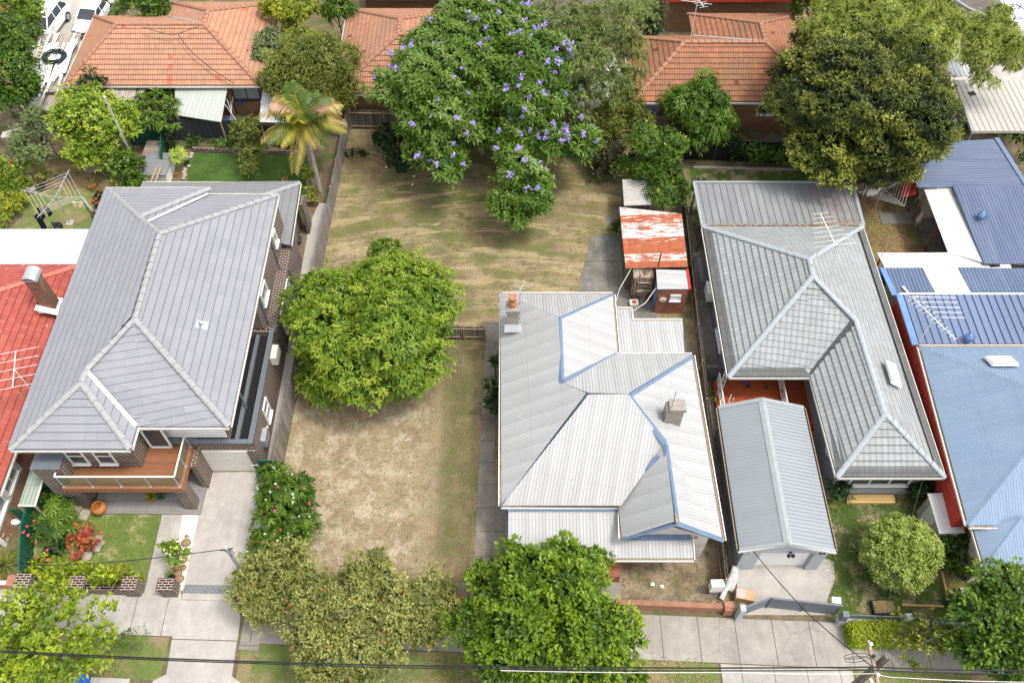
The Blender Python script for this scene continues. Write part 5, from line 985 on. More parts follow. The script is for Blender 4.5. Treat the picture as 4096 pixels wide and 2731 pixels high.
def leaves(P, D, Tn, L, Wd, per, rs, upb=.5, spread=(.5, 1.35), droop=.25, jit=.05, mixr=(.6, .25, .15)):
    n = len(P); ax = nrm(D*.8+np.array([0, 0, upb])+rs.normal(0, .18, (n, 3))); a = np.where(np.abs(ax[:, 2:3]) < .9, np.array([[0, 0, 1.]]), np.array([[1., 0, 0]]))
    u = nrm(np.cross(ax, a)); w = np.cross(ax, u); VV = []; RR = []; ph = rs.uniform(0, 6.28, n)
    for k in range(per):
        t = ph+2*math.pi*k/per+rs.normal(0, .25, n); al = rs.uniform(spread[0], spread[1], n)
        d = nrm(ax*np.cos(al)[:, None]+(u*np.cos(t)[:, None]+w*np.sin(t)[:, None])*np.sin(al)[:, None]); ln = (L*rs.uniform(.65, 1.25, n))[:, None]
        b = P+rs.normal(0, jit, (n, 3)); sd = nrm(np.cross(d, ax)+1e-6); mid = b+d*ln*.5; tip = b+d*ln; tip[:, 2] -= (droop*ln[:, 0]); wd = Wd*rs.uniform(.8, 1.2, n)[:, None]*.5
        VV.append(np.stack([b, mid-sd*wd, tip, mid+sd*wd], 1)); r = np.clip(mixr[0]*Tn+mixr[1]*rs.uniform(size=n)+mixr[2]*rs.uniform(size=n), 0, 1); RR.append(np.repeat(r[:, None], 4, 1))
    v = np.concatenate(VV).reshape(-1, 3); return v, np.arange(len(v)).reshape(-1, 4), np.concatenate(RR).ravel()
def limbs(m, base, tops, r, rng):
    top = sum(tops, V((0, 0, 0)))/len(tops); f = base+(top-base)*.45; f.x += rng.uniform(-.1, .1)
    m.tube([base, base+(f-base)*.5+V((rng.uniform(-.08, .08), 0, 0)), f], r, 8, r2=r*.7)
    for q in tops:
        mid = f+(q-f)*.5+V((rng.uniform(-.25, .25), rng.uniform(-.25, .25), .15)); m.tube([f-V((0, 0, .05)), mid, q], r*.5, 5, r2=r*.12)
        for _ in range(2): e = mid+(q-mid)*rng.uniform(.2, .7); m.tube([e, e+V((rng.uniform(-1, 1), rng.uniform(-1, 1), rng.uniform(.1, .8)))*(q-f).length*.28], r*.2, 4, r2=r*.05)
LM = {}
def lm(cols, **k):
    if cols not in LM: LM[cols] = leafmat('leaves_'+str(len(LM)), C[cols], **k)
    return LM[cols]
C = dict(
 mango=[(.05, .1, .008), (.11, .19, .012), (.21, .3, .02), (.38, .42, .05)], jac=[(.035, .085, .01), (.07, .15, .014), (.13, .22, .022), (.27, .33, .12)],
 gum=[(.08, .1, .03), (.14, .18, .05), (.22, .27, .08), (.33, .36, .13)], fig=[(.012, .02, .006), (.04, .058, .01), (.15, .175, .022), (.52, .53, .1)],
 olive=[(.06, .08, .015), (.14, .17, .025), (.24, .27, .04), (.36, .38, .08)], lime=[(.07, .13, .012), (.17, .26, .02), (.31, .4, .04), (.5, .56, .12)],
 dark=[(.01, .026, .009), (.02, .05, .013), (.035, .075, .018), (.06, .11, .025)], green=[(.03, .07, .008), (.065, .13, .012), (.12, .21, .018), (.2, .3, .035)],
 yellow=[(.12, .16, .015), (.25, .29, .02), (.38, .4, .03), (.5, .48, .05)], pale=[(.1, .14, .055), (.17, .22, .085), (.25, .3, .12), (.33, .37, .17)],
 bottle=[(.1, .115, .03), (.2, .22, .05), (.31, .33, .085), (.44, .44, .17)], street=[(.035, .08, .005), (.085, .15, .008), (.16, .25, .012), (.32, .4, .03)],
 limest=[(.06, .11, .01), (.14, .21, .015), (.27, .35, .02), (.44, .48, .05)], ball=[(.12, .17, .03), (.22, .29, .05), (.33, .4, .09), (.5, .54, .2)],
 hedge=[(.12, .18, .01), (.2, .27, .012), (.32, .38, .015), (.42, .45, .03)], conifer=[(.012, .04, .008), (.025, .065, .012), (.05, .1, .02)], redleaf=[(.25, .03, .02), (.38, .09, .04), (.36, .2, .06), (.12, .16, .03)],
 brown=[(.04, .045, .02), (.07, .075, .03), (.1, .09, .04)], feather=[(.08, .11, .02), (.2, .25, .04), (.38, .44, .09), (.56, .6, .26)], purple=[(.3, .2, .62), (.42, .32, .78), (.55, .45, .85)], pink=[(.7, .08, .14), (.75, .2, .25)], whitef=[(.75, .73, .6), (.8, .8, .75)], redf=[(.6, .06, .03), (.65, .15, .06)], magenta=[(.6, .02, .2), (.5, .02, .25)], yellowf=[(.7, .5, .03), (.7, .6, .1)])
STY = dict(ros=dict(dens=13, L=.27, Wd=.085, per=7, upb=.6, spread=(.7, 1.5), droop=.25), fine=dict(dens=40, L=.13, Wd=.055, per=4, upb=.5, spread=(.3, 1.2), droop=.05),
 med=dict(dens=20, L=.2, Wd=.09, per=5, upb=.6, spread=(.4, 1.3), droop=.15), jac=dict(dens=21, L=.32, Wd=.11, per=5, upb=.6, spread=(.6, 1.4), droop=.12), gum=dict(dens=20, L=.3, Wd=.05, per=7, upb=-.25, spread=(.2, 1.2), droop=.4),
 long=dict(dens=16, L=.34, Wd=.07, per=7, upb=.3, spread=(.6, 1.4), droop=.45), street=dict(dens=17, L=.24, Wd=.12, per=5, upb=.7, spread=(.5, 1.2), droop=.1), ball=dict(dens=150, L=.12, Wd=.08, per=4, upb=.7, spread=(.4, 1.3), droop=0.), tiny=dict(dens=170, L=.11, Wd=.07, per=4, upb=.4, spread=(.3, 1.2), droop=0.))
TN = [0]
def tree(label, ells, cols, sty='med', k=22, s=.34, name='tree', cat='tree', base=None, tr=None, bark='bark', fl=None, group=None, dk=1., Lk=1., flat=.8, thin=0, low=-.55, inner=.8, trunk=True, core=.74, thick=.13, flname='blossoms', fill=1., cl=1.15):
    TN[0] += 1; rs = np.random.RandomState(TN[0]*17+3); rng = random.Random(TN[0]); E = []
    for e in ells:     # (px, py, height of centre, radius in px, y factor, z factor)
        c = ov(e[0], e[1], e[2]); r = e[3]*mpp(c); E.append(np.array([*c, r, r*(e[4] if len(e) > 4 else 1), r*(e[5] if len(e) > 5 else .85)]))
    b = V((E[0][0], E[0][1], 0)) if base is None else V((*ov(*base, 0)[:2], 0)); t = T(name, label, cat, b, group)
    lb = lobes(E, k, s, rs, flat, core); S = dict(STY[sty]); dens = S.pop('dens')*dk; S['L'] *= Lk; S['Wd'] *= Lk
    P, D, Tn = scatter(lb, dens/Lk**1.4, rs, low, inner, thick, thin)
    nz = np.zeros(len(P))      # clumps of new shoots push out; highlights and hollow shade painted into leaf tone
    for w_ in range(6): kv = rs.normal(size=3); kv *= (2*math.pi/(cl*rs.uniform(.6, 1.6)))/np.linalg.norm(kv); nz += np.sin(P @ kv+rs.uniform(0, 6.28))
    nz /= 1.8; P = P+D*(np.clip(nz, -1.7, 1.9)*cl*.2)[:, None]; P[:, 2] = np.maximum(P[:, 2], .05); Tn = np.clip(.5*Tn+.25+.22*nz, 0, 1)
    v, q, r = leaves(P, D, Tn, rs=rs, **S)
    lb2 = lb.copy(); lb2[:, 3:6] *= .74; big = dict(S); big['L'] = max(.3, S['L']*1.5); big['Wd'] = big['L']*.55; big['per'] = 4; big['spread'] = (.6, 1.5)      # larger inner leaves added to block light, toned darker to paint shaded gaps
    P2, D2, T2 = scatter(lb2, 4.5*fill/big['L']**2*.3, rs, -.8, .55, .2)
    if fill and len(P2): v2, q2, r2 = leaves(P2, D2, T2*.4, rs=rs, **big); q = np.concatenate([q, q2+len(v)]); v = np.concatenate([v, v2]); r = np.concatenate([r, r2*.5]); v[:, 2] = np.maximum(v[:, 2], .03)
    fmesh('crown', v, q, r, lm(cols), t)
    if trunk:
        m = MB(); rr = tr or max(.04, .055*E[0][3]); tops = [V(l[:3]) for l in lb[[i for i in range(len(lb)) if lb[i][6] != .5][:7]]] or [V(E[0][:3])]
        limbs(m, b, tops, rr, rng); m.build('trunk', M[bark], t)
    for f in (fl or []):       # (colour, count, cluster size, low, petal, window)
        cols2, n, sz, pet = f[:4]; ok = np.arange(len(P))
        ok = ok[(D[:, 2] > .05) & (D[:, 1] < .55)]
        if len(f) > 4: w0_, w1_, w2_, w3_ = f[4]; u = 2048+FP*P[:, 0]/(P[:, 1]*math.cos(TH)-(P[:, 2]-CH)*math.sin(TH)); ok = ok[(u[ok]/1.7415 > w0_) & (u[ok]/1.7415 < w1_)]
        if len(ok) == 0: continue
        idx = rs.choice(ok, min(n, len(ok)), replace=False); c = P[idx]+D[idx]*.2+np.array([0, -.05, .16]); per = 10; Pc = np.repeat(c, per, 0)+rs.normal(0, sz*.42, (len(c)*per, 3)); Dc = nrm(rs.normal(size=Pc.shape)+np.array([0, -.3, .6]))
        v, q, r = leaves(Pc, Dc, np.full(len(Pc), .5), pet, pet*.8, 3, rs, spread=(.6, 1.3), droop=0, jit=.01); fmesh(flname, v, q, r, lm(cols2, tr=.15), t)
    return t
# --- centre lot ---
tree('large bright green tree with whorled leaves standing left in the dry lawn', [(865, 770, 3.2, 165, 1, .9), (750, 790, 2.6, 95), (760, 870, 1.6, 75, .9, .8), (960, 800, 2.6, 85), (890, 630, 4.2, 62), (905, 585, 4.6, 22, 1, 1.6), (730, 690, 2.4, 62), (960, 680, 3.4, 62), (860, 880, 1.4, 60, .8, .8)], 'mango', 'ros', k=60, s=.42, base=(845, 860), dk=1.15)
tree('sprawling jacaranda with mauve blossom over the back of the dry lawn', [(1090, 170, 6.5, 165, .9, .6), (980, 220, 5.5, 105), (1250, 210, 5.6, 110), (1150, 75, 6, 90), (995, 335, 3.6, 82, 1, .8), (1085, 300, 4., 80, 1, .7), (1215, 300, 4., 105, 1, .8), (1200, 420, 3.2, 88, 1, .85), (1185, 475, 2.4, 62, .9, .8), (1310, 340, 3.6, 58), (1290, 160, 5.6, 55), (960, 130, 5.6, 62)], 'jac', 'jac', k=75, s=.42, base=(1150, 395), tr=.3, fl=[('purple', 150, .17, .12), ('purple', 45, .2, .13, (1190, 1380, 0, 0))], dk=1.1)
tree('tall loose gum tree with pale limbs behind the jacaranda', [(1330, 130, 7, 92, 1, .7), (1420, 60, 7.5, 75), (1310, 60, 7, 55), (1290, 30, 7, 45), (1440, 110, 7, 50), (1400, 185, 5.5, 70, 1, .7), (1350, 230, 4.6, 55), (1230, 40, 6, 45), (1460, 20, 6.5, 45)], 'gum', 'gum', k=60, s=.42, base=(1365, 300), bark='palebark', tr=.2, dk=.75, inner=.7, core=.4, fill=.25, thin=.15)
tree('olive green shrub between the gum tree and the dark green tree', [(1400, 290, 2.6, 55), (1430, 245, 3, 50), (1460, 265, 2.4, 38)], 'olive', 'fine', name='shrub', cat='shrub', dk=.8)
tree('brownish shaded shrub at the right end of the jacaranda', [(1395, 350, 1.6, 45), (1380, 395, 1, 30)], 'brown', 'fine', name='shrub', cat='shrub', dk=.7)
tree('dark shaded shrub against the back paling fence', [(905, 335, 1.8, 45), (925, 375, 1.1, 35), (890, 310, 2., 28)], 'dark', 'fine', name='shrub', cat='shrub', dk=.8)
tree('dense dark green tree over the tin shed', [(1495, 350, 2.8, 72, 1, .9), (1525, 400, 2.4, 62), (1470, 390, 2.2, 45), (1510, 440, 2.2, 50, 1, .8), (1550, 450, 2.2, 38), (1470, 320, 2.8, 40)], 'green', 'fine', k=45, s=.36, base=(1510, 420), dk=.9, fl=[('yellowf', 12, .08, .05)])
tree('small dark shrub at the corner of the rusty shed', [(1416, 520, .5, 12)], 'dark', 'fine', name='shrub', cat='shrub', trunk=False)
tree('glossy shrub between the concrete path and the cottage wall', [(1135, 925, 1.3, 26, 1, 1), (1132, 890, 1.2, 20)], 'dark', 'street', k=10, name='shrub', cat='shrub', dk=1.3)
tree('oleander bush with pink and white flowers at the left lawn edge', [(650, 1130, 1.6, 62, 1.1, .8), (650, 1210, 1.4, 70, 1.1, .8), (625, 1255, 1.2, 48), (690, 1170, 1.3, 45), (610, 1100, 1.3, 32)], 'green', 'long', k=40, s=.34, name='oleander', cat='shrub', dk=1., fl=[('pink', 30, .04, .045), ('whitef', 26, .04, .045)])
for lab, el in (('bottlebrush tree at the left corner of the dry lawn', [(640, 1350, 2.2, 88, 1, .8), (600, 1320, 2.2, 50), (690, 1320, 2.2, 40), (600, 1400, 2, 48)]), ('large olive green bottlebrush tree in the front centre', [(790, 1420, 3.2, 125, 1, .7), (840, 1350, 3.2, 72), (720, 1450, 3, 95), (870, 1460, 3, 92), (790, 1520, 2.8, 100), (900, 1390, 3, 65), (740, 1370, 2.8, 60)]), ('thinner bottlebrush tree beside the big green street tree', [(975, 1400, 2.6, 68, 1, .7), (1000, 1360, 2.6, 42), (960, 1440, 2.5, 52)])):
    tree(lab, el, 'bottle', 'med', k=42, s=.36, name='bottlebrush_tree', cat='tree', fl=[('redf', 14 if 'large' in lab else 6, .03, .04)], group='bottlebrush trees along the footpath', dk=1.15, Lk=.85)
tree('big vivid green street tree in front of the cottage veranda', [(1250, 1440, 3.6, 150, 1, .75), (1160, 1360, 3.4, 75), (1300, 1340, 3.6, 90), (1240, 1300, 4, 52), (1390, 1440, 3.2, 70), (1150, 1480, 3.2, 95), (1330, 1500, 3.2, 120), (1200, 1550, 3, 110), (1370, 1280, 3.4, 30), (1180, 1270, 3.6, 30), (1110, 1310, 3.2, 38), (1430, 1540, 3, 45), (1295, 1260, 4, 18)], 'street', 'street', k=85, s=.4, base=(1240, 1500), tr=.2, dk=1.15)
tree('lime green street tree at the bottom left corner', [(110, 1470, 3.4, 125, 1, .7), (60, 1400, 3.2, 60), (160, 1370, 3.4, 62), (215, 1420, 3.2, 52), (200, 1510, 3, 75), (40, 1530, 3, 90), (262, 1400, 3.2, 26), (225, 1350, 3.2, 24), (130, 1310, 3.4, 30)], 'limest', 'street', k=62, s=.27, base=(90, 1500), inner=.72, core=.3, dk=1., fill=.15)
tree('dense dark green street tree at the bottom right corner', [(2290, 1430, 3.2, 95, 1, .8), (2330, 1360, 3.4, 55), (2240, 1390, 3, 45), (2330, 1500, 3, 90), (2250, 1490, 3, 60)], 'green', 'street', k=60, s=.36, dk=1.15)
tree('thin spindly street sapling in front of the slate fence', [(2080, 1440, 1.8, 36), (2130, 1470, 1.6, 40), (2170, 1440, 1.7, 30), (2060, 1490, 1.5, 26), (2110, 1530, 1.2, 28)], 'olive', 'med', k=24, s=.3, inner=.7, core=.3, dk=.7)
tree('wispy dark weedy shrub on the nature strip', [(300, 1480, .8, 34, 1.2, .8)], 'green', 'fine', name='shrub', cat='shrub', dk=.28, core=.3, inner=.5, fill=0)
# --- right side ---
tree('ball-clipped light green tree on the front lawn', [(2070, 1270, 1.9, 82, 1, .95)], 'ball', 'ball', k=60, s=.12, core=.97, dk=1., name='topiary_tree', flat=1, cl=.45, thick=.05)
for lab, x in (('bushy conifer at the left end of the grey house front', 1922), ('bushy conifer at the right end of the grey house front', 2110)):
    tree(lab, [(x, 1125, .9, 30, 1, 1.1), (x+8, 1110, 1.2, 18)], 'conifer', 'fine', k=12, name='conifer', cat='conifer', group='conifers at the grey house front', dk=.8)
def hedge(label, x0, x1, y0, y1, h, cols, name='hedge', jit=.035, dens=2400):
    TN[0] += 1; rs = np.random.RandomState(TN[0]); t = T(name, label, 'hedge', ((x0+x1)/2, (y0+y1)/2, 0)); pts = []; nn = []
    for ax, lo, A in ((2, 1, (x1-x0)*(y1-y0)), (1, -1, (x1-x0)*h), (1, 1, (x1-x0)*h), (0, -1, (y1-y0)*h), (0, 1, (y1-y0)*h)):
        n = int(A*dens/8); p = np.stack([rs.uniform(x0, x1, n), rs.uniform(y0, y1, n), rs.uniform(.05, h, n)], 1); d = np.zeros((n, 3)); d[:, ax] = lo
        p[:, ax] = ([x0, y0, 0][ax] if lo < 0 else [x1, y1, h][ax]) if not (ax == 2) else h
        p += rs.normal(0, jit, p.shape); p[:, 2] += .05*np.sin(p[:, 0]*3); pts.append(p); nn.append(d)
    P = np.concatenate(pts); D = np.concatenate(nn); v, q, r = leaves(P, D, rs.uniform(size=len(P)), .11, .06, 4, rs, spread=(.4, 1.3)); fmesh('foliage', v, q, r, lm(cols), t)
    m = MB(); [m.bar((x0+.2+k*.4, (y0+y1)/2, 0), (x0+.25+k*.4, (y0+y1)/2+.1, h*.8), .04) for k in range(int((x1-x0-.3)/.4))]; m.build('branches', M['bark'], t); return t
p, q = at(3, 3, 400*1.7497, 680*1.7497), at(3, 3, 660*1.7497, 610*1.7497)
hedge('clipped yellow-green hedge in front of the slate fence', 15.7, 19.1, 12.5, 13.4, .8, 'hedge'); hedge('clipped yellow-green hedge end behind the street sapling', 19.9, 21.6, 12.5, 13.2, .7, 'hedge')
a, b = at(0, 3, 270, 700), at(0, 3, 1180, 720)
tree('yellow-green shrub hedge behind the left front wall', [(95, 1308, .6, 28), (130, 1318, .6, 26), (165, 1318, .6, 26), (200, 1320, .6, 26), (235, 1322, .6, 26), (270, 1326, .5, 24), (300, 1332, .5, 20)], 'hedge', 'med', k=30, dk=1.3, cl=.4, name='hedge', cat='hedge', trunk=False)
tree('taller yellow shrub at the right end of the left front hedge', [(285, 1312, .9, 18, 1, 1.2)], 'yellow', 'med', k=6, name='shrub', cat='shrub')
tree('yellow-green lily pilly sapling beside the pebble strip', [(398, 1268, 1.4, 28, 1, 1.1), (410, 1290, 1., 16)], 'lime', 'med', k=14, s=.4, dk=.7, inner=.6, core=.5, fl=[('whitef', 6, .04, .04)])
tree('red and orange leaved shrub on the left front lawn', [(190, 1235, 1., 32, 1, .9), (178, 1255, .8, 22)], 'redleaf', 'med', k=14, s=.36, name='shrub', cat='shrub', dk=.7, core=.5, fl=[('redf', 8, .07, .07)])
tree('rose bush with pink flowers beside the green fence', [(105, 1215, .8, 26), (120, 1260, .6, 26), (100, 1290, .6, 22)], 'dark', 'med', k=14, name='rose_bush', cat='shrub', dk=.6, core=.5, fl=[('pink', 14, .05, .06)])
tree('ball of lime foliage at the corner of the green fence', [(160, 1200, .5, 14)], 'lime', 'med', name='shrub', cat='shrub', trunk=False)
tree('round dark shrub beside the white garden shed', [(2185, 1250, 1., 32, 1, .9)], 'green', 'med', k=14, name='shrub', cat='shrub')
tree('leafy shrub in the bed below the white garden shed', [(2205, 1300, .8, 26)], 'green', 'street', k=10, name='shrub', cat='shrub', dk=.8, inner=.6)
# --- back right ---
tree('huge dense fig tree with yellow-green tips behind the grey house', [(1965, 260, 5.5, 185, .95, .8), (1850, 180, 6, 80), (1850, 300, 4.5, 72), (1930, 350, 4, 90), (2050, 350, 4., 90), (2080, 230, 5.5, 90), (1800, 240, 5, 55), (1870, 120, 6, 60), (1990, 400, 3.2, 45), (2125, 330, 4, 42)], 'fig', 'street', k=110, s=.32, base=(1960, 385), tr=.4, dk=1.25, Lk=.85)
tree('tall feathery light green gum beyond the fig tree', [(2060, 60, 8.5, 85, 1, .6), (1960, 50, 8.5, 72, 1, .6), (2130, 100, 8, 68, 1, .6), (2000, 130, 8.2, 62, 1, .6), (2090, 150, 7.6, 62), (2030, 185, 7.8, 45), (1960, 110, 8.2, 45), (1900, 70, 8.5, 48), (2160, 50, 8.2, 52), (1900, 20, 8.5, 45), (2010, 5, 9, 60), (2040, 200, 7, 32), (2115, 10, 9, 50)], 'feather', 'gum', k=90, s=.4, base=(2110, 330), bark='palebark', tr=.25, dk=1.3, inner=.72, Lk=.7, flat=.6, cl=.9)
tree('separate feathery gum limb with light green foliage at the right edge', [(2290, 100, 7, 62, 1, .7), (2240, 140, 6.8, 40, 1, .7), (2330, 130, 6.8, 50), (2290, 55, 7, 42), (2230, 75, 7, 32), (2260, 180, 6, 32)], 'feather', 'gum', k=50, s=.42, bark='palebark', base=(2200, 260), dk=1.2, Lk=.7, flat=.6, cl=.9, fill=.6)
tree('long-leaved dark green tree in front of the weathered terracotta roof', [(1610, 255, 2.8, 70, 1, .85), (1600, 220, 3.2, 42), (1650, 270, 2.5, 45), (1570, 270, 2.5, 36), (1605, 295, 2, 50)], 'green', 'long', k=34, s=.36, fl=None)
tree('low climbing vine row along the black fence', [(1700, 335, 1.2, 20), (1740, 355, 1.2, 24), (1775, 350, 1.2, 24), (1810, 365, 1.2, 24), (1845, 375, 1.2, 24)], 'green', 'med', k=22, name='vine', cat='vine', dk=.8)
tree('small round shrub tree in front of the black fence', [(1692, 335, 1.6, 22), (1690, 355, 1., 16)], 'dark', 'med', k=8, name='shrub', cat='shrub')
tree('bushy green hedge along the top of the rear blue roof', [(2200, 355-65, 1.6, 28), (2235, 282, 1.6, 28), (2270, 285, 1.6, 26), (2310, 290, 1.8, 32), (2350, 310, 1.8, 36), (2365, 360, 1.6, 34)], 'green', 'fine', k=30, name='hedge', cat='hedge')
tree('bare-twigged shrub with red flowers beside the rear blue roof', [(2120, 290, 2.6, 26), (2135, 330, 2., 20), (2150, 345, 1.6, 16)], 'olive', 'fine', k=10, name='shrub', cat='shrub', dk=.4, core=.4, inner=.5, fl=[('magenta', 14, .05, .05)])
tree('dark green tree between the gum tree and the brick house at top', [(1500, 40, 3.5, 40), (1470, 25, 3.5, 30), (1490, 75, 2.5, 28)], 'dark', 'med', k=18)
tree('yellow-tinged tree at the top edge above the gum tree', [(1430, 0, 5, 48), (1475, -5, 5, 34)], 'feather', 'gum', k=18, dk=.9)
tree('bright tree behind the fig at the top edge', [(1880, -10, 5, 58), (1830, 15, 4, 28)], 'green', 'med', k=16)
tree('clipped dark shrub beside the dark driveway at the top', [(1195, 2, 1.2, 30), (1180, 18, 1, 20)], 'green', 'fine', k=8, name='shrub', cat='shrub')
# --- back left ---
tree('wide olive green wattle tree behind the palm', [(720, 150, 4.2, 88, 1, .65), (660, 140, 4.2, 55), (770, 180, 4, 55), (640, 190, 3.6, 52), (800, 220, 3.4, 38), (700, 110, 4.4, 45), (610, 180, 3.2, 32), (770, 240, 2.8, 36)], 'olive', 'fine', k=60, s=.38, base=(715, 270), dk=.85, flat=.7, inner=.72)
tree('grey-green shrub tree between the terracotta roof and the wattle', [(620, 110, 3.4, 42, 1, .8), (600, 125, 3, 26), (640, 95, 3.4, 26)], 'pale', 'med', k=14, dk=.8)
tree('yellow-green tree at the top edge beside the pale terracotta roof', [(665, 30, 4, 55, 1, .8), (640, 15, 4, 34), (700, 20, 4, 36), (665, 70, 3, 30)], 'yellow', 'med', k=24, s=.36)
tree('small mango tree at the top edge beside the orange terracotta roof', [(780, 12, 3.6, 36, 1, .8), (760, 25, 3, 22), (800, 20, 3.4, 24)], 'green', 'long', k=12)
tree('fine-leaved wattle shrub behind the lush back lawn', [(572, 305, 2.2, 38), (560, 330, 1.8, 26), (590, 360, 1.2, 34), (565, 290, 2.2, 26)], 'olive', 'fine', k=22, s=.36, dk=.75, core=.5)
tree('lime green tree with pale tips in the far-left back garden', [(210, 290, 3.2, 78, 1, .85), (185, 240, 3.6, 42), (260, 270, 3.2, 50), (160, 300, 2.6, 40), (225, 350, 1.8, 55), (290, 300, 2.6, 36), (205, 215, 3.8, 26)], 'lime', 'street', k=50, s=.34, dk=1.1, Lk=.85)
tree('glossy round green shrub between the lime tree and the garden bed', [(290, 400, 1.5, 38, 1, 1), (285, 375, 1.8, 26)], 'green', 'street', k=18, name='shrub', cat='shrub')
tree('pale grey-green feathery tree at the far left', [(75, 300, 2.6, 48), (50, 340, 2., 42), (85, 350, 2, 38), (60, 260, 2.8, 32)], 'pale', 'fine', k=24, dk=.75, inner=.7, core=.55)
tree('tall dark green tree at the far left edge', [(30, 90, 6, 55), (10, 150, 5.5, 55), (50, 170, 5, 42), (40, 220, 4, 48), (5, 230, 4, 45), (70, 95, 5.4, 28), (85, 145, 5, 22)], 'green', 'med', k=50, s=.36, dk=.9)
tree('lime leaved tree beside the parked four-wheel drive', [(70, 20, 4.5, 46), (30, 10, 4.5, 46), (60, 45, 4, 34)], 'mango', 'med', k=22)
tree('leafy tree at the top edge right of the white sedan', [(345, 10, 3.5, 36), (365, 25, 3, 26), (310, -5, 3.5, 36)], 'green', 'med', k=20)
tree('red-flowering shrub at the far left edge', [(20, 390, 1.4, 38), (15, 430, 1.2, 34), (50, 420, 1.1, 22)], 'lime', 'fine', k=18, name='shrub', cat='shrub', fl=[('redf', 12, .06, .06)], dk=.7)
tree('yellow-leaved shrub at the left edge above the white patio cover', [(22, 470, .9, 32), (10, 500, .8, 26)], 'yellow', 'med', k=10, name='shrub', cat='shrub')
tree('coral-flowered shrub beside the grey roof corner', [(232, 480, .9, 20, 1.4, .9), (225, 455, .9, 15)], 'dark', 'med', k=10, name='shrub', cat='shrub', fl=[('redf', 16, .05, .06)], dk=.8)
tree('upright dark shrub rising against the pale terracotta roof', [(205, 175, 3.6, 14, 1, 1.6), (228, 190, 3.2, 16, 1, 1.2), (185, 195, 3, 14)], 'dark', 'med', k=10, name='shrub', cat='shrub')
tree('narrow dark shrub beside the green fence', [(387, 300, 1.4, 20), (395, 325, 1., 18)], 'dark', 'fine', k=8, name='shrub', cat='shrub', dk=.6)
tree('low green shrubs beside the dark paver edge', [(535, 325, .6, 16), (510, 330, .5, 14), (440, 325, .6, 16)], 'green', 'med', k=8, name='shrub', cat='shrub', trunk=False)
tree('yellow croton bed beside the palm trunk', [(712, 400, .9, 13, 1, 1.1), (715, 435, .6, 12), (722, 460, .5, 11)], 'yellow', 'med', k=8, name='shrub', cat='shrub', trunk=False)
tree('shrub between the side passage and the bright green tree', [(680, 720, 1., 22), (665, 745, .9, 18)], 'olive', 'fine', k=8, name='shrub', cat='shrub')
tree('low creeping groundcover along the back paling fence', [(800, 352, .25, 16, .5, .6), (830, 352, .25, 20, .5, .6), (780, 350, .25, 12, .6, .6)], 'dark', 'fine', k=8, name='creeper', cat='shrub', trunk=False)
tree('potted yellow-green shrub beside the clothes hoist', [(93, 405, .8, 15)], 'olive', 'med', k=5, name='shrub', cat='shrub', trunk=False)
tree('yellow-flowered shrub beside the stone ornaments', [(62, 428, .5, 13), (50, 415, .5, 12)], 'yellow', 'med', k=5, name='shrub', cat='shrub', trunk=False)
tree('green shrub inside the narrow lawn by the cottage fence', [(1608, 425, .5, 14)], 'dark', 'med', k=5, name='shrub', cat='shrub', trunk=False, fl=[('magenta', 5, .05, .06)])
tree('leafy shrub in the passage beside the orange porch', [(1638, 905, .5, 12)], 'mango', 'med', k=5, name='shrub', cat='shrub', trunk=False)
# --- strap-leaved plants ---
def strap(label, c, n, L, w, cols, name='strap_plant', cat='plant', up=(.2, 1.2), h=0, droop=.5, stemmat='bark', heads=None):
    TN[0] += 1; rs = np.random.RandomState(TN[0]); t = T(name, label, cat, (c[0], c[1], 0)); hs = heads or [(c[0], c[1], h)]; VV = []; RR = []
    for hh in hs:
        for k in range(n):
            a = rs.uniform(0, 6.28); el = rs.uniform(*up); d = np.array([math.cos(a)*math.cos(el), math.sin(a)*math.cos(el), math.sin(el)]); ln = L*rs.uniform(.7, 1.15); s = np.array([-math.sin(a), math.cos(a), 0])*w/2; b = np.array(hh, float); prev = b; r = rs.uniform()
            for i in range(3):
                f = (i+1)/3; nx = b+d*ln*f; nx[2] -= droop*ln*f*f; w0_, w1_ = (.6, 1, .8)[i], (1, .8, .05)[i]; VV.append([prev-s*w0_, nx-s*w1_, nx+s*w1_, prev+s*w0_]); RR.append([r]*4); prev = nx
    v = np.array(VV).reshape(-1, 3); v[:, 2] = np.maximum(v[:, 2], .03); fmesh('leaves', v, np.arange(len(v)).reshape(-1, 4), np.array(RR).ravel(), lm(cols), t)
    m = MB()
    for hh in hs: m.tube([(c[0], c[1], 0), ((c[0]+hh[0])/2, (c[1]+hh[1])/2, hh[2]*.6), hh] if hh[2] > .2 else [(c[0], c[1], 0), (c[0], c[1], .12)], .05, 5)
    m.build('stem', M[stemmat], t); return t
rng = random.Random(9); b = ov(355, 300, 0)
strap('branching dracaena with strappy heads in front of the grey lean-to', b, 30, .6, .08, 'green', 'dracaena', 'tree', (-.1, 1.2), heads=[(*ov(x, y, z)[:2], z) for x, y, z in [(rng.uniform(304, 404), rng.uniform(200, 292), 2.7-rng.random()*1.) for _ in range(52)]])
b = ov(265, 25, 0); strap('dracaena with spiky heads beside the white sedan', b, 26, .6, .07, 'green', 'dracaena', 'tree', (-.1, 1.2), heads=[(*ov(x, y, z)[:2], z) for x, y, z in [(rng.uniform(240, 300), rng.uniform(-5, 30), 2.8-rng.random()*.6) for _ in range(14)]])
strap('large green fountain grass at the far left front', ov(10, 1300), 260, 1.3, .03, 'olive', 'fountain_grass', 'grass clump', (.5, 1.5), droop=.55)
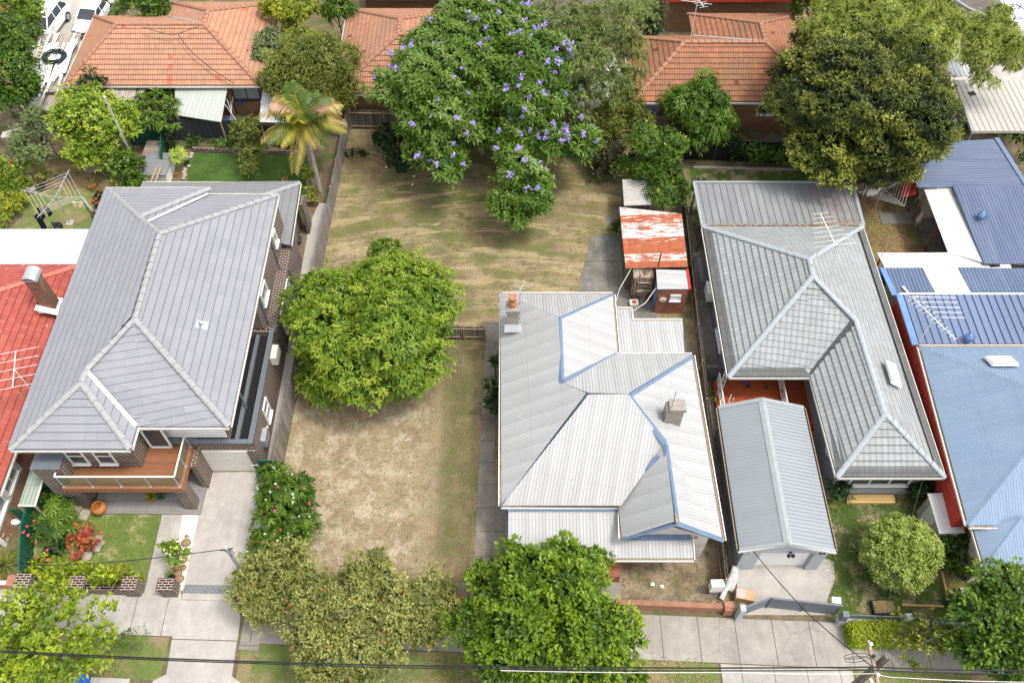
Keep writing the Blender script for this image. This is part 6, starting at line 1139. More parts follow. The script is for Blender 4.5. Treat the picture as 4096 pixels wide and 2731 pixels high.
strap('fountain grass beside the lush lawn brick edge, larger clump', ov(492, 330), 110, .85, .035, 'pale', 'fountain_grass', 'grass clump', (.5, 1.5), droop=.5); strap('fountain grass beside the lush lawn brick edge, smaller clump', ov(468, 325), 80, .7, .035, 'pale', 'fountain_grass', 'grass clump', (.5, 1.5), droop=.5)
strap('dark grass clump at the far left above the yellow shrub', ov(12, 440-20), 90, .8, .035, 'olive', 'fountain_grass', 'grass clump', (.5, 1.5))
strap('upper blue-green agave beside the ball-clipped tree', ov(1972, 1268), 26, .7, .11, 'pale', 'agave', 'agave', (.2, 1.1), droop=.2); strap('lower blue-green agave beside the ball-clipped tree', ov(1978, 1300), 26, .7, .11, 'pale', 'agave', 'agave', (.2, 1.1), droop=.2)
strap('large dark strappy plant below the leafy shrub bed', ov(2190, 1385), 60, .95, .1, 'dark', 'strap_plant', 'plant', (.3, 1.3)); strap('dark strap-leaved lily beside the white metal box', ov(1660, 1393), 26, .5, .06, 'dark', 'lily', 'plant', (.3, 1.3))
strap('variegated strappy plant beside the lone brick pier', ov(391, 1320), 40, .42, .07, 'pale', 'strap_plant', 'plant', (.4, 1.4)); strap('broad-leaved plant rising from the glossy path shrub', ov(1138, 868), 14, .7, .2, 'dark', 'strap_plant', 'plant', (.3, 1.1), h=1.6)
strap('yellow bromeliad beside the palm', ov(717, 448), 30, .5, .06, 'yellow', 'bromeliad', 'plant', (.4, 1.4)); strap('tall spiky lily in the green corner bed', ov(405, 345), 26, .7, .07, 'lime', 'strap_plant', 'plant', (.4, 1.4)); strap('pale star-shaped plant by the clothes hoist', ov(177, 393+5), 12, .35, .07, 'pale', 'agave', 'agave', (.2, .8), droop=0)
# papaya-like plant with star leaves
t = T('castor_plant', 'broad shrub of big star-shaped leaves beside the green fence', 'shrub', ov(122, 1190)); rs = np.random.RandomState(4); VV = []; RR = []; m = MB(); cb = ov(122, 1190)
def stars(t, heads, L, w, cols, fing=8):
    VV = []; RR = []
    for c in heads:
        a0 = rs.uniform(0, 6.28); r = rs.uniform(); tl = rs.normal(0, .25, 2)
        for k in range(fing):
            a = a0+2*math.pi*k/fing; d = np.array([math.cos(a), math.sin(a), 0]); s = np.array([-math.sin(a), math.cos(a), 0])*w; ln = L*rs.uniform(.8, 1.1); z = lambda f: np.array([0, 0, (tl[0]*math.cos(a)+tl[1]*math.sin(a))*f*ln-.25*f*f*ln]); c_ = np.array(c)
            VV.append([c_, c_+d*ln*.55-s*.5+z(.55), c_+d*ln+z(1), c_+d*ln*.55+s*.5+z(.55)]); RR.append([r]*4)
            for sg in (-1, 1): VV.append([c_+d*ln*.4+z(.4), c_+d*ln*.6+s*sg*.3+z(.6), c_+d*ln*.8+s*sg*1.5+z(.8)-np.array([0, 0, .02]), c_+d*ln*.62+z(.62)]); RR.append([r]*4)
    v = np.array(VV).reshape(-1, 3); fmesh('leaves', v, np.arange(len(v)).reshape(-1, 4), np.array(RR).ravel(), lm(cols), t)
hd = []
for k in range(46): x, y = rs.uniform(78, 168), rs.uniform(1128, 1232); z = 1.6-((x-122)/60)**2*.7-((y-1180)/65)**2*.5+rs.uniform(-.2, .2); hd.append(ov(x, y, max(.5, z)))
stars(t, hd, .5, .1, 'green')
for p in hd[::3]: m.tube([cb, (cb+p)/2+V((0, 0, -.1)), p], .03, 4)
m.build('stem', M['bark'], t)
t = T('papaya_plant', 'small papaya with lobed yellow-green leaves in the corner bed', 'plant', ov(400, 390)); hd = [ov(x, y, z) for x, y, z in ((395, 350, 1.6), (410, 355, 1.5), (405, 368, 1.4), (420, 350, 1.5), (412, 340, 1.5), (398, 362, 1.3))]; stars(t, hd, .4, .12, 'lime'); m = MB(); [m.tube([ov(402, 392), ov(404, 372, .8), p], .03, 5) for p in hd]; m.build('stem', M['palebark'], t)
# palm
PT = at(1, 0, 445, 985, 5.2); pb = at(1, 1, 600, 230, 0); t = T('palm_tree', 'palm with yellowing and dead fronds between the lush lawn and the dry lawn', 'palm', pb); m = MB()
n = 26; prof = [(.15-.05*i/n+(.012 if i % 2 else 0), PT.z*.97*i/n) for i in range(n+1)]; vs = []
m.tube([pb+(PT-pb)*(i/30) for i in range(31)], .16, 10, r2=.11); m.build('trunk', M['palebark'], t)
C['frond'] = [(.03, .075, .012), (.07, .13, .018), (.2, .23, .02), (.4, .34, .035), (.45, .33, .12), (.42, .26, .15)]; rs = np.random.RandomState(12)
for k in range(30):
    a = 2.39996*k+rs.uniform(-.15, .15); el = rs.uniform(.25, 1.15) if k % 3 else rs.uniform(-.1, .4); Lf = rs.uniform(2.5, 3.5); age = float(np.clip(rs.choice([.1, .2, .35, .5, .6, .95], p=[.32, .26, .18, .12, .06, .06])+(.15 if el < .3 else 0), 0, 1)); VV = []; RR = []; pts = []
    for i in range(27):
        f = i/26; h_ = Lf*f; pts.append(np.array([PT.x+math.cos(a)*math.cos(el)*h_, PT.y+math.sin(a)*math.cos(el)*h_, PT.z+math.sin(el)*h_-1.5*f*f*(1.1-.3*el)]))
    side = np.array([-math.sin(a), math.cos(a), 0])
    for i in range(3, 26):
        f = i/26; d = nrm((pts[i+1]-pts[i])[None])[0]; ll = .75*math.sin(math.pi*(.12+.8*f))+.12
        for sg in (-1, 1):
            o_ = side*sg*.75+d*.55+np.array([0, 0, -.35+rs.uniform(-.15, .1)]); o_ /= np.linalg.norm(o_); w = d*.055; mid = pts[i]+o_*ll*.55; tip = pts[i]+o_*ll-np.array([0, 0, ll*.22]); VV.append([pts[i]-w*.6, mid-w, tip, mid+w]); r = np.clip(age+.25*f*(age > .3)+rs.uniform(-.06, .06), 0, 1); RR.append([r]*4)
    for i in range(26): w = side*.03*(1-i/30); VV.append([pts[i]-w, pts[i+1]-w, pts[i+1]+w, pts[i]+w]); RR.append([min(1, age+.2)]*4)
    v = np.array(VV).reshape(-1, 3); fmesh('frond', v, np.arange(len(v)).reshape(-1, 4), np.array(RR).ravel(), lm('frond'), t)
q = ov(717, 398); m = MB(); 
m.tube([q+(V((PT.x-.3, PT.y+.5, 3.0))-q)*(i/12) for i in range(13)], .12, 8, r2=.09); solo(m, 'slender_palm', M['palebark'], 'second thinner palm stem behind the main palm trunk', 'palm')
t = T('fallen_frond', 'dried palm frond lying at the foot of the back paling fence', 'frond', ov(865, 358)); VV = []; a_, b_ = np.array(ov(842, 352, .1)), np.array(ov(895, 372, .1)); d = b_-a_
for i in range(24):
    for sg in (-1, 1): p = a_+d*i/24; s = np.array([-d[1], d[0], 0])/np.linalg.norm(d)*sg*.4+d/np.linalg.norm(d)*.3; VV.append([p, p+s*.5+[.02, .02, .05], p+s, p+s*.5-[.02, .02, -.04]])
v = np.array(VV).reshape(-1, 3); fmesh('leaves', v, np.arange(len(v)).reshape(-1, 4), np.full(len(v), .95), lm('frond'), t)
# grass tufts and litter (nobody could count them)
def tufts(label_name, polys, n, L, cols, seed, name='grass_tufts', wd=.03, el=(.3, 1.4)):
    rs = np.random.RandomState(seed); VV = []; tot = []
    for (x0, x1, y0, y1) in polys: tot.append((x1-x0)*(y1-y0))
    tot = np.array(tot)/sum(tot); Ps = []
    for w_, (x0, x1, y0, y1) in zip(tot, polys): k = int(n*w_); Ps.append(np.stack([rs.uniform(x0, x1, k), rs.uniform(y0, y1, k), np.full(k, .012)], 1))
    P = np.concatenate(Ps); a = rs.uniform(0, 6.28, len(P)); e_ = rs.uniform(*el, len(P)); d = np.stack([np.cos(a)*np.cos(e_), np.sin(a)*np.cos(e_), np.sin(e_)], 1); ln = (L*rs.uniform(.5, 1.4, len(P)))[:, None]; s = np.stack([-np.sin(a), np.cos(a), np.zeros(len(P))], 1)*wd/2
    v = np.stack([P-s, P+d*ln-s*.2, P+d*ln+s*.2, P+s], 1).reshape(-1, 3); return st(fmesh(name, v, np.arange(len(v)).reshape(-1, 4), np.repeat(rs.uniform(size=len(P)), 4), lm(cols), None), 'stuff')
C['dry'] = [(.16, .12, .06), (.29, .22, .12), (.42, .33, .19), (.15, .15, .05)]; C['litter'] = [(.2, .12, .05), (.38, .24, .1), (.5, .34, .16)]; C['grassy'] = [(.08, .13, .03), (.13, .2, .04), (.3, .28, .12)]
tufts('', [(-11.9, 10.2, 15.2, 47)], 26000, .06, 'dry', 1, 'dry_grass', .035, (.1, .9)); tufts('', [(-11.9, 10.2, 15.2, 47)], 14000, .08, 'grassy', 2, 'grass', .04)
tufts('', [(5.3, 10, 14.8, 16.5)], 250, .07, 'litter', 3, 'leaf_litter', .05, (0, .4)); tufts('', [(21.4, 25, 34.8, 41)], 4500, .07, 'litter', 4, 'leaf_litter', .06, (0, .4)); tufts('', [(-4, 9, 10.3, 12.2), (16, 24, 9.8, 11.3)], 2500, .07, 'litter', 5, 'leaf_litter', .06, (0, .4))
tufts('', [(-20.4, -17, 14.9, 19)], 6000, .05, 'grassy', 6, 'grass', .03); tufts('', [(15.3, 21, 13.9, 20)], 9000, .07, 'grassy', 7, 'grass', .035); tufts('', [(-24.4, -16.5, 10.7, 12.8), (-12, 9, 10.2, 12)], 8000, .06, 'grassy', 8, 'grass', .035)
# ================= VEHICLES =================
def car(label, name, loc, rz, kind='suv'):
    t = T(name, label, 'car', loc, None, rz); P = M['carwhite']
    if kind == 'suv': L, W_, H_, bel, roofz = 4.7, .93, 1.72, 1.0, 1.68; prof = [(-2.35, .35, .78), (-2.25, .3, .95), (-1.3, .28, 1.05), (1.4, .28, 1.06), (2.2, .32, 1.02), (2.34, .4, .9)]; cab = [(-1.35, 1.04), (-.62, 1.62), (0, 1.7), (1.5, 1.66), (2.15, 1.05)]
    else: L, W_, H_, bel, roofz = 4.6, .88, 1.42, .9, 1.4; prof = [(-2.3, .35, .66), (-2.2, .28, .8), (-1.1, .25, .92), (1.3, .25, .95), (2.1, .3, .98), (2.28, .4, .85)]; cab = [(-1.15, .92), (-.35, 1.36), (.2, 1.42), (.9, 1.38), (1.7, .97)]
    m = MB(); vs = []; n = 8
    for x, zl, zt in prof:
        tp = W_*(1 if -2 < x < 2 else .86); vs += [(x, -tp*.92, zl), (x, -tp, zl+.15), (x, -tp, zt-.16), (x, -tp*.86, zt), (x, tp*.86, zt), (x, tp, zt-.16), (x, tp, zl+.15), (x, tp*.92, zl)]
    fs = [(i*n+k, (i+1)*n+k, (i+1)*n+(k+1) % n, i*n+(k+1) % n) for i in range(len(prof)-1) for k in range(n)]+[tuple(range(n)), tuple((len(prof)-1)*n+k for k in range(n-1, -1, -1))]
    m.mesh(vs, fs)
    r0, r1 = cab[1], cab[3]; a = W_*.74
    m.mesh([(r0[0], -a, r0[1]), (cab[2][0], -a, cab[2][1]), (r1[0], -a, r1[1]), (r1[0], a, r1[1]), (cab[2][0], a, cab[2][1]), (r0[0], a, r0[1])], [(0, 1, 4, 5), (1, 2, 3, 4)])
    for s in (-1, 1):      # pillars
        for (p, q) in ((cab[0], cab[1]), (cab[1], cab[3]), (cab[3], cab[4]), ((.1, cab[0][1]), (.15, roofz-.02)), ((1.15, cab[0][1]), (1.1, roofz-.03))): m.bar((p[0], s*(W_*.88 if p[1] < 1.2 else a), p[1]), (q[0], s*(W_*.88 if q[1] < 1.2 else a), q[1]), .09, .07)
    m.build('body', P, t, bevel=.03)
    b = W_*.85; z0 = cab[0][1]-.01
    q = MB(); q.face([(cab[0][0]+.04, -b, z0), (cab[0][0]+.04, b, z0), (r0[0], a-.03, r0[1]-.02), (r0[0], -a+.03, r0[1]-.02)]); q.build('windscreen', M['glass'], t)
    q = MB(); q.face([(cab[4][0]-.04, b, z0), (cab[4][0]-.04, -b, z0), (r1[0], -a+.03, r1[1]-.02), (r1[0], a-.03, r1[1]-.02)]); q.build('rear_window', M['glass'], t)
    for s in (-1, 1): q = MB(); w = [(cab[0][0]+.1, s*b, z0), (cab[4][0]-.1, s*b, z0), (r1[0], s*(a+.01), r1[1]-.05), (r0[0], s*(a+.01), r0[1]-.05)]; q.face(w if s < 0 else w[::-1]); q.build('side_window', M['glass'], t)
    for x in (-1.45, 1.4):
        for s in (-1, 1):
            w = T('x', '', ''); bpy.data.objects.remove(w); q = MB(); q.tube([(x, s*(W_-.2), .36), (x, s*(W_+.015), .36)], .36, 20); ty = q.build('wheel', M['rubber'], t); q = MB(); q.tube([(x, s*(W_+.0), .36), (x, s*(W_+.03), .36)], .23, 12)
            for k in range(5): a_ = 2*math.pi*k/5; q.bar((x, s*(W_+.035), .36), (x+.2*math.cos(a_), s*(W_+.035), .36+.2*math.sin(a_)), .05, .02)
            q.build('rim', M['steel'], ty)
    for s in (-1, 1): q = MB(); q.rbox((-.85, s*(W_+.1), z0-.02), .12, .2, .14); q.build('wing_mirror', P, t, bevel=.02)
    for s in (-1, 1): q = MB(); q.rbox((prof[0][0]+.06, s*W_*.62, .62), .14, .35, .14); q.build('headlight', M['greyglass'], t)
    q = MB(); q.box(prof[0][0]-.03, prof[0][0]+.02, -.35, .35, .45, .62); q.build('grille', M['black'], t)
    for s in (-1, 1):
        for x in (.1, 1.0): q = MB(); q.box(x, x+.18, s*(W_+.0)-.02, s*(W_+.0)+.02, .88, .91); q.build('door_handle', P if kind == 'suv' else M['black'], t)
    if kind == 'suv':
        for x in (-.3, .35, 1.1): q = MB(); q.bar((x, -.72, 1.76), (x, .72, 1.76), .05, .04); q.build('roof_bar', M['steel'], t)
    return t
p = at(0, 0, 450, 150, 0); car('white four-wheel drive with roof bars parked left of the terracotta house', 'parked_car', (-35.6, 59.4, 0), R(82))
p = at(0, 0, 745, 130, 0); car('white sedan parked behind the corner of the pale terracotta roof', 'parked_car', (-32.4, 60.5, 0), R(82), 'sedan')
# commercial van with lettering at top right
p = ov(2292, 30, 2.0); t = T('parked_van', 'white van with dark lettering parked at the top right corner', 'van', (p.x, p.y, 0), None, 0); m = MB(); m.hexa([(-1, -2.6, .4), (1, -2.6, .4), (1, 2.4, .4), (-1, 2.4, .4), (-.9, -2.3, 2.2), (.9, -2.3, 2.2), (.9, 2.3, 2.2), (-.9, 2.3, 2.2)]); m.build('body', M['carwhite'], t, bevel=.08)
m = MB(); m.box(-.8, -.3, -.2, .5, 2.2, 2.28); m.build('red_roof_hatch', M['redcement'], t); m = MB(); m.box(-.2, .3, -.2, .5, 2.2, 2.28); m.build('green_roof_hatch', M['green'], t); m = MB(); m.box(.4, .85, -.2, .5, 2.2, 2.28); m.build('blue_roof_hatch', M['bluem'], t)
m = MB(); m.box(-.7, -.35, -2.4, -2.38, 1.5, 1.7); m.box(.35, .7, -2.4, -2.38, 1.5, 1.7); m.build('lamp', M['bluem'], t); m = MB(); m.box(-.3, .75, -2.62, -2.56, .75, .95); m.build('bumper_strip', M['redcement'], t)
for x in (-.95, .95):
    for y in (-1.6, 1.5): m = MB(); m.tube([(x-.1, y, .35), (x+.1, y, .35)], .35, 16); m.build('wheel', M['rubber'], t)
p = ov(2335, 28, 1.6); t = T('trailer', 'white trailer lid with mirrored dark letters beside the van', 'trailer', (p.x+.2, p.y, 0)); c = V((p.x+.2, p.y, 0)); m = MB(); m.rbox(c+V((0, 0, .3)), 1.9, 4.2, 1.3); m.build('body', M['carwhite'], t, bevel=.05)
q = text('lettering', 'XS', c+V((.75, .3, 1.63)), 1.0, (0, 0, 0), M['dark'], t); q.scale = (-1, 1, 1); q.location.x -= .7; q = text('lettering', 'Polic', c+V((.0, -1.0, 1.63)), .62, (0, 0, 0), M['bluem'], t); q.scale = (-1, 1, 1)
m = MB(); a, b = ov(2345, 75), ov(2400, 0); m.prism([(a.x, a.y), (a.x+4, a.y), (a.x+5, a.y+9), (a.x+1.5, a.y+9)], 0, 1.0); solo(m, 'blue_tarp_cover', plain('blue_tarp', (.02, .12, .35), .5, bump=.03), 'blue covered load at the top right corner', 'cover')
a, b, c = at(3, 0, 1760, 0, 1.8), at(3, 0, 1860, 65, 1.8), at(3, 0, 2020, 130, 1.8); m = MB(); 
for p_, q_ in ((a, b), (b, c)): m.bar((p_.x, p_.y, .9), (q_.x, q_.y, .9), .2, 1.8)
solo(m, 'boundary_wall', M['greyrender'], 'grey rendered boundary wall at the top right with a pale coping', 'wall')
p = at(3, 0, 1725, 1090, 0); t = T('floodlight_pole', 'leaning grey pole with a black floodlight beside the beige carport', 'lamp', p); q = at(3, 0, 1815, 925, 2.6); m = MB(); m.tube([p, (p.x+.05, p.y+.05, 2.7)], .05, 8); m.build('pole', M['steel'], t); m = MB(); m.rbox((p.x+.1, p.y, 2.65), .45, .35, .4, .3); m.build('lamp_head', M['black'], t)
# ================= BICYCLE =================
p = at(1, 1, 392, 785, 0); t = T('bicycle', 'white bicycle leaning in the paved side passage', 'bicycle', (p.x-.1, p.y+.05, 0)); B = V((p.x-.1, p.y+.05, 0)); tl = R(58)   # leans hard against the wall
def bp(y, h): return B+V((-.42*h if False else -h*math.cos(tl), y, h*math.sin(tl)))
for y in (0, 1.05):
    m = MB(); m.tube([bp(y+.33*math.cos(a), .35+.33*math.sin(a)) for a in [2*math.pi*k/24 for k in range(24)]], .025, 6, closed=True); w = m.build('wheel', M['rubber'], t); m = MB()
    for k in range(14): a = 2*math.pi*k/14; m.bar(bp(y, .35), bp(y+.31*math.cos(a), .35+.31*math.sin(a)), .006)
    m.build('spokes', M['steel'], w)
m = MB()
for a, b in (((0, .35), (.12, .95)), ((.12, .85), (.7, .8)), ((.14, .7), (.6, .35)), ((.6, .35), (.74, .95)), ((.6, .35), (1.05, .35)), ((.74, .85), (1.05, .35))): m.tube([bp(*a), bp(*b)], .03, 6)
m.build('frame', M['white'], t); m = MB(); m.bar(bp(.65, .98), bp(.9, .98), .14, .05); m.build('saddle', M['black'], t); m = MB(); c = bp(.1, 1.02); m.tube([c+V((-.2, 0, -.22)), c, c+V((.2, 0, .22))], .018, 6); m.build('handlebar', M['black'], t); m = MB(); m.bar(bp(.6, .35)+V((-.08, 0, -.1)), bp(.6, .35)+V((.1, .1, .05)), .04); m.build('pedals', M['red'], t)
# ================= SIDE PASSAGE THINGS =================
def pot(label, c, r, h, mat='terra', plant=None, L=.35, cols='green', n=30, name='plant_pot', grp=None):
    t = T(name, label, 'plant pot', (c[0], c[1], c[2]), grp); m = MB(); m.lathe(c, [(r*.7, 0), (r*.95, h*.9), (r*1.06, h*.92), (r*1.06, h), (r*.9, h), (r*.85, h*.88), (.01, h*.86)], 16); m.build('pot', M[mat] if isinstance(mat, str) else mat, t)
    if plant:
        TN[0] += 1; rs = np.random.RandomState(TN[0]); VV = []; RR = []
        for k in range(n):
            a = rs.uniform(0, 6.28); el = rs.uniform(.2, 1.4); d = np.array([math.cos(a)*math.cos(el), math.sin(a)*math.cos(el), math.sin(el)]); s = np.array([-math.sin(a), math.cos(a), 0])*plant; b = np.array([c[0], c[1], c[2]+h*.9]); ln = L*rs.uniform(.6, 1.2); VV.append([b, b+d*ln*.5-s, b+d*ln-[0, 0, ln*.2], b+d*ln*.5+s]); RR.append([rs.uniform()]*4)
        v = np.array(VV).reshape(-1, 3); fmesh('plant', v, np.arange(len(v)).reshape(-1, 4), np.array(RR).ravel(), lm(cols), t)
    return t
pot('grey bucket-like bin beside the parked bicycle', at(1, 1, 395, 610), .22, .5, 'dark', name='bin'); pot('round dark tub behind the bicycle', at(1, 1, 408, 660), .3, .35, 'dark', name='tub')
pot('large round terracotta urn lying open on the paved patio corner', at(0, 2, 850, 1500, .15), .3, .3, 'terra') if 0 else None
c = at(0, 2, 858, 1505, .15); t = T('terracotta_urn', 'large round glazed terracotta urn on the front patio corner', 'urn', c); m = MB(); m.lathe(c, [(.18, 0), (.3, .1), (.38, .28), (.37, .42), (.28, .55), (.22, .58), (.25, .61), (.22, .6), (.19, .5), (.3, .35), (.02, .1)], 24, cap=False); o = m.build('urn_body', plain('glazed_terracotta', (.45, .17, .045), .4, .5, var=.15), t, smooth=True)
pot('terracotta pot with a yellow-green shrub on the front patio', at(0, 2, 1300, 1410, .15), .2, .32, 'terra', .05, .42, 'yellow', 60); pot('dark green glazed pot with a strappy plant on the front patio', at(0, 2, 1372, 1395, .15), .24, .3, 'green', .04, .55, 'pale', 50)
pot('black pot by the pebble strip brick pier', at(0, 3, 1465, 690), .17, .25, 'black', .02, .3, 'dark', 10); pot('tall terracotta pot with a bare shrub beside the clothes hoist', at(0, 1, 795, 205), .26, .38, 'terra', .015, .8, 'olive', 40); pot('black tub with the potted shrub beside the clothes hoist', at(0, 1, 355, 205), .3, .34, 'black', .03, .4, 'olive', 50)
pot('small terracotta pot in the corner garden bed', at(0, 0, 1505, 1490), .15, .24, 'terra', .02, .2, 'lime', 14); pot('black pot in the corner garden bed', at(0, 0, 1590, 1395), .18, .26, 'black', .03, .35, 'green', 24); pot('terracotta saucer pot behind the grey roof edge', at(1, 1, 300, 142), .22, .2, 'terra', .02, .45, 'olive', 26); pot('white pot of flowers on drawers beside the brick wall', at(2, 0, 2040, 1010, .6), .2, .3, 'white', .03, .35, 'green', 40)
pot('orange pot among the odds and ends under the wattle', at(0, 0, 2150, 960), .2, .3, 'terra'); pot('terracotta pot behind the palm trunk', at(1, 0, 410, 1265), .16, .25, 'terra'); pot('white ball ornament on the left hedge', (at(0, 3, 358, 560, .5)), .1, .1, 'white', name='garden_ornament')
m = MB(); c = at(1, 1, 372, 895, 0); m.lathe(c, [(.32, 0), (.4, .15), (.4, .5), (.3, .75), (.05, .82)], 9); solo(m, 'barbecue_cover', plain('brown_cover', (.17, .09, .06), .85, var=.3), 'brown fabric covered barbecue beyond the bicycle wheel', 'cover')
m = MB(); m.rbox(at(1, 1, 372, 940), .45, .3, .3, .2); solo(m, 'plastic_tub', M['bluem'], 'small blue plastic tub beside the covered barbecue', 'tub')
for k in range(4): m = MB(); a = at(1, 1, 330+k*18, 970+k*30, .15+.05*k); m.bar(a, a+V((-.15, -2.2, 0)), .16, .05); solo(m, 'plank', M['wood'], 'grey plank stacked in the side passage', 'plank', 'planks stacked in the side passage')
m = MB(); c = at(1, 1, 300, 1115, 0); m.ell((c.x, c.y, .35), .35, .45, .4, 10, jit=.12); solo(m, 'plastic_sack', M['offwhite'], 'crumpled pale plastic sack against the side passage wall', 'sack')
t = T('planter_wall', 'small dark brick planter edge at the end of the side path', 'planter', at(1, 1, 530, 335)); c = at(1, 1, 535, 335); m = MB(); m.rbox(c, .75, .3, .35); m.build('brickwork', M['bk_dark'], t)
m = MB(); a, b = at(0, 0, 1640, 1285), at(1, 0, 430, 1312); m.bar(a+V((0, 0, .17)), b+V((0, 0, .17)), .22, .34); solo(m, 'garden_edging', M['bk_dark'], 'low dark brick edging along the back of the lush lawn', 'edging')
m = MB(); a, b = at(2, 0, 1640, 1425), at(3, 0, 500, 1445); m.bar(a+V((0, 0, .06)), b+V((0, 0, .06)), .15, .12); solo(m, 'garden_edging', M['conc'], 'pale concrete edging in front of the vine bed', 'edging')
# ================= ROCKS, SLEEPERS, SMALL THINGS =================
rng = random.Random(21)
def rock(c, r, mat, label, grp=None, name='rock', fl=.6):
    m = MB(); m.ell((0, 0, 0), r, r*rng.uniform(.7, 1.1), r*fl, 9, jit=.12); m.v = [(v[0]+c[0], v[1]+c[1], max(v[2]+r*fl*.7, 0)) for v in m.v]; return solo(m, name, M[mat], label, 'rock', grp, smooth=True)
for x, y, r in ((1585, 328, .12), (1580, 385, .25), (1580, 480, .16), (1560, 525, .2), (1490, 595, .2), (1512, 605, .14), (1558, 595, .16), (1515, 645, .22), (1525, 690, .25), (1520, 745, .1)): rock(at(0, 3, x, y), r, 'brownrock', 'brown boulder set in the white pebble strip', 'boulders in the pebble strip')
for x, y, r in ((830, 350, .3), (860, 388, .22), (835, 415, .22), (822, 445, .22), (745, 500, .3)): rock(at(0, 3, x, y), r, 'rock', 'sandstone rock round the red-leaved shrub', 'rocks round the red-leaved shrub')
for x, y in ((640, 110), (718, 145), (625, 35)): c = at(0, 3, x, y); m = MB(); m.rbox((c.x, c.y, .01), .5, .55, .06, rng.uniform(-.5, .5)); solo(m, 'stepping_stone', M['rock'], 'flat stepping stone between the big-leaved shrub and the patio', 'stepping stone', 'stepping stones by the patio')
for k in range(9): rock(at(0, 0, 1560+rng.uniform(-14, 20)+(8-k)*6, 1310+k*26), .16, 'rock', 'pale sandstone edging rock of the corner garden bed', 'edging rocks of the corner bed')
for x, y, z in ((1225, 735, 0), (1290, 735, 0)): pass
m = MB(); c = at(1, 2, 925, 718); m.rbox(c, .24, .12, .1, .1); solo(m, 'loose_brick', M['bk_front'], 'single loose brick lying on the dry lawn', 'brick')
for lab, pts in (('forked dead stick lying on the dry lawn', [(1000, 712), (985, 685), (1020, 640)]), ('thin dead stick at the left of the dry lawn', [(470, 845), (492, 785)]), ('dead stick below the bright green tree', [(650, 708), (685, 640)])):
    m = MB(); m.tube([at(1, 2, x, y, .03) for x, y in pts], .02, 4)
    if 'forked' in lab: m.tube([at(1, 2, 990, 700, .03), at(1, 2, 1035, 655, .05)], .015, 4)
    solo(m, 'stick', M['palebark'], lab, 'stick')
for lab, x, y, mt in (('red and white wrapper on the dirt by the cottage front wall', 1150, 905, 'red'), ('small white paper scrap in the middle of the front dirt patch', 1290, 733, 'white'), ('white paper scrap near the strap-leaved lily', 1805, 912, 'white'), ('tiny white scrap near the lily', 1372, 752, 'offwhite')):
    c = at(2, 3, x, y, 0); m = MB(); m.ell((c.x, c.y, .07), .12, .09, .05, 6, jit=.25); solo(m, 'litter', M[mt], lab, 'litter')
for x, y in ((1155, 23-0), (1255, 40), (1390, 100), (1378, 172)): c = at(1, 1, x, y, 0); m = MB(); m.ell((c.x, c.y, .05), .1, .07, .04, 6, jit=.3); solo(m, 'litter', M['white'], 'white scrap on the shaded lawn below the jacaranda', 'litter', 'scraps below the jacaranda')
a, b = at(3, 2, 822, 1425), at(3, 2, 1228, 1425); m = MB(); m.bar(a+V((0, .12, .1)), b+V((0, .12, .1)), .3, .2); m.bar(a+V((0, -.08, .06)), b+V((0, -.08, .06)), .2, .12); solo(m, 'timber_sleeper', M['pine'], 'new yellow pine sleepers in front of the grey house windows', 'sleeper')
g3 = lambda x, y, z=0: full(2996+x*.8258, 1991+y*.8258, z)
m = MB(); m.bar(g3(925, 345)+V((0, 0, .08)), g3(960, 500)+V((0, 0, .08)), .1, .18); m.bar(g3(735, 522)+V((0, 0, .08)), g3(935, 528)+V((0, 0, .08)), .1, .18); solo(m, 'garden_edging', M['pine'], 'pine timber edging round the front lawn corner', 'edging')
t = T('planter_box', 'black trough planter near the slate fence', 'planter', g3(650, 535)); m = MB(); c = g3(645, 535); m.rbox(c, 1.1, .7, .3, .02); m.build('trough', M['black'], t); m = MB(); m.rbox((c.x, c.y, .3), .98, .58, .01, .02); m.build('soil', M['litter'], t)
pot('white flowering plant at the far right end of the front bed', g3(1035, 450), .12, .1, 'white', .05, .25, 'whitef', 14)
m = MB(); m.bar(g3(1045, 400)+V((0, 0, .5)), g3(1060, 360)+V((0, 0, .5)), .06, 1.0); solo(m, 'timber_screen', M['oldtimber'], 'short dark timber screen against the cream front wall', 'screen')
c = at(0, 3, 2115, 1253); m = MB(); m.rbox(c, .95, .4, .05, -.05); solo(m, 'service_cover', M['concold'], 'rectangular concrete service cover on the nature strip beside the left driveway', 'cover')
t = T('wheelie_bin', 'green wire-frame trolley beside the garage door corner', 'trolley', at(0, 2, 2200, 1200)); c = at(0, 2, 2200, 1205); m = MB(); m.rbox(c, .25, .35, .1); m.build('base', M['green'], t); m = MB(); m.tube([c+V((-.2, -.1, .05)), c+V((-.2, .1, .9)), c+V((.2, .1, .9)), c+V((.2, -.1, .05))], .025, 6); m.build('handle', M['white'], t)
t = T('trolley_bag', 'blue and white cooler trolley at the corner of the orange porch', 'cooler', (11.3, 23.7, 0)); m = MB(); m.rbox((11.45, 23.8, 0), .5, .4, .5, .2); m.build('body', M['white'], t); m = MB(); m.rbox((11.5, 23.8, .5), .42, .3, .1, .4); m.build('lid', M['bluem'], t); m = MB(); m.tube([(11.3, 23.95, .4), (11.3, 24.0, 1.0), (11.65, 24.0, 1.0), (11.65, 23.95, .4)], .02, 5); m.build('handle', M['black'], t)
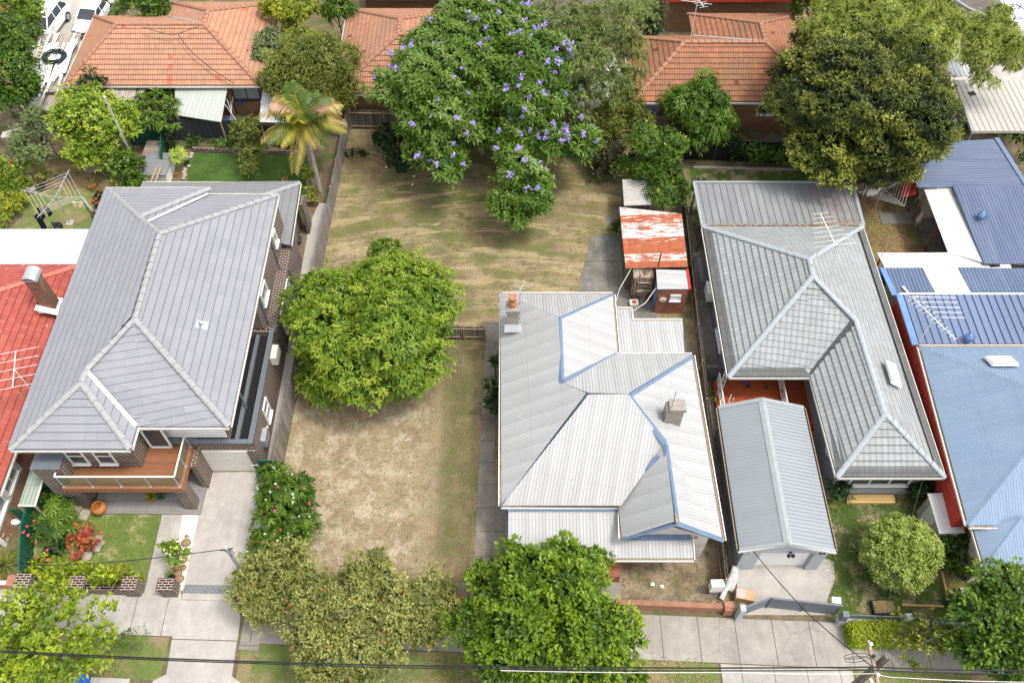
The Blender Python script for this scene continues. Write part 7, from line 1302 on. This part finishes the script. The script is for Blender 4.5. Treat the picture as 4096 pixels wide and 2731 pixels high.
for k, (x, y, mt, lab) in enumerate(((365, 185, 'red', 'pink plastic bowl on the orange porch'), (348, 205, 'blueplastic', 'blue sandals on the orange porch'), (375, 248, 'dark', 'dark shoes below the blue sandals on the porch'), (620, 262, 'dark', 'lone dark slipper in the middle of the orange porch'))):
    c = full(2880+x*400/1344, 1470+y*400/1344, .46); m = MB(); m.ell((c.x, c.y, c.z+.04), .1, .15, .04, 8); solo(m, 'footwear' if k else 'bowl', M[mt], lab, 'shoes' if k else 'bowl')
# back-yard clutter beside the grey lean-to
for x, y, z, sx, sy, sz, mt, lab in ((1975, 830, .9, .75, .6, .4, 'cream', 'cream pet carrier on the white table'), (2030, 840, .9, .35, .35, .25, 'red', 'red basket on the white table'), (2045, 870, .9, .5, .4, .12, 'blueplastic', 'blue cloth bundle on the white table'), (1985, 960, 0, .5, .5, .8, 'dark', 'dark bin beside the white table'), (1960, 1030, 0, .6, .5, .3, 'blueplastic', 'blue and white bag by the charcoal fence'), (1090, 880, 1.9, 1.3, .5, .08, 'blueplastic', 'bright blue tarp strip on the translucent lean-to')):
    c = at(0, 0, x, y, z); m = MB(); m.rbox(c, sx, sy, sz, rng.uniform(-.3, .3)); solo(m, lab.split()[1] if 0 else 'stored_item', M[mt], lab, 'clutter', bevel=.04)
t = T('table', 'white covered table heaped with things beside the grey lean-to', 'table', at(0, 0, 2010, 920)); c = at(0, 0, 2010, 890, 0); m = MB(); m.rbox((c.x, c.y, .84), 2., 1.1, .05); m.build('table_top', M['offwhite'], t)
for sx in (-.9, .9):
    for sy in (-.45, .45): m = MB(); m.rbox((c.x+sx, c.y+sy, 0), .07, .07, .84); m.build('leg', M['steel'], t)
t = T('frame_rack', 'white framed glass panes leaning below the grey lean-to', 'rack', at(0, 0, 1900, 980)); m = MB()
for k in range(4): a = at(0, 0, 1895+k*28, 870-k*30, 1.7); b = at(0, 0, 1990-k*20+20, 1035, .2); m.bar(a, b, .06, .06)
m.build('frame', M['offwhite'], t)
for x, y, w, hh, mt, lab in ((1290, 1260, 1.5, .9, 'wood', 'weathered timber compost box beside the green fence'), ): c = at(0, 0, 1325, 1330, 0); m = MB(); m.rbox(c, 1.1, 1.5, .8); solo(m, 'timber_box', planks('box_boards', (.27, .22, .19), .2, 1), lab, 'box')
c = at(0, 0, 1370, 1490, 0); t = T('shed', 'small flat grey-roofed hutch with loose boards on top at the grey roof edge', 'hutch', c); m = MB(); m.rbox(c, 1.5, 1.9, 1.0, .0); m.build('wall', M['white'], t); m = MB(); m.rbox(c+V((0, 0, 1.0)), 1.7, 2.1, .06); m.build('roof', M['lgtile2'], t)
for k in range(2): m = MB(); a = at(0, 0, 1330+k*35, 1420, 1.1+.04*k); m.bar(a, a+V((-.1, -1.6, 0)), .14, .04); solo(m, 'plank', M['wood'], 'loose board on the grey-roofed hutch', 'plank', 'boards on the hutch')
t = T('garden_bench', 'weathered driftwood seat under the lime green tree', 'seat', at(0, 0, 830, 1480)); c = at(0, 0, 830, 1470, 0); m = MB(); m.rbox((c.x, c.y, .4), 1.1, .45, .07, .1); m.build('seat', M['palebark'], t)
for s in (-.4, .4): m = MB(); m.tube([(c.x+s, c.y, 0), (c.x+s*.8, c.y, .4)], .08, 6); m.build('leg', M['palebark'], t)
m = MB(); m.rbox(at(0, 1, 215, 155), 1., .7, .35, .2); solo(m, 'stone_basin', M['rock'], 'shallow stone basin in the far-left garden', 'basin', bevel=.08); m = MB(); m.rbox(at(0, 1, 275, 220), .6, .45, .3, .1); solo(m, 'stone_block', M['rock'], 'carved stone block with a white shell beside the basin', 'block', bevel=.05)
p = at(0, 0, 885, 820, 8.5); q = at(0, 0, 1125, 1345, 0.2); m = MB(); m.tube([q, p], .07, 8, r2=.055); solo(m, 'mast_pole', M['white'], 'tall white mast leaning over the lime green tree', 'mast')
m = MB(); p = at(0, 0, 490, 1500, 0); m.tube([p, p+V((0, 0, .35))], .13, 8); solo(m, 'tree_stump', M['bark'], 'small cut stump in the bare soil', 'stump')
m = MB(); c = at(0, 3, 40, 350); m.lathe(c, [(.2, 0), (.16, .1), (.1, .35), (.18, .45), (.2, .5), (.05, .52)], 12); solo(m, 'garden_pillar', M['rock'], 'small stone pillar above the fountain grass', 'ornament'); m = MB(); c = at(0, 3, 140, 210); m.ell((c.x, c.y, .12), .25, .18, .14, 8, jit=.15); m.ell((c.x-.35, c.y+.02, .1), .12, .1, .1, 8); solo(m, 'garden_statue', M['white'], 'small white ornament beside the green gate panel', 'ornament')
t = T('water_heater', 'tall grey rolled tank leaning against the tan brick wall', 'tank', at(2, 0, 2110, 1080)); a, b = at(2, 0, 2115, 1040, .1), at(2, 0, 2165, 900, 2.0); m = MB(); m.tube([(a.x, a.y, .0), (a.x, a.y+.2, 1.9)], .3, 16); m.build('tank', M['steel'], t); m = MB(); m.tube([(a.x, a.y, .0), (a.x, a.y+.05, .3)], .31, 16); m.build('base', M['black'], t)
t = T('drawers', 'white plastic drawers beside the grey tank', 'drawers', at(2, 0, 2040, 1080)); c = at(2, 0, 2040, 1075); m = MB(); m.rbox(c, .55, .4, .65); m.build('case', M['white'], t); m = MB(); [m.rbox((c.x, c.y-.21, .08+k*.19), .5, .01, .02) for k in range(3)]; m.build('drawer_gap', M['dark'], t)
m = MB(); c = at(2, 0, 2270, 980, 0); m.rbox((c.x, c.y, 0), .8, 1.6, 1.5, .1); solo(m, 'blue_tarpaulin', plain('bright_tarp', (.01, .13, .6), .45, .5, bump=.05, sc=4), 'bright blue tarpaulin over a stack beside the fig tree', 'tarpaulin', bevel=.15)
m = MB(); c = at(3, 1, 1118, 970, 0); m.lathe(c, [(.33, 0), (.36, .7), (.38, .72), (.36, .7), (.3, .6), (.02, .55)], 18, cap=False); solo(m, 'blue_drum', M['blueplastic'], 'open blue plastic drum between the grey roof and the blue skillion', 'drum')
# ================= CLOTHES HOISTS =================
def hoist(label, base, h, arms, L, mat='steel', rings=(.45, .6, .75, .9)):
    t = T('clothes_hoist', label, 'clothes line', base); b = V(base); m = MB(); m.tube([b, b+V((0, 0, h))], .035, 8); m.build('pole', M[mat], t); tips = []
    for a in arms: e = b+V((math.cos(a)*L, math.sin(a)*L, h+.28)); tips.append(e); m = MB(); m.tube([b+V((0, 0, h-.1)), e], .025, 6); m.build('arm', M[mat], t); m = MB(); m.tube([b+V((0, 0, h-.55)), b+V((0, 0, h-.1))+(e-b-V((0, 0, h-.1)))*.45], .015, 5); m.build('strut', M[mat], t)
    m = MB(); c = b+V((0, 0, h-.1))
    for f in rings:
        for i in range(len(tips)): p, q = c+(tips[i]-c)*f, c+(tips[(i+1) % len(tips)]-c)*f; m.tube([p, (p+q)/2-V((0, 0, .03)), q], .008, 4)
    m.build('line', M['offwhite'], t); return tips
b = at(0, 1, 595, 492); m = MB(); m.rbox((b.x, b.y, 0), .45, .45, .06); solo(m, 'concrete_pad', M['conc'], 'small concrete footing of the left clothes hoist', 'footing')
b = V((b.x, b.y, .06)); hoist('steel rotary clothes hoist with washing in the far-left garden', b, 2.35, [R(a) for a in (78, 172, 262, 350)], 2.1)
def cloth(label, c, w, h, mat, rz=0):
    m = MB(); n = 5; vs = []
    for i in range(n+1):
        for j in range(n+1): x = (i/n-.5)*w*(1-.25*(j/n)*(1 if i % 2 else .6)); vs.append((c[0]+x*math.cos(rz), c[1]+x*math.sin(rz)+.05*math.sin(i*2.1+j), c[2]-h*j/n))
    m.mesh(vs, [(i*(n+1)+j, (i+1)*(n+1)+j, (i+1)*(n+1)+j+1, i*(n+1)+j+1) for i in range(n) for j in range(n)]); o = solo(m, 'laundry', mat if not isinstance(mat, str) else M[mat], label, 'laundry'); o.modifiers.new('thick', 'SOLIDIFY').thickness = .02; return o
navy = plain('navy_cloth', (.015, .018, .035), .95, .1); cloth('dark garment pegged upper left on the steel hoist', at(0, 1, 320, 360, 2.3), .3, .95, navy, 1.2); cloth('dark garment pegged in the middle of the steel hoist', at(0, 1, 385, 350, 2.3), .3, .8, navy, 1.0); cloth('long dark trousers pegged at the lower left of the hoist', at(0, 1, 305, 420, 2.4), .35, 1.3, navy, .9); cloth('grey shorts hanging at the lowest corner of the hoist', at(0, 1, 470, 482, 1.9), .7, .55, plain('grey_cloth', (.08, .085, .1), .95, .1)); cloth('yellow and white baby clothes pegged at the right of the hoist', at(0, 1, 655, 310, 2.4), .75, .5, plain('pale_yellow_cloth', (.7, .66, .4), .95, .1))
m = MB(); a, b_ = at(0, 1, 702, 285, .3), at(0, 1, 790, 400, .3); m.bar(a, b_, .16, .25); solo(m, 'garden_board', M['palegreen'], 'pale green board beside the coral-flowered shrub', 'board')
b = at(3, 1, 1062, 372); hoist('folding clothes hoist between the fig tree and the white veranda roof', b, 1.9, [R(a) for a in (20, 112, 200, 290)], 2.0, rings=(.4, .52, .64, .76, .88, 1.))
cloth('white pegged cloth on the hoist below the fig tree', at(3, 1, 1068, 200, 2.0), .9, .6, 'white', .2); cloth('grey-white cloth left of the white one below the fig tree', at(3, 1, 995, 190, 2.0), .35, .7, 'offwhite', .9)
# plastic chair, folded umbrella
c = at(3, 1, 1455, 330, .05); t = T('plastic_chair', 'cream plastic garden chair on the shaded back veranda', 'chair', c); m = MB(); m.rbox(c+V((0, 0, .42)), .48, .46, .04); m.build('seat', M['cream'], t); m = MB(); m.tube([c+V((-.24, .22, .42)), c+V((-.22, .3, .85)), c+V((0, .34, .95)), c+V((.22, .3, .85)), c+V((.24, .22, .42))], .03, 6); [m.tube([c+V((x, .24, .44)), c+V((x, .33, .9))], .02, 5) for x in (-.12, 0, .12)]; m.build('backrest', M['cream'], t)
for s in (-1, 1):
    m = MB(); m.tube([c+V((s*.26, .25, .66)), c+V((s*.27, -.22, .66)), c+V((s*.25, -.25, .42))], .025, 6); m.build('armrest', M['cream'], t)
    for y in (-.22, .22): m = MB(); m.tube([c+V((s*.22, y, .42)), c+V((s*.26, y*1.2, 0))], .028, 6); m.build('leg', M['cream'], t)
c = at(3, 1, 1410, 520, 0); t = T('garden_umbrella', 'folded pale garden umbrella at the veranda kerb', 'umbrella', c); m = MB(); m.tube([c, c+V((0, 0, 1.2))], .03, 6); m.build('pole', M['offwhite'], t); m = MB(); m.lathe(c, [(.18, .5), (.16, .8), (.06, 1.25)], 7); m.build('canopy', plain('pinkish_cloth', (.6, .45, .4), .9), t)
c = V((10.95, 36.6, 0)); t = T('folding_clothes_rack', 'wall-mounted clothes rack on the grey house side wall', 'clothes rack', (11.3, 33.8, 1.6)); m = MB(); [m.bar((11.72, y, 1.7), (10.95, y, 1.7), .04) for y in (33.0, 35.0)]; m.bar((10.95, 33, 1.7), (10.95, 35, 1.7), .04); m.build('frame', M['dark'], t); m = MB(); [m.bar((11.05+k*.12, 33, 1.71), (11.05+k*.12, 35, 1.71), .012) for k in range(6)]; m.build('line', M['steel'], t)
# ================= POLES AND WIRES =================
p = at(0, 3, 2060, 610, 0); t = T('service_pole', 'short grey steel service pole at the left driveway edge', 'pole', (-12.5, 16.3, 0)); top = at(0, 3, 1915, 420, 5.2); bx, by = top.x, top.y; m = MB(); m.tube([(bx, by, 0), (bx, by, 5.2)], .09, 10); m.lathe((bx, by, 5.2), [(.1, 0), (.08, .06), (.01, .08)], 10); m.build('pole', M['steel'], t); m = MB(); m.bar((bx-.3, by-.05, 5.0), (bx+.25, by+.05, 5.0), .05); m.tube([(bx+.1, by, 5.1), (bx+.28, by-.1, 4.8), (bx+.1, by-.1, 4.5), (bx-.15, by, 4.9)], .02, 5); m.build('insulator', M['dark'], t)
m = MB(); a = V((bx-.2, by, 5.0)); e = ov(-40, 1300, 5.4); m.tube([a+(e-a)*f-V((0, 0, .5*math.sin(math.pi*f))) for f in [i/10 for i in range(11)]], .02, 5); solo(m, 'service_wire', M['black'], 'black service wire crossing the left front garden', 'wire')
p = g3(475, 896, 0); tp = g3(675, 765, 7.6); t = T('power_pole', 'weathered timber power pole at the bottom right', 'power pole', (22.2, 11.6, 0)); cx, cy = tp.x, tp.y
m = MB(); m.tube([(cx, cy, 0), (cx, cy, 7.6)], .17, 12, r2=.13); m.build('pole', M['oldtimber'], t); m = MB(); m.bar((cx-.35, cy-1.1, 6.9), (cx-.35, cy+.8, 6.9), .12); m.build('crossarm', M['wood'], t)
for dy in (-1.0, -.55, .15, .6): m = MB(); m.lathe((cx-.35, cy+dy, 6.96), [(.04, 0), (.07, .08), (.05, .14), (.07, .18), (.02, .24)], 8); m.build('insulator', M['white' if dy in (-.55, .6) else 'dark'], t)
m = MB(); m.tube([(cx-.1, cy-.3, 5.6), (cx+.1, cy-1.2, 5.7), (cx+.15, cy-2.2, 5.8)], .06, 8); m.rbox((cx+.15, cy-2.35, 5.72), .25, .5, .1); m.build('street_light_arm', M['white'], t)
m = MB(); m.tube([(cx-.5+.5*math.cos(a)-.3, cy+.1+.02*a, 6.6+.5*math.sin(a)) for a in [k*.5 for k in range(26)]], .012, 4); m.build('cable_loop', M['black'], t)
def wire(label, pts, r, mat='black', name='power_line', sag=.15):
    m = MB(); path = []
    for a, b in zip(pts, pts[1:]): path += [a+(b-a)*f-V((0, 0, sag*math.sin(math.pi*f))) for f in [i/16 for i in range(16)]]
    solo(m.tube(path+[pts[-1]], r, 6), name, M[mat], label, 'wire')
Z = 7.0; iv = lambda x, y, z=Z: ov(x, y, z)
wire('upper thick black power line above the footpath', [iv(-60, 1490), iv(600, 1519), iv(1200, 1530), iv(2003, 1531), iv(2420, 1540)], .03); wire('lower thick black power line above the nature strip', [iv(-60, 1494), iv(600, 1523), iv(1200, 1536), iv(2003, 1538), iv(2420, 1547)], .024); wire('pale thin cable below the black power lines', [iv(1150, 1539), iv(1700, 1543), iv(2010, 1546), iv(2080, 1556), iv(2420, 1566)], .013, 'offwhite')
wire('black service wire from the power pole to the garage corner', [iv(2003, 1530, 6.9), iv(1850, 1403, 5.), V((11.15, 16.35, 2.5))], .022, sag=.1); wire('thin wire from the power pole up to the grey house eave', [iv(2025, 1510, 6.9), iv(2040, 1380, 4.8), V((20.0, 19.75, 2.95))], .01, 'dark', sag=.1); wire('thin wire from the power pole to the right over the slate fence', [iv(2030, 1512, 6.9), iv(2200, 1440, 5.5), iv(2400, 1370, 4.5)], .01, 'dark', sag=.1)
m = MB(); c = at(0, 3, 750, 1550); m.rbox(c+V((0, -.2, .3)), .5, .6, .5); solo(m, 'blue_bin', M['blueplastic'], 'blue lid of a bin at the kerb bottom left', 'bin', bevel=.08)
